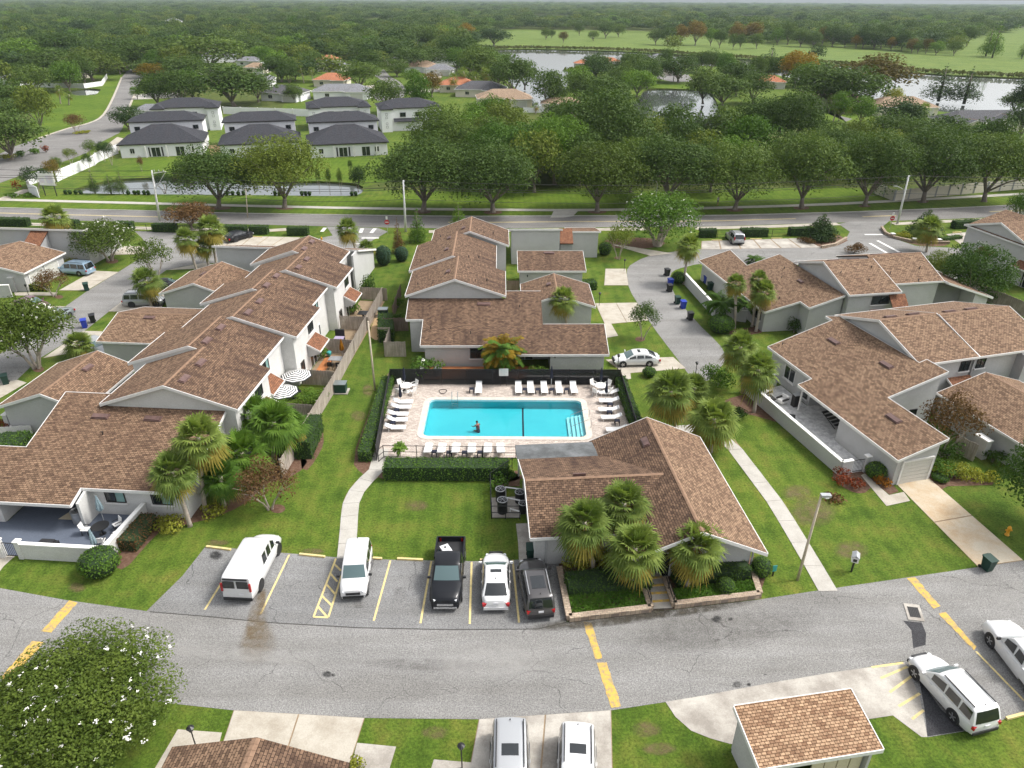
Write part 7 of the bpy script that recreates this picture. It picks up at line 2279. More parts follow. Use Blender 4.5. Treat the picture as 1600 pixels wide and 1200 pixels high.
for (x_, y_), t in (((635, 612), 'west'), ((938, 612), 'east')):
 round_table(x_, y_, 'white round table at the %s corner of the pool deck' % t)
 p = at(x_, y_, .03)
 for k, a in enumerate((40, 130, 235, 320)):
  chair((p.x + .95 * math.cos(RAD(a)), p.y + .95 * math.sin(RAD(a)), .03), RAD(a + 180), 'white chair at the %s round pool table' % t, group='white chairs at the %s pool table' % t)

def closed_umbrella(px, py, hgt, label, mat='navy', z=0.03, r=.16, name='closed_umbrella'):
 p = at(px, py, z)
 u = thing(name, label, 'umbrella', (p.x, p.y, z))
 MB().tube([(0, 0, 0), (0, 0, hgt)], .025, 8).build('pole', X['grey_metal'], u)
 cn = MB()
 nn = 12
 prof_ = [(.04, hgt + .02), (.07, hgt - .15), (r * .8, hgt - .7), (r * 1.05, hgt - 1.15), (r * .75, hgt - 1.3)]
 rings = []
 for rr, zz in prof_:
  base = len(cn.v)
  for k in range(nn):
   a = 2 * math.pi * k / nn
   q = rr * (1 if k % 2 else .72)
   cn.v.append((q * math.cos(a), q * math.sin(a), zz))
  rings.append(base)
 for a, b_ in zip(rings[:-1], rings[1:]):
  for k in range(nn):
   cn.f.append((a + k, a + (k + 1) % nn, b_ + (k + 1) % nn, b_ + k)[::-1]); cn.m.append(0); cn.uv.append(None)
 cn.build('canopy', X[mat], u, 30)
 MB().lathe([(.24, 0), (.24, .06), (.05, .12)], 12).build('base', X['trim_black'], u)
 return u

closed_umbrella(627, 636, 2.4, 'closed navy umbrella beside the west loungers')
closed_umbrella(946, 629, 2.4, 'closed navy umbrella beside the east loungers')
closed_umbrella(861, 609, 2.6, 'closed navy umbrella behind the rear lounger row')
closed_umbrella(633, 610, 2.5, 'closed navy umbrella through the west round table')
closed_umbrella(938, 610, 2.5, 'closed navy umbrella through the east round table')

m, nt, n, l, b = _new('privacy_mesh')
b.inputs['Base Color'].default_value = (0.010, 0.011, 0.013, 1)
b.inputs['Roughness'].default_value = 0.8
b.inputs['Alpha'].default_value = 0.80
X['mesh_screen'] = m

def mesh_fence(label, pts, h=1.55, pl=2.6, screen=True, name='screen_fence'):
 o = Vector((pts[0][0], pts[0][1], 0))
 root = thing(name, label, 'fence', o)
 for a, c_ in zip(pts[:-1], pts[1:]):
  A, B = Vector((a[0], a[1], 0)) - o, Vector((c_[0], c_[1], 0)) - o
  n_ = max(1, round((B - A).length / pl))
  for k in range(n_):
   p, q = A.lerp(B, k / n_), A.lerp(B, (k + 1) / n_)
   if screen: MB().beam(p + Vector((0, 0, h / 2 + .03)), q + Vector((0, 0, h / 2 + .03)), .01, h - .08).build('mesh_panel', X['mesh_screen'], root)
   for z in ((h, .08) if screen else (h, h * .5, .1)): MB().beam(p + Vector((0, 0, z)), q + Vector((0, 0, z)), .04, .04).build('rail', X['black'], root)
   MB().beam(p, p + Vector((0, 0, h + .06)), .055, .055, up=(1, 0, 0)).build('post', X['black'], root)
  MB().beam(B, B + Vector((0, 0, h + .06)), .055, .055, up=(1, 0, 0)).build('post', X['black'], root)
 return root

mesh_fence('black mesh privacy fence along the back of the pool deck', pxl([(611, 601), (968, 602)]), 1.75)
mesh_fence('black mesh privacy fence on the west side of the pool deck', pxl([(610, 602), (589, 720)]), 1.5)
mesh_fence('black mesh privacy fence on the east side of the pool deck', pxl([(969, 603), (992, 678)]), 1.5)
mesh_fence('low black rail fence behind the long hedge', pxl([(592, 722), (600, 715), (806, 717)]), 1.2, 2.6, False, 'rail_fence')
mesh_fence('black mesh fence round the air conditioner yard', pxl([(768, 809), (766, 762), (800, 738)]), 1.4, 2.2, False, 'rail_fence')
mesh_fence('low black rail at the near edge of the air conditioner yard', pxl([(768, 811), (812, 811)]), 1.2, 1.1, False, 'rail_fence')
mesh_fence('short black rail fence behind the east pool hedge', pxl([(992, 668), (1012, 676)]), 1.2, 2.0, False, 'rail_fence')
p = at(787, 602.5)
nb = thing('notice_board', 'white notice board fixed on the rear pool screen', 'sign', (p.x, p.y, 0))
MB().box(-.46, .46, -.12, -.09, 1.15, 1.95).build('board', X['trim'], nb)
for z in (1.28, 1.38, 1.5, 1.6, 1.7, 1.8): MB().box(-.36, .36 - .1 * ((z * 10) % 3), -.128, -.122, z, z + .03).build('text_line', X['p_silver'], nb)
for s in (-.3, .3): MB().box(s - .025, s + .025, -.09, -.04, 0, 1.9).build('post', X['black'], nb)
hp = at(692, 612, .03)
tag(MB().tube([(hp.x + .35 * math.cos(a) * (1 + .2 * math.sin(3 * a)), hp.y + .45 * math.sin(a), .06 + .01 * (a % 1)) for a in [i * .35 for i in range(24)]], .028, 6).build('garden_hose', X['trim_black']), 'coiled dark hose on the pool deck', 'hose')

def ac_unit(px, py, label, mat='black', r=.42, h=.95):
 p = at(px, py)
 u = thing('air_conditioner', label, 'air conditioner', (p.x, p.y, 0.03), 0.1)
 MB().lathe([(r, 0), (r, h)], 20).build('casing', X[mat], u, 30)
 MB().tube([(r * math.cos(k * math.pi / 10), r * math.sin(k * math.pi / 10), h + .02) for k in range(21)], .035, 6, caps=False).build('rim', X['grey_metal'], u)
 MB().lathe([(r * .30, h + .06), (r * .28, h + .09)], 12).build('fan_hub', X['trim_black'], u)
 for k in range(6):
  a = k * math.pi / 3
  MB().beam((0, 0, h + .085), (r * .98 * math.cos(a), r * .98 * math.sin(a), h + .075), .02, .015).build('grille_bar', X['grey_metal'], u)
 return u

flat('equipment_pad', [pxl([(769, 809), (768, 778), (812, 776), (813, 809)])], 0.03, X['concrete_old'])
ac_unit(782, 782, 'black round air conditioner behind its twin by the lawn', h=1.05, r=.37)
ac_unit(785, 800, 'black round air conditioner nearest the lawn', h=1.1, r=.38)
ac_unit(812, 784, 'black round air conditioner against the clubhouse wall', h=.9, r=.36)
ac_unit(817, 800, 'small black condenser below the clubhouse eave', h=.8, r=.32)
ac_unit(684, 590, 'grey air conditioner behind the rear pool screen', 'grey_metal')
ac_unit(125, 815, 'pale grey air conditioner on the blue-grey patio', 'grey_metal')
for z_, (a, b_), t_ in ((.5, ((792, 786), (812, 790)), 'middle white'), (.9, ((790, 776), (814, 779)), 'highest white'), (.3, ((797, 800), (812, 804)), 'lowest white')):
 A, B = at(*a), at(*b_)
 tag(MB().tube([(A.x, A.y, 0), (A.x, A.y, z_), (B.x, B.y, z_), (B.x, B.y, 0)], .06, 7).build('pipework', X['white_plastic']), t_ + ' pump pipe in the equipment yard', 'pipe')
dk_ = MB()
a0 = FC.w(2.4, -10.0);
dr = thing('timber_deck', 'orange-stained timber deck behind the pool screen', 'deck', FC.w(9.0, -8.6), FC.a)
for k in range(9):
 MB().box(-6.3, 5.0, -1.2 + k * .30, -1.2 + k * .30 + .285, .05, .22).build('plank', X['deck_wood'], dr)
yard_wall('yard_wall', 'white-topped yard wall at the end of the orange deck', FC, [(2.5, -7.3), (2.5, -10.2)], 1.2, mat='stucco_w')
yard_wall('yard_wall', 'low dark yard wall behind the rear loungers', FC, [(13.0, -10.3), (21.2, -10.5)], 0.7, mat='siding')

# ---------------------------------------------------------------- walls, fences, street furniture
yard_wall('patio_wall', 'white patio wall round the blue-grey patio', FL, [(-10.9, -12.0), (-5.0, -12.0), (-4.8, -7.1)], 1.25, mat='stucco_w')
p = FL.w(-12.4, -12.0)
for u, t in ((-11.0, 'right of the metal gate'), (-12.4, 'left of the metal gate')):
 q = FL.w(u, -12.0)
 g = thing('gate_pillar', 'white patio gate pillar ' + t, 'pillar', q, FL.a)
 MB().box(-.17, .17, -.17, .17, 0, 1.45).build('shaft', X['stucco_w'], g); MB().box(-.21, .21, -.21, .21, 1.45, 1.53).build('cap', X['wall_cap'], g)
yard_wall('patio_wall', 'white patio wall running off left of the metal gate', FL, [(-12.6, -12.0), (-19.0, -12.0)], 1.25, mat='stucco_w')

def bar_gate(a, b, label, h=1.25, mat='black'):
 A, B = Vector((a[0], a[1], 0)), Vector((b[0], b[1], 0))
 r = thing('metal_gate', label, 'gate', A, math.atan2(B.y - A.y, B.x - A.x))
 L = (B - A).length
 for z in (.15, h): MB().box(.03, L - .03, -.02, .02, z - .02, z + .02).build('rail', X[mat], r)
 n_ = max(3, int(L / .13))
 for k in range(n_ + 1): MB().box(.04 + (L - .1) * k / n_, .06 + (L - .1) * k / n_, -.012, .012, .1, h).build('bar', X[mat], r)

bar_gate(FL.w(-12.2, -12.0), FL.w(-11.2, -12.0), 'black bar gate between the white patio pillars')
X['patio_blue'] = mat_mottled('painted_patio', (0.115, 0.135, 0.175), (0.085, 0.10, 0.13), 0.8, 0.5)
X['marble'] = mat_mottled('marble_tiles', (0.74, 0.73, 0.71), (0.42, 0.41, 0.41), 2.2, 0.75, lo=.40, hi=.62)
flat('painted_patio', [[tuple(FL.w(u, v)[:2]) for u, v in ((-18.0, -11.9), (-5.1, -11.9), (-4.9, -7.0), (-8.6, -7.0), (-8.6, -4.4), (-14.7, -4.4), (-14.7, -8.4), (-18.0, -8.4))]], 0.03, X['patio_blue'])
flat('patio_rug', [[tuple(FL.w(u, v)[:2]) for u, v in ((-11.2, -7.9), (-8.9, -7.9), (-8.9, -6.2), (-10.6, -6.2))]], 0.036, X['beige_panel'])
flat('patio_paving', [[tuple(FL.w(u, v)[:2]) for u, v in ((-7.0, -11.85), (-5.15, -11.85), (-4.95, -8.6), (-6.0, -8.6))]], 0.036, X['marble'])

def patio_table(pos, label, r=.6, mat='black', h=.72):
 t = thing('patio_table', label, 'table', pos)
 MB().lathe([(r, h - .03), (r, h)], 20).build('table_top', X[mat], t)
 MB().lathe([(.25, 0), (.05, .05), (.05, h - .03)], 10).build('pedestal', X[mat], t)

pt = FL.w(-7.0, -9.2, .036)
patio_table(pt, 'black round table on the blue-grey patio')
q = FL.w(-7.1, -8.4, .03)
for (u, v), rz, t in (((-5.7, -9.6), 180, 'beside the patio wall'), ((-6.3, -10.4), 100, 'in front of the round table'), ((-8.1, -9.3), 0, 'near the porch pier'), ((-6.2, -8.6), 230, 'beside the house wall')):
 c_ = FL.w(u, v, .036)
 chair(c_, RAD(rz), 'cream-cushioned black patio chair ' + t, 'white_plastic', 'black')
w_ = FL.w(-7.4, -8.0)
X['umb_blue'] = plain('pale_blue_canvas', (0.20, 0.27, 0.30), 0.8, var=0.4, scale=9)

def umb_at(pos, hgt, label, mat, r=.18):
 u = closed_umbrella(800, 600, hgt, label, mat, 0.03, r)
 u.location = (pos[0], pos[1], .03)
 return u

umb_at(FL.w(-7.5, -8.1), 2.5, 'closed pale blue umbrella behind the black round table', 'umb_blue', .24)
umb_at(FL.w(-6.1, -11.3), 2.2, 'closed pale blue umbrella in the patio wall corner', 'umb_blue', .2)
c_ = FL.w(-9.6, -11.2)
cg = thing('covered_grill', 'barbecue under a black cover on the blue-grey patio', 'grill', c_, FL.a)
MB().obox((0, 0, .38), (1.3, .6, .75)).build('cover', X['trim_black'], cg); MB().obox((0, 0, .82), (.95, .45, .16)).build('cover_top', X['trim_black'], cg)

yard_wall('patio_wall', 'long grey wall with white coping round the tiled patio', FB, [(1.2, 4.6), (-2.6, 4.0), (-2.7, -10.25), (-1.7, -10.25)], 1.3)
flat('tiled_patio', [[tuple(FB.w(u, v)[:2]) for u, v in ((-2.6, 4.0), (1.7, 4.4), (1.7, .2), (3.1, .2), (3.1, -5.6), (.35, -5.6), (.35, -10.3), (-2.6, -10.2))]], 0.03, X['marble'])
g = thing('gate_pillar', 'white-capped pillar beside the black patio gate', 'pillar', FB.w(-.35, -10.3), FB.a)
MB().box(-.18, .18, -.18, .18, 0, 1.5).build('shaft', X['stucco'], g); MB().box(-.23, .23, -.23, .23, 1.5, 1.58).build('cap', X['wall_cap'], g)
bar_gate(FB.w(-1.55, -10.25), FB.w(-.55, -10.3), 'black bar gate of the tiled patio')
so = thing('sofa_table', 'dark square table between white patio sofas', 'table', FB.w(-1.4, 1.9, .03), FB.a)
MB().box(-.5, .5, -.5, .5, .35, .45).build('table_top', X['frame_dark'], so); MB().box(-.4, .4, -.4, .4, 0, .35).build('base', X['frame_dark'], so)
for (u, v), rz, t in (((-.3, 1.3), 15, 'facing the dark square table'), ((-2.0, 1.0), 100, 'backing onto the patio wall'), ((-1.0, 3.0), 195, 'beneath the patio palm')):
 s_ = thing('patio_sofa', 'white cushioned patio armchair ' + t, 'armchair', FB.w(u, v, .03), FB.a + RAD(rz))
 MB().box(-.4, .4, -.4, .4, .12, .42).build('seat', X['white_plastic'], s_); MB().box(.28, .45, -.4, .4, .42, .78).build('backrest', X['white_plastic'], s_)
 for sg in (-1, 1): MB().box(-.4, .42, sg * .36 - .07, sg * .36 + .07, .42, .58).build('armrest', X['frame_dark'], s_)
fb = thing('storage_cabinet', 'dark upright cabinet at the porch edge', 'cabinet', FB.w(.6, .5, .03), FB.a)
MB().box(-.35, .35, -.25, .25, 0, 1.2).build('body', X['frame_dark'], fb); MB().box(-.38, .38, -.28, .28, 1.2, 1.26).build('top', X['grey_metal'], fb)
rk = thing('shelving_rack', 'dark slatted shelving under the porch roof', 'shelf', FB.w(1.9, -3.2, .03), FB.a + RAD(8))
for k in range(5): MB().box(-.5, .5, -.9 + .4 * k, -.6 + .4 * k, .3 + .12 * k, .36 + .12 * k).build('shelf', X['frame_dark'], rk)
for sg in (-.5, .5): MB().beam((sg, -.9, 0), (sg, .9, .85), .05, .05).build('side_rail', X['frame_dark'], rk)
lc = thing('deck_chair', 'dark folded deck chair by the tiled patio wall', 'chair', FB.w(-1.9, -2.6, .03), FB.a + RAD(60))
MB().beam((-.6, 0, .25), (.3, 0, .3), .55, .05).build('seat', X['black'], lc); MB().beam((.3, 0, .3), (.8, 0, .75), .55, .05).build('backrest', X['black'], lc)
for a in (-.5, .3):
 for sg in (-.25, .25): MB().beam((a, sg, 0), (a, sg, .27), .04, .04, up=(1, 0, 0)).build('leg', X['black'], lc)
W0, W1, W2 = at(1068, 442), at(1117, 497), at(1165, 503)
FW = Frame((0, 0), 0)
yard_wall('garden_wall', 'low pale wall round the yard beside the curved lane', FW, [tuple(W0[:2]), tuple(W1[:2]), tuple(W2[:2])], 1.45)
for k, (x_, y_) in enumerate(((1528, 712), (1560, 700))):
 q = at(x_, y_)
 g = thing('gate_pillar', 'white-capped gate pillar ' + ('attached to the slatted gate' if k == 0 else 'against the garage wall'), 'pillar', q, FB.a)
 MB().box(-.25, .25, -.6, .6, 0, 1.75).build('shaft', X['stucco'], g); MB().box(-.3, .3, -.65, .65, 1.75, 1.85).build('cap', X['wall_cap'], g)
board_fence('weathered slatted gate fence between the east garages', pxl([(1488, 706), (1520, 722)]), 1.7, 'fence', pl=1.6)
q = at(22, 668)
g = thing('gate_pillar', 'white-capped pillar of the west garage gate', 'pillar', q, FL.a)
MB().box(-.2, .2, -.6, .6, 0, 1.6).build('shaft', X['stucco'], g); MB().box(-.25, .25, -.65, .65, 1.6, 1.68).build('cap', X['wall_cap'], g)
board_fence('low white picket fence beside the west garage gable', pxl([(-10, 682), (52, 678)]), .9, 'trim', pl=1.5, name='picket_fence')
g = thing('gate_pillar', 'grey pillar beside the double garage hedge', 'pillar', at(25, 455), FL.a)
MB().box(-.3, .3, -.3, .3, 0, 1.9).build('shaft', X['stucco'], g); MB().box(-.35, .35, -.35, .35, 1.9, 2.0).build('cap', X['wall_cap'], g)
yard_wall('garden_wall', 'white-topped yard wall at the far west kerb', FW, [tuple(at(-20, 466)[:2]), tuple(at(20, 464)[:2])], 1.6)
FG = 'weathered board fences of the terrace yards'
fw_ = lambda u, v: tuple(FL.w(u, v)[:2])
board_fence('long weathered board fence along the west lawn', [fw_(3.45, -1.5), fw_(3.45, 12.6), fw_(2.9, 27.5), fw_(2.6, 37.0)], 1.8, 'fence', FG)
for v, t in ((7.4, 'beside the striped umbrellas'), (14.0, 'below the orange umbrella'), (21.3, 'behind the orange umbrella'), (27.6, 'behind the purple barbecue cover'), (36.9, 'at the end of the west terrace')):
 board_fence('short yard divider fence ' + t, [fw_(-.2, v), fw_(3.2, v - .1)], 1.7, 'fence', FG)
cf = lambda u, v: tuple(FC.w(u, v)[:2])
board_fence('weathered board enclosure beside the block hedge', [cf(-1.9, -4.4), cf(.3, -4.4)], 1.8, 'fence', FG)
board_fence('side of the weathered board enclosure', [cf(-1.9, -4.3), cf(-1.9, -.6), cf(-3.2, -.6)], 1.8, 'fence', FG)
board_fence('brown yard fence along the centre terrace', [cf(-3.0, 2.2), cf(-.2, 2.4)], 1.7, 'fence_brown', FG)
board_fence('rear brown yard fence along the centre terrace', [cf(-2.4, 6.2), cf(-2.4, 13.5)], 1.7, 'fence_brown', FG)
board_fence('grey board fence below the right house', pxl([(1500, 452), (1540, 470), (1610, 500)]), 1.8, 'fence', FG)
board_fence('dark fence at the centre courtyard', [cf(11.3, 14.5), cf(12.8, 14.5)], 1.7, 'fence_brown', FG)
flat('yard_gravel', [[fw_(-.3, 14.2), fw_(3.3, 14.0), fw_(2.9, 36.6), fw_(-.3, 36.6)]], 0.012, X['dirt'])
flat('worn_path', [smooth_loop(pxl([(577, 525), (585, 500), (592, 492), (604, 497), (607, 518), (596, 532)]), 2)], 0.013, X['sand'])
flat('yard_deck', [[fw_(.2, 15.2), fw_(1.2, 15.2), fw_(1.2, 20.6), fw_(.2, 20.6)]], 0.03, X['deck_wood'])
umb_at(FL.w(2.2, 20.0), 2.3, 'closed orange umbrella in the fenced yard', 'shrub_orange', .26)
tb = thing('patio_table', 'dark rectangular table under the orange umbrella', 'table', FL.w(2.1, 18.6, .02), FL.a)
MB().box(-.9, .9, -.5, .5, .70, .74).build('table_top', X['grey_metal'], tb)
for a in (-.8, .8):
 for c2 in (-.4, .4): MB().box(a - .03, a + .03, c2 - .03, c2 + .03, 0, .70).build('leg', X['black'], tb)
for k, (u, v) in enumerate(((1.6, 17.6), (2.5, 17.6))): chair(FL.w(u, v, .02), RAD(90), 'dark sling chair at the yard table', 'black', 'black', 'dark chairs at the yard table')
X['purple'] = plain('purple_cover', (0.33, 0.28, 0.40), 0.7)
gr = thing('covered_grill', 'barbecue with purple cover in the fenced yard', 'grill', FL.w(.8, 23.6, .02), FL.a)
MB().obox((0, 0, .4), (1.0, .7, .8)).build('cabinet', X['black'], gr); MB().obox((.1, -.2, .84), (1.05, .75, .1)).build('cover', X['purple'], gr); MB().obox((0, .5, .8), (1.0, .25, 1.5)).build('lid', X['black'], gr)
tb = thing('patio_table', 'black patio table at the north yard', 'table', FL.w(1.6, 31.0, .02), FL.a)
MB().box(-.6, .6, -.6, .6, .68, .72).build('table_top', X['black'], tb); MB().box(-.1, .1, -.1, .1, 0, .68).build('pedestal', X['black'], tb)
X['teal'] = plain('teal_glaze', (0.05, 0.33, 0.33), 0.4)
tag(MB().lathe([(.15, 0), (.25, .3), (.28, .55), (.22, .6)], 14, tuple(FL.w(.6, 20.4, .03))).build('plant_pot', X['teal'], None, True), 'teal glazed pot beside the patio door', 'pot')
X['stripe_dark'] = plain('navy_stripe', (0.02, 0.022, 0.03), 0.8)

def open_umbrella(pos, label, r=1.5, h=2.3, stripes=7):
 u = thing('striped_umbrella', label, 'umbrella', pos)
 MB().tube([(0, 0, 0), (0, 0, h)], .03, 8).build('pole', X['grey_metal'], u)
 cn = MB()
 nn = 8
 for k in range(stripes * 2):
  r0, r1 = r * k / (stripes * 2), r * (k + 1) / (stripes * 2)
  z0_, z1_ = h - .55 * (r0 / r) ** 1.2, h - .55 * (r1 / r) ** 1.2
  for j in range(nn):
   a, b_ = 2 * math.pi * j / nn, 2 * math.pi * (j + 1) / nn
   q = [(r0 * math.cos(a), r0 * math.sin(a), z0_), (r1 * math.cos(a), r1 * math.sin(a), z1_), (r1 * math.cos(b_), r1 * math.sin(b_), z1_), (r0 * math.cos(b_), r0 * math.sin(b_), z0_)]
   cn.face(q, k % 2)
 cn.build('canopy', [X['white_plastic'], X['stripe_dark']], u)
 MB().lathe([(.25, 0), (.25, .06), (.05, .1)], 12).build('base', X['trim_black'], u)

open_umbrella(above(468, 582, at(468, 612).y) * 1 + Vector((0, 0, -2.2)) if False else Vector((at(467, 612).x, at(467, 612).y, .02)), 'striped umbrella nearer the fence shrub')
open_umbrella(Vector((at(446, 638).x, at(446, 638).y, .02)), 'striped umbrella nearer the terrace wall')
pt = at(460, 622)
patio_table(Vector((pt.x, pt.y, .02)), 'dark table between the striped umbrellas')

def bin_(px, py, mat, label, rz=0.0, lid=None):
 p = at(px, py)
 b_ = thing('wheelie_bin', label, 'bin', (p.x, p.y, .012), rz, 'wheelie bins at the kerb')
 B = MB()
 lo, hi = [(-.24, -.26), (.24, -.26), (.24, .26), (-.24, .26)], [(-.30, -.34), (.30, -.34), (.30, .36), (-.30, .36)]
 for i in range(4):
  j = (i + 1) % 4
  B.face([(*lo[i], .04), (*lo[j], .04), (*hi[j], .98), (*hi[i], .98)])
 B.face([(*q, .04) for q in lo[::-1]])
 B.face([(*q, .97) for q in hi])
 B.build('tub', X[mat], b_)
 L_ = MB()
 L_.face([(-.33, -.38, 1.0), (.33, -.38, 1.0), (.33, .38, 1.06), (-.33, .38, 1.06)])
 L_.face([(-.33, -.38, .97), (-.33, .38, 1.0), (.33, .38, 1.0), (.33, -.38, .97)])
 for q in (((-.33, -.38), (.33, -.38)), ((.33, -.38), (.33, .38)), ((.33, .38), (-.33, .38)), ((-.33, .38), (-.33, -.38))):
  za, zb2 = (1.0 if q[0][1] < 0 else 1.06), (1.0 if q[1][1] < 0 else 1.06)
  L_.face([(*q[0], .96), (*q[1], .96), (*q[1], zb2), (*q[0], za)])
 L_.build('lid', X[lid or mat], b_)
 MB().beam((-.25, .44, 1.0), (.25, .44, 1.0), .04, .04).build('handle', X[mat], b_)
 for s in (-1, 1): MB().lathe([(.12, -.03), (.12, .03)], 12, (s * .27, .32, .12), axis='x').build('wheel', X['rubber'], b_)

for x_, y_, m_, t, rz in ((1042, 431, 'bin_black', 'black bin at the bend of the curved lane', .4), (1047, 447, 'bin_blue', 'blue bin just behind a black one on the lane', .3), (1046, 456, 'bin_black', 'black bin just before a blue one on the lane', .3), (1058, 475, 'bin_green', 'dark green bin beside the blue bin on the lane', .2), (1067, 482, 'bin_blue', 'bright blue bin beside the green bin on the lane', .2), (1078, 500, 'bin_black', 'lone black bin on the curved lane', .2), (136, 454, 'bin_green', 'green bin beside the pale blue minivan driveway', .5), (133, 512, 'bin_blue', 'blue bin tilted on the west lane grass edge', .5), (146, 504, 'bin_black', 'black bin behind the tilted blue bin', .5), (10, 600, 'bin_green', 'green bin on the west lane by the flowering tree', .6), (829, 872, 'bin_green', 'dark green bin before the grey parked crossover', 0), (1541, 890, 'bin_green', 'open dark green bin at the rusty driveway', .3), (1103, 443, 'bin_blue', 'blue bin inside the low walled yard', .2), (1109, 453, 'bin_green', 'green bin inside the low walled yard', .2)):
 bin_(x_, y_, m_, t, rz)

def utility_pole(base, top, label, arm=False, mat='pole_white', lamp=True):
 p = at(*base)
 t = above(top[0], top[1], p.y)
 r = thing('utility_pole', label, 'utility pole', (p.x, p.y, 0))
 d = Vector((t.x - p.x, 0, t.z))
 MB().tube([(0, 0, -.2), tuple(d * .5), tuple(d)], [.20, .16, .11], 10).build('pole', X[mat], r, True)
 if arm:
  MB().beam(d + Vector((0, 0, -.5)), d + Vector((2.3, 0, -.2)), .12, .12).build('cross_arm', X[mat], r)
  MB().beam(d + Vector((0, 0, -3.0)), d + Vector((2.2, 0, -.3)), .08, .08).build('brace', X[mat], r)
 for k in range(3):
  q = d + (Vector((.75 * k + .4, 0, -.2)) if arm else Vector((.16 * (-1) ** k, 0, -.25 - .35 * k)))
  MB().lathe([(.04, 0), (.09, .05), (.05, .12), (.09, .18), (.04, .28)], 8, tuple(q)).build('insulator', X['grey_metal'], r)
 if lamp:
  z = d.z * .62
  b_ = Vector((d.x * .62, 0, z))
  sgn = 1 if arm else -1
  MB().tube([tuple(b_), tuple(b_ + Vector((sgn * .5, 0, .9))), tuple(b_ + Vector((sgn * 1.5, 0, 1.3)))], .05, 6).build('lamp_arm', X['grey_metal'], r)
  MB().obox(b_ + Vector((sgn * 1.8, 0, 1.32)), (.7, .28, .14)).build('lamp_head', X['grey_metal'], r)
 return Vector((p.x, p.y, 0)) + d

T1 = utility_pole((250, 346), (237, 266), 'grey braced utility pole beside the road at the west', True)
T2 = utility_pole((634, 362), (630, 282), 'white utility pole behind the thin conifer', lamp=False)
T3 = utility_pole((1402, 350), (1420, 274), 'leaning white utility pole at the entry road')
T4 = utility_pole((2050, 330), (2085, 258), 'white utility pole further along the road')
T0 = utility_pole((-330, 320), (-360, 238), 'grey utility pole further west along the road', True)
wires = thing('power_line', 'overhead power line wires strung between the utility poles', 'wires', (0, 0, 0))
for a, b_ in ((T0, T1), (T1, T2), (T2, T3), (T3, T4)):
 for dz, dx in ((-.05, .3), (-1.0, 0), (-1.35, .1), (-3.0, 0)):
  A, B = a + Vector((dx, 0, dz)), b_ + Vector((dx, 0, dz))
  pts_ = []
  for i in range(15):
   f = i / 14
   q = A.lerp(B, f)
   q.z -= 1.1 * 4 * f * (1 - f)
   pts_.append(tuple(q))
  MB().tube(pts_, .032, 4, caps=False).build('wire', X['frame_dark'], wires)

def lamp_post(base, top, label, head=1, mat='pole_tan', h_mat='grey_metal'):
 p = at(*base)
 t = above(top[0], top[1], p.y)
 r = thing('lamp_post', label, 'lamp post', (p.x, p.y, 0))
 d = Vector((t.x - p.x, 0, t.z))
 MB().tube([(0, 0, -.1), tuple(d * .5), tuple(d)], [.10, .085, .07], 10).build('pole', X[mat], r, True)
 if head:
  MB().obox(d + Vector((.28 * head, 0, .05)), (.62, .3, .16)).build('lamp_head', X[h_mat], r)
  MB().lathe([(.16, -.10), (.20, 0)], 12, tuple(d + Vector((.36 * head, 0, -.02)))).build('diffuser', X['white_plastic'], r)
 else:
  MB().lathe([(.10, 0), (.08, .06), (.02, .1)], 10, tuple(d)).build('cap', X[mat], r)
 return r

lamp_post((1246, 906), (1283, 775), 'tan lamp post beside the slab path and lane')
lamp_post((586, 610), (575, 503), 'tan lamp post on the west lawn beside the pool', 0)
lamp_post((387, 340), (384, 296), 'tan lamp post between the road hedges', 0)

def curved_lamp(base, top, label, s=-1):
 p = at(*base); t = above(top[0], top[1], p.y)
 r = thing('street_lamp', label, 'street lamp', (p.x, p.y, 0))
 h_ = t.z
 MB().tube([(0, 0, -.1), (0, 0, h_ * .7), (0, 0, h_ * .86), (s * .4, 0, h_ * .96), (s * 1.3, 0, h_)], [.10, .08, .07, .06, .05], 8).build('pole', X['pole_white'], r, True)
 MB().obox((s * 1.6, 0, h_), (.7, .3, .14)).build('lamp_head', X['white_plastic'], r)

curved_lamp((1079, 362), (1080, 336), 'white curved street lamp beside the round tree')
curved_lamp((1024, 320), (1024, 281), 'white curved street lamp among the road oaks')

def garden_lamp(px, py, label, h_=1.5, box=False):
 p = at(px, py)
 r = thing('garden_lamp', label, 'lamp', (p.x, p.y, 0), 0, 'black garden lamps')
 MB().tube([(0, 0, 0), (0, 0, h_)], .035, 7).build('post', X['black'], r)
 MB().lathe([(.10, 0), (.16, .22), (.20, .24), (.03, .34)], 8, (0, 0, h_)).build('lantern', X['black'], r)

for x_, y_, t in ((1086, 590, 'at the end of the curved lane'), (936, 478, 'beside the centre garage hedge'), (975, 424, 'beside the round driveway kerb'), (965, 578, 'before the white saloon'), (46, 465, 'above the maroon saloon'), (308, 1172, 'behind the cropped near garage roof'), (722, 1200, 'beside the silver minivan driveway'), (137, 252, 'beside the neighbourhood street')):
 garden_lamp(x_, y_, 'black garden lamp ' + t)
p = at(1330, 893)
mbx = thing('mailbox', 'white mailbox with black front on a dark post', 'mailbox', (p.x, p.y, 0), RAD(-25))
MB().box(-.06, .06, -.06, .06, 0, 1.0).build('post', X['frame_dark'], mbx); MB().box(-.22, .22, -.28, .28, 1.0, 1.42).build('box', X['trim'], mbx)
MB().obox((-.11, 0, 1.50), (.30, .64, .03), mat=Matrix.Rotation(RAD(-32), 3, 'Y')).build('roof_board', X['grey_metal'], mbx); MB().obox((.11, 0, 1.50), (.30, .64, .03), mat=Matrix.Rotation(RAD(32), 3, 'Y')).build('roof_board', X['grey_metal'], mbx)
MB().box(-.12, .12, -.30, -.282, 1.08, 1.30).build('door', X['frame_dark'], mbx)
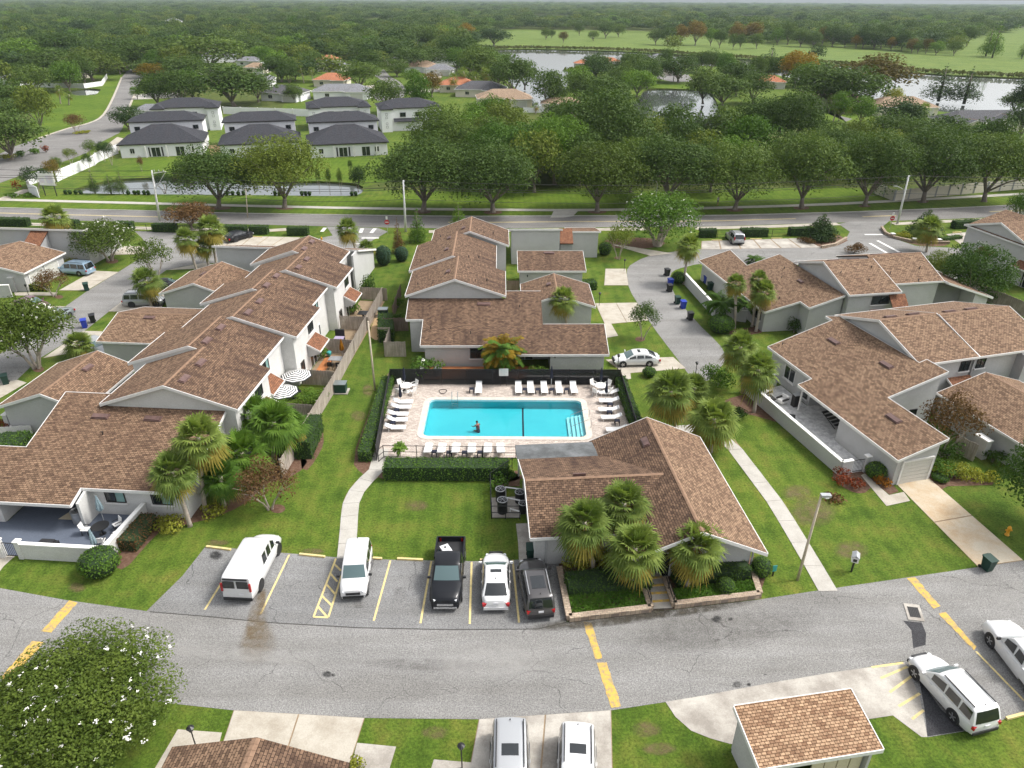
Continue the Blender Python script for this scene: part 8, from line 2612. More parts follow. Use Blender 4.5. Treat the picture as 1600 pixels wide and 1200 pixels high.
p = at(1207, 900)
sg = thing('small_sign', 'small teal sign on a short post beside the slab path', 'sign', (p.x, p.y, 0), RAD(10))
MB().box(-.04, .04, -.04, .04, 0, .6).build('post', X['frame_dark'], sg); MB().box(-.16, .16, -.055, -.03, .45, .95).build('panel', X['teal'], sg)
X['hyd'] = plain('hydrant_yellow', (0.62, 0.30, 0.02), 0.5)

def hydrant(px, py, label):
 p = at(px, py)
 r = thing('fire_hydrant', label, 'hydrant', (p.x, p.y, 0))
 MB().lathe([(.16, 0), (.16, .06), (.11, .08), (.11, .55), (.14, .57), (.14, .62), (.10, .75), (.03, .82)], 12).build('barrel', X['hyd'], r, True)
 for s in (-1, 1): MB().lathe([(.06, 0), (.07, .12)], 8, (s * .1 - (.12 if s < 0 else 0), 0, .45), axis='x').build('outlet', X['hyd'], r)

hydrant(1573, 836, 'yellow fire hydrant on the lawn beside the rusty driveway')
hydrant(503, 378, 'yellow fire hydrant on the entry island')
X['sign_red'] = plain('sign_red', (0.45, 0.03, 0.035), 0.4)

def no_entry(base, top, label):
 p = at(*base); t = above(top[0], top[1], p.y)
 r = thing('road_sign', label, 'road sign', (p.x, p.y, 0), RAD(2))
 MB().tube([(0, 0, 0), (0, 0, t.z + .45)], .03, 6).build('post', X['grey_metal'], r)
 MB().lathe([(.40, 0), (.40, .02)], 20, (0, -.05, t.z), axis='y').build('disc', X['sign_red'], r)
 MB().box(-.27, .27, -.06, -.052, t.z - .06, t.z + .06).build('bar', X['trim'], r)
 MB().box(-.16, .16, -.05, -.03, t.z + .44, t.z + .95).build('top_plate', X['trim'], r)

no_entry((606, 366), (605, 347), 'round red sign with white bar by the entry lawn')
no_entry((1390, 358), (1393, 341), 'round red sign with white bar beside the leaning pole')
for x_, y_, t in ((533, 612, 'on the west lawn beside the fence'), (599, 494, 'between the terrace fences')):
 p = at(x_, y_)
 r = thing('utility_cabinet', 'green utility cabinet on a concrete pad ' + t, 'utility box', (p.x, p.y, 0))
 MB().box(-.75, .75, -.6, .6, 0, .08).build('pad', X['concrete_old'], r); MB().box(-.55, .55, -.42, .42, .08, .95).build('cabinet', X['bin_green'], r); MB().box(-.6, .6, -.47, .47, .95, 1.02).build('lid', X['p_green'], r)
p = at(845, 873)
cn = thing('traffic_cone', 'small red and white cone beside the green bin', 'cone', (p.x, p.y, .012))
MB().box(-.16, .16, -.16, .16, 0, .03).build('base', X['rubber'], cn); MB().lathe([(.12, .03), (.03, .55)], 12).build('cone', X['sign_red'], cn); MB().lathe([(.088, .25), (.066, .36)], 12).build('band', X['trim'], cn)
for i, (a, b_) in enumerate((((323, 855), (361, 860)), ((430, 863), (436, 865)), ((468, 867), (508, 871)), ((580, 873), (597, 874)), ((621, 874), (661, 876)), ((750, 876), (768, 877)), ((1520, 1141), (1555, 1129)), ((1572, 1124), (1605, 1115)))):
 A, B = at(*a), at(*b_)
 tag(MB().beam((A.x, A.y, .07), (B.x, B.y, .07), .16, .13).build('wheel_stop', X['paint_yl']), 'yellow concrete wheel stop ' + ('beyond the white estate crossover' if i > 5 else 'at the lawn edge of the parking bay'), 'wheel stop', 'wheel stops of the parking bays')
for a, b_ in (((1172, 374), (1190, 374)), ((1205, 373), (1222, 373)), ((1112, 376), (1128, 376)), ((1488, 364), (1502, 363)), ((1515, 361), (1530, 360)), ((392, 370), (410, 371))):
 A, B = at(*a), at(*b_)
 tag(MB().beam((A.x, A.y, .07), (B.x, B.y, .07), .16, .13).build('wheel_stop', X['paint_yl']), 'yellow concrete wheel stop in the visitor bays by the road', 'wheel stop', 'wheel stops of the visitor bays')
D = [Vector((*q, 0)) for q in pxl([(1411, 943), (1436, 946), (1445, 972), (1419, 969)])]
dr = thing('storm_drain', 'concrete-framed storm drain grate in the lane', 'drain', (D[0] + D[2]) / 2)
o = (D[0] + D[2]) / 2
MB().sheet([((v - o).x, (v - o).y) for v in D], .05).build('frame', X['concrete_old'], dr)
In = [o + (v - o) * .62 for v in D]
MB().sheet([((v - o).x, (v - o).y) for v in In], .054).build('pit', X['black'], dr)
for k in range(7):
 a, b_ = In[0].lerp(In[1], k / 6) - o, In[3].lerp(In[2], k / 6) - o
 MB().beam(a + Vector((0, 0, .062)), b_ + Vector((0, 0, .062)), .04, .012).build('grate_bar', X['frame_dark'], dr)
X['brick_edge'] = mat_pavers('stone_edging', (0.50, 0.40, 0.29), (0.38, 0.28, 0.20), (0.25, 0.2, 0.16), .3, .14, .02, .3)
kw = lambda u, v: Vector((u, v, 0))
for nm, pts_ in (('left', [(-13.0, 2.4), (-13.0, -2.0), (-7.75, -1.62), (-7.75, .9)]), ('right', [(-6.2, .9), (-6.2, -1.45), (-.45, -1.0), (-.1, 1.2)])):
 yard_wall('planter_wall', 'low stone planter wall on the %s of the clubhouse steps' % nm, FK, pts_, .34, .3, 'brick_edge', 'brick_edge')
X['groundcover'] = mat_leaf('leaf_groundcover', (0.05, 0.125, 0.014), (0.12, 0.225, 0.03), objvar=.05, scale=2)
for nm, poly in (('left', [(-12.8, -1.8), (-7.95, -1.42), (-7.95, .35), (-12.8, .1)]), ('right', [(-6.0, -1.25), (-.65, -.85), (-.45, .25), (-6.0, -.2)])):
 rg = np.random.default_rng(3)
 us, vs_ = [q[0] for q in poly], [q[1] for q in poly]
 P_ = []
 while len(P_) < 5200:
  u, v = rg.uniform(min(us), max(us)), rg.uniform(min(vs_), max(vs_))
  if inside((u, v), poly): P_.append(tuple(FK.w(u, v, rg.uniform(.22, .42))))
 Nn = rg.normal(size=(len(P_), 3)) * .7 + np.array([0, 0, .6]); Nn /= np.linalg.norm(Nn, axis=1, keepdims=True)
 gc = obj('ground_cover', quads_mesh('ground_cover', leaf_arrays(np.array(P_), Nn, .16, rg, 2.4), X['groundcover']))
 tag(gc, 'bright green ground cover in the %s clubhouse planter' % nm, 'ground cover', kind='stuff')
 flat('planter_soil', [[tuple(FK.w(u, v)[:2]) for u, v in poly]], .24, X['mulch'])
stp = thing('entrance_steps', 'concrete entrance steps with yellow nosings before the clubhouse', 'steps', FK.w(-6.97, -1.5), FK.a)
for k in range(5):
 MB().box(-.66, .66, .62 * k, 3.6, .001, .055 + .075 * k).build('step', X['concrete_old'], stp)
 if k < 4: MB().box(-.66, .66, .62 * (k + 1) - .10, .62 * (k + 1) + .04, .055 + .075 * k, .06 + .075 * (k + 1)).build('nosing', X['paint_y'], stp)
for s in (-1, 1):
 hr = thing('handrail', 'black metal handrail on the %s side of the clubhouse steps' % ('planter palm' if s < 0 else 'ball shrub'), 'handrail', FK.w(-6.97 + s * .74, -1.4), FK.a)
 for z in (.55, .95): MB().beam((0, 0, z), (0, 2.4, z + .25), .045, .045).build('rail', X['black'], hr)
 for k in range(3): MB().beam((0, 1.2 * k, 0), (0, 1.2 * k, .97 + .12 * k), .05, .05, up=(1, 0, 0)).build('post', X['black'], hr)
for pts_, t in (([(1377, 357), (1383, 366), (1398, 373), (1425, 379), (1450, 381), (1483, 381)], 'round the entry bed with the palm'), ([(1283, 388), (1305, 384), (1322, 374)], 'round the bed beside the visitor bays')):
 yard_wall('bed_edging', 'low brick edging wall ' + t, FW, [tuple(at(*q)[:2]) for q in pts_], .35, .3, 'brick_edge', 'brick_edge')
for x_, y_, t in ((1394, 371, 'nearest the road sign'), (1428, 379, 'below the entry palm'), (1466, 380, 'at the end of the entry bed')):
 g = thing('edging_pier', 'squat white-capped brick pier ' + t, 'pier', at(x_, y_), 0)
 MB().box(-.25, .25, -.25, .25, 0, .6).build('shaft', X['brick_edge'], g); MB().box(-.32, .32, -.32, .32, .6, .7).build('cap', X['wall_cap'], g)
mesh_fence('thin black rail fence between the west road hedges', pxl([(46, 356), (230, 362), (352, 366)]), 1.2, 3.2, False, 'rail_fence')
mesh_fence('thin black rail fence between the east road hedges', pxl([(1092, 372), (1262, 369)]), 1.2, 3.2, False, 'rail_fence')
p = at(1121, 321)
ps = thing('person', 'far walker in white top and dark shorts on the pavement', 'person', (p.x, p.y, .03), RAD(200))
J2 = [((0, 0, .95), .13), ((0, 0, 1.2), .13), ((0, 0, 1.42), .14), ((0, 0, 1.52), .06), ((0, 0, 1.64), .10), ((0, 0, 1.74), .08), ((0, .09, .85), .09), ((.12, .10, .48), .07), ((.10, .10, .06), .05), ((.22, .10, .03), .04), ((0, -.09, .85), .09), ((-.10, -.10, .48), .07), ((-.22, -.10, .10), .05), ((-.10, -.10, .05), .04), ((0, .20, 1.40), .06), ((-.06, .26, 1.14), .045), ((.08, .25, .92), .035), ((0, -.20, 1.40), .06), ((.06, -.26, 1.14), .045), ((.22, -.24, 1.0), .035)]
E2 = [(0, 1), (1, 2), (2, 3), (3, 4), (4, 5), (0, 6), (6, 7), (7, 8), (8, 9), (0, 10), (10, 11), (11, 12), (12, 13), (2, 14), (14, 15), (15, 16), (2, 17), (17, 18), (18, 19)]
me = bpy.data.meshes.new('body'); me.from_pydata([j[0] for j in J2], E2, []); bo = obj('body', me, ps)
bo.modifiers.new('Skin', 'SKIN')
for i, j in enumerate(J2): me.skin_vertices[0].data[i].radius = (j[1], j[1] * .9)
me.skin_vertices[0].data[0].use_root = True
bo.modifiers.new('Subsurf', 'SUBSURF').levels = 1
me.materials.append(X['skin'])
MB().lathe([(.15, .92), (.17, 1.1), (.20, 1.4), (.08, 1.50)], 12).build('top', X['trim'], ps, True)
MB().lathe([(.16, .62), (.17, .8), (.155, .96)], 12).build('shorts', X['swim_navy'], ps, True)
MB().lathe([(.02, .02), (.105, .05), (.10, .14), (.03, .18)], 10, (-.02, 0, 1.62)).build('hair', X['hair'], ps, True)

# ---------------------------------------------------------------- houses beyond the road
def hip(h, u0, u1, v0, v1, ze, zr, mat, wall, z0=-.1, oh=.45, ridge=None, band=True):
 d = min(u1 - u0, v1 - v0) / 2
 if u1 - u0 >= v1 - v0:
  r0, r1 = (u0 + d, (v0 + v1) / 2, zr), (u1 - d, (v0 + v1) / 2, zr)
 else:
  r0, r1 = ((u0 + u1) / 2, v0 + d, zr), ((u0 + u1) / 2, v1 - d, zr)
 a, b_, c_, e = (u0, v0, ze), (u1, v0, ze), (u1, v1, ze), (u0, v1, ze)
 if u1 - u0 >= v1 - v0:
  h.slab([a, b_, r1, r0], mat); h.slab([c_, e, r0, r1], mat); h.slab([e, a, r0], mat); h.slab([b_, c_, r1], mat)
 else:
  h.slab([a, b_, r0], mat); h.slab([c_, e, r1], mat); h.slab([e, a, r0, r1], mat); h.slab([b_, c_, r1, r0], mat)
 h.wall([(u0 + oh, v0 + oh, ze - .1), (u1 - oh, v0 + oh, ze - .1), (u1 - oh, v1 - oh, ze - .1), (u0 + oh, v1 - oh, ze - .1)], z0, wall)
 if band:
  tr = mat if mat == 'roof_char' else 'trim'
  for p, q, o in ((a, b_, (0, -1)), (b_, c_, (1, 0)), (c_, e, (0, 1)), (e, a, (-1, 0))): h.fascia(p, q, o, .24, mat='frame_dark' if mat == 'roof_char' else 'trim')

NH = 'new white houses with charcoal roofs'

def white_house(px, py, label, w=18.0, dep=24.0, deg=16, front=True):
 p = at(px, py)
 fr = Frame(p, deg)
 h = House('white_house', label, 'house', fr, w / 2, dep / 2, NH)
 hip(h, 0.0, w, 12.6, 22.0, 6.3, 8.1, 'roof_char', 'white_house')
 if front:
  hip(h, -.6, w + .6, -.6, 14.0, 3.1, 6.5, 'roof_char', 'white_house')
  h.window(2.4, -.15, (0, -1), 1.1, 1.2, 1.5, 2, frame='trim'); h.window(w - 2.4, -.15, (0, -1), 1.1, 1.2, 1.5, 2, frame='trim')
  for u in (w * .42, w * .72): h.door(u, -.15, (0, -1), 2.0, 2.2, panes=2)
  for u in (w * .34, w * .50): h.box(u - .18, u + .18, -.22, -.12, .1, 2.2, 'frame_dark', 'shutter')
  for u in (w * .3, w * .56, w * .86): h.box(u - .14, u + .14, -.8, -.52, 0, 2.6, 'trim', 'porch_post')
 h.window(w * .12, 13.05, (0, -1), 1.3, 1.0, 4.6, 2); h.window(w * .88, 13.05, (0, -1), 1.3, 1.0, 4.6, 2)
 return h

for x_, y_, t in ((192, 247, 'beside the curved neighbourhood street'), (348, 247, 'in the middle behind the pond oaks'), (487, 247, 'at the end nearest the green belt')):
 h = white_house(x_, y_, 'white house with low hipped front, ' + t)
 for k in (.35, .6): h.vent(18 * k, 15.5, 6.9, (0, .40), 1.2, .35)
 h.done()
for x_, y_, t in ((246, 206, 'beside the driveway palms'), (486, 204, 'in the middle of the back row'), (598, 206, 'nearest the green belt in the back row')):
 p = at(x_, y_)
 fr = Frame(p, 16)
 w = 17.0
 h = House('white_house', 'tall white house with tower bays, ' + t, 'house', fr, w / 2, 6, NH)
 hip(h, -.5, w + .5, 0.0, 11.5, 6.3, 8.3, 'roof_char', 'white_house')
 for u0, u1 in ((-.6, 3.2), (w - 3.2, w + .6)):
  h.box(u0 + .4, u1 - .4, -1.0, .6, 0, 6.1, 'white_house', 'tower_bay')
  hip(h, u0, u1, -1.5, 3.5, 6.2, 7.5, 'roof_char', 'white_house', band=True)
 for u in (w * .36, w * .62): h.window(u, .45, (0, -1), 1.7, 1.2, 4.4, 2)
 for u in (1.3, w - 1.3):
  for z in (1.4, 2.3, 3.9, 4.8): h.window(u, -1.0, (0, -1), .6, .6, z, 1, sill=False)
 h.door(w - 4.6, .45, (0, -1), 1.2, 2.2)
 h.slab([(3.4, -.7, 2.7), (w - 5.2, -.7, 2.7), (w - 5.2, .5, 3.5), (3.4, .5, 3.5)], 'roof_char', .14, 'porch_roof')
 h.done()
OG = 'older houses beyond the road'
olds = [(440, 158, 16, 11, 'roof_dark', 'white_house', 'white-walled house with dark grey hip before the white fence'), (400, 136, 14, 11, 'roof_grey', 'white_house', 'low grey-roofed house behind the big oak'), (398, 115, 12, 9, 'roof_tan', 'cream', 'small tan-roofed house among trees'), (388, 104, 14, 9, 'roof_grey', 'white_house', 'pale grey roof left of the tan roof'), (516, 136, 15, 11, 'roof_terra', 'cream', 'terracotta-orange roofed house beside palms'), (515, 112, 16, 12, 'roof_grey', 'cream', 'blue-grey roofed house behind the orange roof'), (512, 102, 14, 10, 'roof_terra', 'cream', 'small orange roof behind the blue-grey one'), (534, 156, 22, 10, 'roof_grey', 'white_house', 'wide pale grey roof behind the white houses'),
  (632, 104, 20, 11, 'roof_grey', 'cream', 'long grey roof at the cul-de-sac'), (658, 114, 18, 12, 'roof_tan', 'white_house', 'tan roof with white garage at the cul-de-sac'), (686, 118, 14, 10, 'roof_grey', 'white_house', 'white-fronted grey house at the cul-de-sac'), (716, 145, 16, 12, 'roof_terra', 'cream', 'reddish roof among tall palms'), (750, 152, 20, 12, 'roof_dark', 'cream', 'dark grey roof before the lake lobe'), (790, 168, 20, 12, 'roof_tan', 'cream', 'brown roof with white rail near the lake'), (876, 176, 14, 8, 'roof_tan', 'cream', 'sandy roof beside the white jetty rail'), (285, 128, 16, 8, 'white_house', 'white_house', 'white-roofed house behind the yellow-flowering tree'), (238, 188, 12, 7, 'white_house', 'white_house', 'low white building behind the back row house'),
  (8, 108, 18, 11, 'roof_tan', 'cream', 'brown-roofed house at the far west'), (12, 133, 16, 9, 'white_house', 'white_house', 'white garage block at the far west'), (108, 123, 14, 9, 'roof_dark', 'cream', 'dark screened house behind the round oaks'), (1205, 138, 12, 10, 'roof_terra', 'cream', 'brown-red roof beneath the rust-coloured trees'), (1312, 168, 16, 10, 'roof_tan', 'cream', 'house with pale garage doors under the big oaks'), (1420, 182, 22, 12, 'roof_tan', 'cream', 'long brown-roofed house on the lake shore'), (1330, 258, 16, 12, 'roof_grey', 'cream', 'grey roof among the road oaks'), (912, 108, 10, 8, 'roof_terra', 'cream', 'small orange roof on the lake peninsula'), (952, 104, 12, 8, 'roof_terra', 'cream', 'orange roof beside the lake conifers'), (1045, 118, 14, 8, 'roof_terra', 'cream', 'pinkish house behind the peninsula oaks'), (14, 43, 22, 14, 'roof_terra', 'white_house', 'far white house with orange roof at the west'), (88, 41, 24, 14, 'roof_terra', 'white_house', 'far white house with orange roof beside the woods'), (1148, 24, 30, 20, 'roof_terra', 'cream', 'far pinkish house beyond the golf course'), (1172, 25, 26, 20, 'roof_tan', 'cream', 'far tan house beyond the golf course')]
for x_, y_, w, d_, rm, wm, t in olds:
 p = at(x_, y_)
 fr = Frame(p - Vector((w / 2, 0, 0)), rnd.uniform(-8, 8))
 h = House('house', t, 'house', fr, w / 2, d_ / 2, OG)
 if rm == 'white_house': rm = 'roof_grey'
 hip(h, 0, w, 0, d_, 2.8, 2.8 + min(w, d_) * .22, rm, wm)
 hip(h, w * .55, w * .95, -2.6, 3.5, 2.8, 3.9, rm, wm)
 h.window(w * .25, .45, (0, -1), 1.6, 1.2, 1.5, 2, frame='trim', sill=False)
 h.garage_door(w * .75, -2.15, (0, -1), min(4.4, w * .3), 2.1, 4)
 h.done()
p = at(1488, 210)
fr = Frame(p, 6)
h = House('villa', 'wide grey-roofed villa with white gabled bays on the lake', 'house', fr, 14, 6)
hip(h, 0, 30, 1.5, 13, 3.0, 5.6, 'roof_dark', 'cream')
for u0, u1, z in ((3.5, 9.0, 3.9), (12.0, 21.0, 5.0), (23.0, 28.0, 3.9)):
 h.gable('v', -.6, 4.0, u0, u1, (u0 + u1) / 2, 3.0, z, ('roof_dark', 'roof_dark'), 'cream')
 h.window((u0 + u1) / 2, -.3, (0, -1), 2.0, 1.6, 1.5, 2, frame='trim')
for u in (.2, 9.6, 11.6, 16.4, 21.4, 22.6): h.box(u - .25, u + .25, -.5, 0, 0, 3.0, 'trim', 'column')
h.done()
def panel_wall(label, pts, h_=1.9, mat='trim', post='trim', pl=3.5, group=None):
 o = Vector((pts[0][0], pts[0][1], 0))
 r = thing('panel_fence', label, 'fence', o, 0, group)
 for a, b_ in zip(pts[:-1], pts[1:]):
  A, B = Vector((a[0], a[1], 0)) - o, Vector((b_[0], b_[1], 0)) - o
  n_ = max(1, round((B - A).length / pl))
  for k in range(n_):
   q0, q1 = A.lerp(B, k / n_), A.lerp(B, (k + 1) / n_)
   MB().beam(q0 + Vector((0, 0, h_ / 2)), q1 + Vector((0, 0, h_ / 2)), .12, h_).build('panel', X[mat], r)
   MB().beam(q0, q0 + Vector((0, 0, h_ + .12)), .3, .3, up=(1, 0, 0)).build('post', X[post], r)

PF = 'white panel fences of the neighbourhood'
panel_wall('white fence behind the white houses', pxl([(350, 178), (486, 182), (492, 172), (560, 172)]), 2.2, 'white_house', 'trim', 6, PF)
panel_wall('white fence running down to the entrance wall', pxl([(184, 240), (152, 254), (148, 258), (98, 280), (90, 284)]), 2.1, 'white_house', 'trim', 5, PF)
panel_wall('curved white entrance wall at the pavement', pxl([(85, 284), (68, 282), (44, 290), (48, 302), (62, 309)]), 2.0, 'white_house', 'trim', 4, PF)
panel_wall('pale panel fence along the far pavement', pxl([(1366, 302), (1396, 314), (1440, 309), (1520, 302), (1600, 295), (1700, 286)]), 2.0, 'cream', 'siding', 3.4, PF)
panel_wall('white fence round the western garden pond', pxl([(52, 136), (132, 138), (160, 134), (168, 122)]), 1.8, 'white_house', 'trim', 5, PF)
panel_wall('white rail beside the lake house', pxl([(818, 176), (850, 176)]), 1.6, 'white_house', 'trim', 3, PF)
p = at(80, 306)
sb_ = thing('sign_board', 'large white printed sign board on dark posts by the pavement', 'sign', (p.x, p.y, 0), RAD(-8))
MB().box(-1.6, 1.6, -.1, -.04, 2.0, 4.2).build('board', X['trim'], sb_)
X['sign_tint'] = mat_mottled('printed_tint', (0.62, 0.62, 0.70), (0.70, 0.52, 0.52), 1.6, .8)
MB().box(.0, 1.3, -.112, -.102, 2.4, 3.9).build('print_block', X['sign_tint'], sb_); MB().box(-1.4, -.4, -.112, -.102, 2.5, 3.4).build('print_block', X['sign_tint'], sb_)
for s in (-1.2, 1.2): MB().box(s - .07, s + .07, -.04, .08, 0, 4.2).build('post', X['frame_dark'], sb_)
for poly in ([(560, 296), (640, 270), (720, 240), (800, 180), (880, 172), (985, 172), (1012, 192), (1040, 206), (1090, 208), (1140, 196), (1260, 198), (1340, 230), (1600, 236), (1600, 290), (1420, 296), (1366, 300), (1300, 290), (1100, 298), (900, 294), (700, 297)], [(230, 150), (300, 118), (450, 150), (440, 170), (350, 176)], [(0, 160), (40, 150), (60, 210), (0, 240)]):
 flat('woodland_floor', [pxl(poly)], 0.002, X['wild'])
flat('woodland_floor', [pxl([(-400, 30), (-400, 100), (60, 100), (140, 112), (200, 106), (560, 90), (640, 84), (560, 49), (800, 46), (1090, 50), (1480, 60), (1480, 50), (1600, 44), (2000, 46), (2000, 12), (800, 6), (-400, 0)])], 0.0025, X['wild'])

# ---------------------------------------------------------------- more single trees among the houses
def near_house(x, y, m=5.0):
 return any(abs(x - a) < r_ + m and -30 - m * 4 < y - b_ < r_ + m for a, b_, r_ in HOUSE_POS)

TREE_POS = [(o.location.x, o.location.y, 4.0) for o in COL.objects if o.get('category') == 'tree']
streets = [pxl(q) for q in ([(0, 225), (61, 214), (105, 200), (140, 190), (162, 178), (178, 148), (190, 119), (205, 105), (230, 105), (216, 140), (203, 170), (191, 203), (152, 228), (98, 256), (0, 285)], [(585, 115), (600, 106), (612, 116), (640, 138), (632, 155), (575, 155), (598, 138)], [(60, 218), (48, 185), (70, 160), (115, 152), (105, 136), (170, 128), (196, 120), (163, 180), (106, 201)], [(1255, 162), (1345, 180), (1325, 194), (1250, 192)], [(1420, 176), (1600, 190), (1600, 232), (1420, 215)])]
golf_out = pxl([(760, 50), (820, 46), (1000, 47), (1090, 56), (1180, 68), (1300, 73), (1490, 86), (1500, 64), (1600, 46), (1900, 50), (1900, 140), (1500, 117), (1290, 99), (1010, 81), (795, 76), (640, 80)])
belt = pxl([(640, 262), (720, 232), (800, 228), (900, 228), (985, 232), (1012, 240), (1130, 240), (1240, 228), (1340, 228), (1420, 236), (1600, 244), (1600, 280), (1420, 286), (1300, 282), (1100, 290), (900, 284), (700, 285)])
erng = np.random.default_rng(21)
made, tries = 0, 0
while made < 96 and tries < 9000:
 tries += 1
 if made < 26: x, y = erng.uniform(-30, 130), erng.uniform(150, 260)
 else: x, y = erng.uniform(-230, 230), erng.uniform(225, 420)
 if made < 26 and not inside((x, y), belt): continue
 if made >= 26 and ((y < 250 and x < -30) or (x > 20 and y < 300)) : continue
 if any(inside((x, y), q) for q in streets + [LAKE, POND, golf_out]) or near_house(x, y): continue
 if abs(x) > y * .78: continue
 if any((x - a) ** 2 + (y - b_) ** 2 < (r_ + 3.0) ** 2 for a, b_, r_ in TREE_POS): continue
 w = erng.uniform(9, 15); h_ = erng.uniform(8, 12.5)
 m_ = [None, None, None, 'oak_light', 'dark', None, 'green', None, 'hedge'][int(erng.integers(0, 9))]
 plant('oakmid', (x, y), w, h_, LOOK[m_] + (' filler tree in the dense belt between road and lake' if made < 26 else ' tree in the wooded neighbourhood beyond the road'), 'tree', 'broadleaf_tree', BT if made < 26 else 'trees of the wooded neighbourhood', m_)
 TREE_POS.append((x, y, 4.0))
 made += 1
print('extra trees', made)

for k in range(26):
 y = erng.uniform(430, 1300); x = erng.uniform(-.72, .30) * y
 if inside((x, y), golf_out) or inside((x, y), LAKE): continue
 fr = Frame((x, y), erng.uniform(-30, 30))
 rm = ['roof_terra', 'roof_tan', 'roof_grey', 'roof_grey'][k % 4]
 h = House('house', 'pale far house with %s roof among the woods' % {'roof_terra': 'orange', 'roof_tan': 'tan', 'roof_grey': 'grey'}[rm], 'house', fr, 9, 6, 'pale far houses among the woods')
 hip(h, 0, 20, 0, 13, 3.6, 6.8, rm, 'white_house', band=False)
 h.done()
 streets.append([(x - 16, y - 30), (x + 18, y - 30), (x + 18, y + 12), (x - 16, y + 12)])
clear = [LAKE, POND] + streets + [pxl(q) for q in ([(760, 50), (820, 46), (1000, 47), (1090, 56), (1180, 68), (1300, 73), (1490, 86), (1500, 64), (1600, 46), (1900, 50), (1900, 140), (1500, 117), (1290, 99), (1010, 81), (795, 76), (740, 80)],
           [(140, 38), (300, 37), (300, 46), (140, 46)], [(390, 40), (440, 40), (440, 47), (390, 47)], [(1090, 27), (1250, 30), (1250, 36), (1090, 34)])]
frng = np.random.default_rng(5)
pts, scl, rot, idx = [], [], [], []
y = 300.0
while y < 6500:
 s = 9.0 + y * 0.0065
 half = y * 0.80 + 60
 xx = -half
 while xx < half:
  px_, py_ = xx + frng.uniform(-.5, .5) * s, y + frng.uniform(-.5, .5) * s
  xx += s
  if py_ < 430 and px_ > -10: continue
  if py_ < 480 and frng.random() < .45: continue
  if py_ < 520 and (near_house(px_, py_, 5) or any((px_ - a) ** 2 + (py_ - b_) ** 2 < 36 for a, b_, r_ in TREE_POS)): continue
  if frng.random() < 0.05 or noise3(Vector((px_ / 150, py_ / 210, 3.1))) > 0.30: continue
  if any(inside((px_, py_), q) for q in clear): continue
  pts.append((px_, py_, 0.0))
  ww = s * frng.uniform(0.95, 1.6) / 11.0
  hh = frng.uniform(0.55, 1.25)
  if frng.random() < 0.08: hh *= 1.35
  scl.append((ww, ww, hh)); rot.append((0, 0, frng.uniform(0, 6.28))); idx.append(int(frng.integers(0, 20)))
 y += s * 0.85
pm = bpy.data.meshes.new('far_woods')
pm.from_pydata(pts, [], [])
for nm, ty, dat in (('sc', 'FLOAT_VECTOR', scl), ('ro', 'FLOAT_VECTOR', rot)):
 at_ = pm.attributes.new(nm, ty, 'POINT')
 at_.data.foreach_set('vector', np.array(dat, dtype=np.float32).ravel())
at_ = pm.attributes.new('ix', 'INT', 'POINT'); at_.data.foreach_set('value', np.array(idx, dtype=np.int32))
tcol = bpy.data.collections.new('far_tree_kinds')
tree_mats = ['oak', 'oak', 'oak', 'dark', 'oak', 'oak_light', 'oak', 'dark', 'oak', 'oak', 'green', 'oak', 'oak_light', 'oak', 'oak', 'dark', 'oak', 'oak_light', 'oak', 'dark']
for k in range(20):
 cm = PM['oakfar'][k % 5][0]
 o = bpy.data.objects.new('far_tree_%02d' % k, cm)
 tcol.objects.link(o)
 _use_mat(o, tree_mats[k])
fw = obj('far_woods', pm)
tag(fw, 'dark green woods stretching to the horizon', 'woods', kind='stuff')
ng = bpy.data.node_groups.new('far_woods', 'GeometryNodeTree')
ng.interface.new_socket('Geometry', in_out='INPUT', socket_type='NodeSocketGeometry')
ng.interface.new_socket('Geometry', in_out='OUTPUT', socket_type='NodeSocketGeometry')
gi, go = ng.nodes.new('NodeGroupInput'), ng.nodes.new('NodeGroupOutput')
ci = ng.nodes.new('GeometryNodeCollectionInfo')
ci.inputs['Collection'].default_value = tcol
ci.inputs['Separate Children'].default_value = True
ci.inputs['Reset Children'].default_value = True
ip = ng.nodes.new('GeometryNodeInstanceOnPoints')
ip.inputs['Pick Instance'].default_value = True
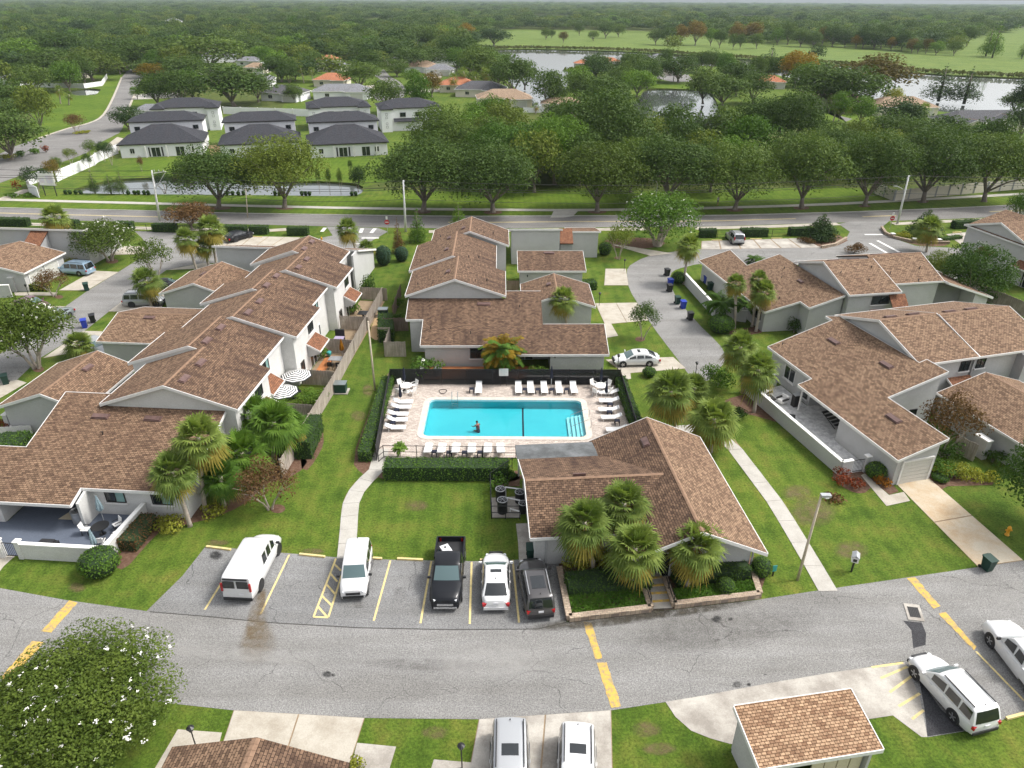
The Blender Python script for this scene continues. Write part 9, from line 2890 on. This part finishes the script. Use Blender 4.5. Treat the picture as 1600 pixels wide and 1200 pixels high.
for nm, ty, sock in (('ix', 'INT', 'Instance Index'), ('ro', 'FLOAT_VECTOR', 'Rotation'), ('sc', 'FLOAT_VECTOR', 'Scale')):
 na = ng.nodes.new('GeometryNodeInputNamedAttribute')
 na.data_type = ty
 na.inputs['Name'].default_value = nm
 out = [o for o in na.outputs if o.enabled and o.name == 'Attribute'][0]
 ng.links.new(out, ip.inputs[sock])
ng.links.new(gi.outputs[0], ip.inputs['Points'])
ng.links.new(ci.outputs[0], ip.inputs['Instance'])
ng.links.new(ip.outputs[0], go.inputs[0])
md = fw.modifiers.new('scatter', 'NODES')
md.node_group = ng
print('far woods', len(pts))
rg = np.random.default_rng(8)
north = [p for p in LAKE if p[1] > 380 or (p[0] > 150 and p[1] > 360)]
RP = []
for i in range(len(LAKE)):
 a, b = LAKE[i], LAKE[(i + 1) % len(LAKE)]
 if min(a[1], b[1]) < 385 and not (a[0] > 190): continue
 if a[1] < 300: continue
 n = int(math.dist(a, b) * 7)
 for k in range(n):
  f = rg.random()
  RP.append((a[0] + (b[0] - a[0]) * f + rg.normal() * 2, a[1] + (b[1] - a[1]) * f - 1 + abs(rg.normal()) * 6.0))
P = np.array([(x, y_, 0.9 + rg.random() * 0.8) for x, y_ in RP])
Nn = np.tile(np.array([0, -1.0, 0.3]), (len(P), 1)) + rg.normal(size=(len(P), 3)) * .4
Nn /= np.linalg.norm(Nn, axis=1, keepdims=True)
ro = obj('reeds', quads_mesh('reeds', leaf_arrays(P, Nn, 1.8, rg, 1.5), X['reed']))
tag(ro, 'pale reeds along the far lake shore', 'reeds', kind='stuff')

# ---------------------------------------------------------------- haze
hz = MB().box(-9500, 9500, -9500, 9500, -2.2, 38.0)
m = bpy.data.materials.new('haze')
m.use_nodes = True
n, l = m.node_tree.nodes, m.node_tree.links
n.clear()
vo = n.new('ShaderNodeVolumePrincipled')
vo.inputs['Color'].default_value = (0.78, 0.88, 1.0, 1)
vo.inputs['Density'].default_value = 0.00006
vo.inputs['Anisotropy'].default_value = 0.0
out = n.new('ShaderNodeOutputMaterial')
l.new(vo.outputs[0], out.inputs['Volume'])
ho = hz.build('haze', m)
tag(ho, 'thin blue haze over the far woods', 'haze', kind='stuff')
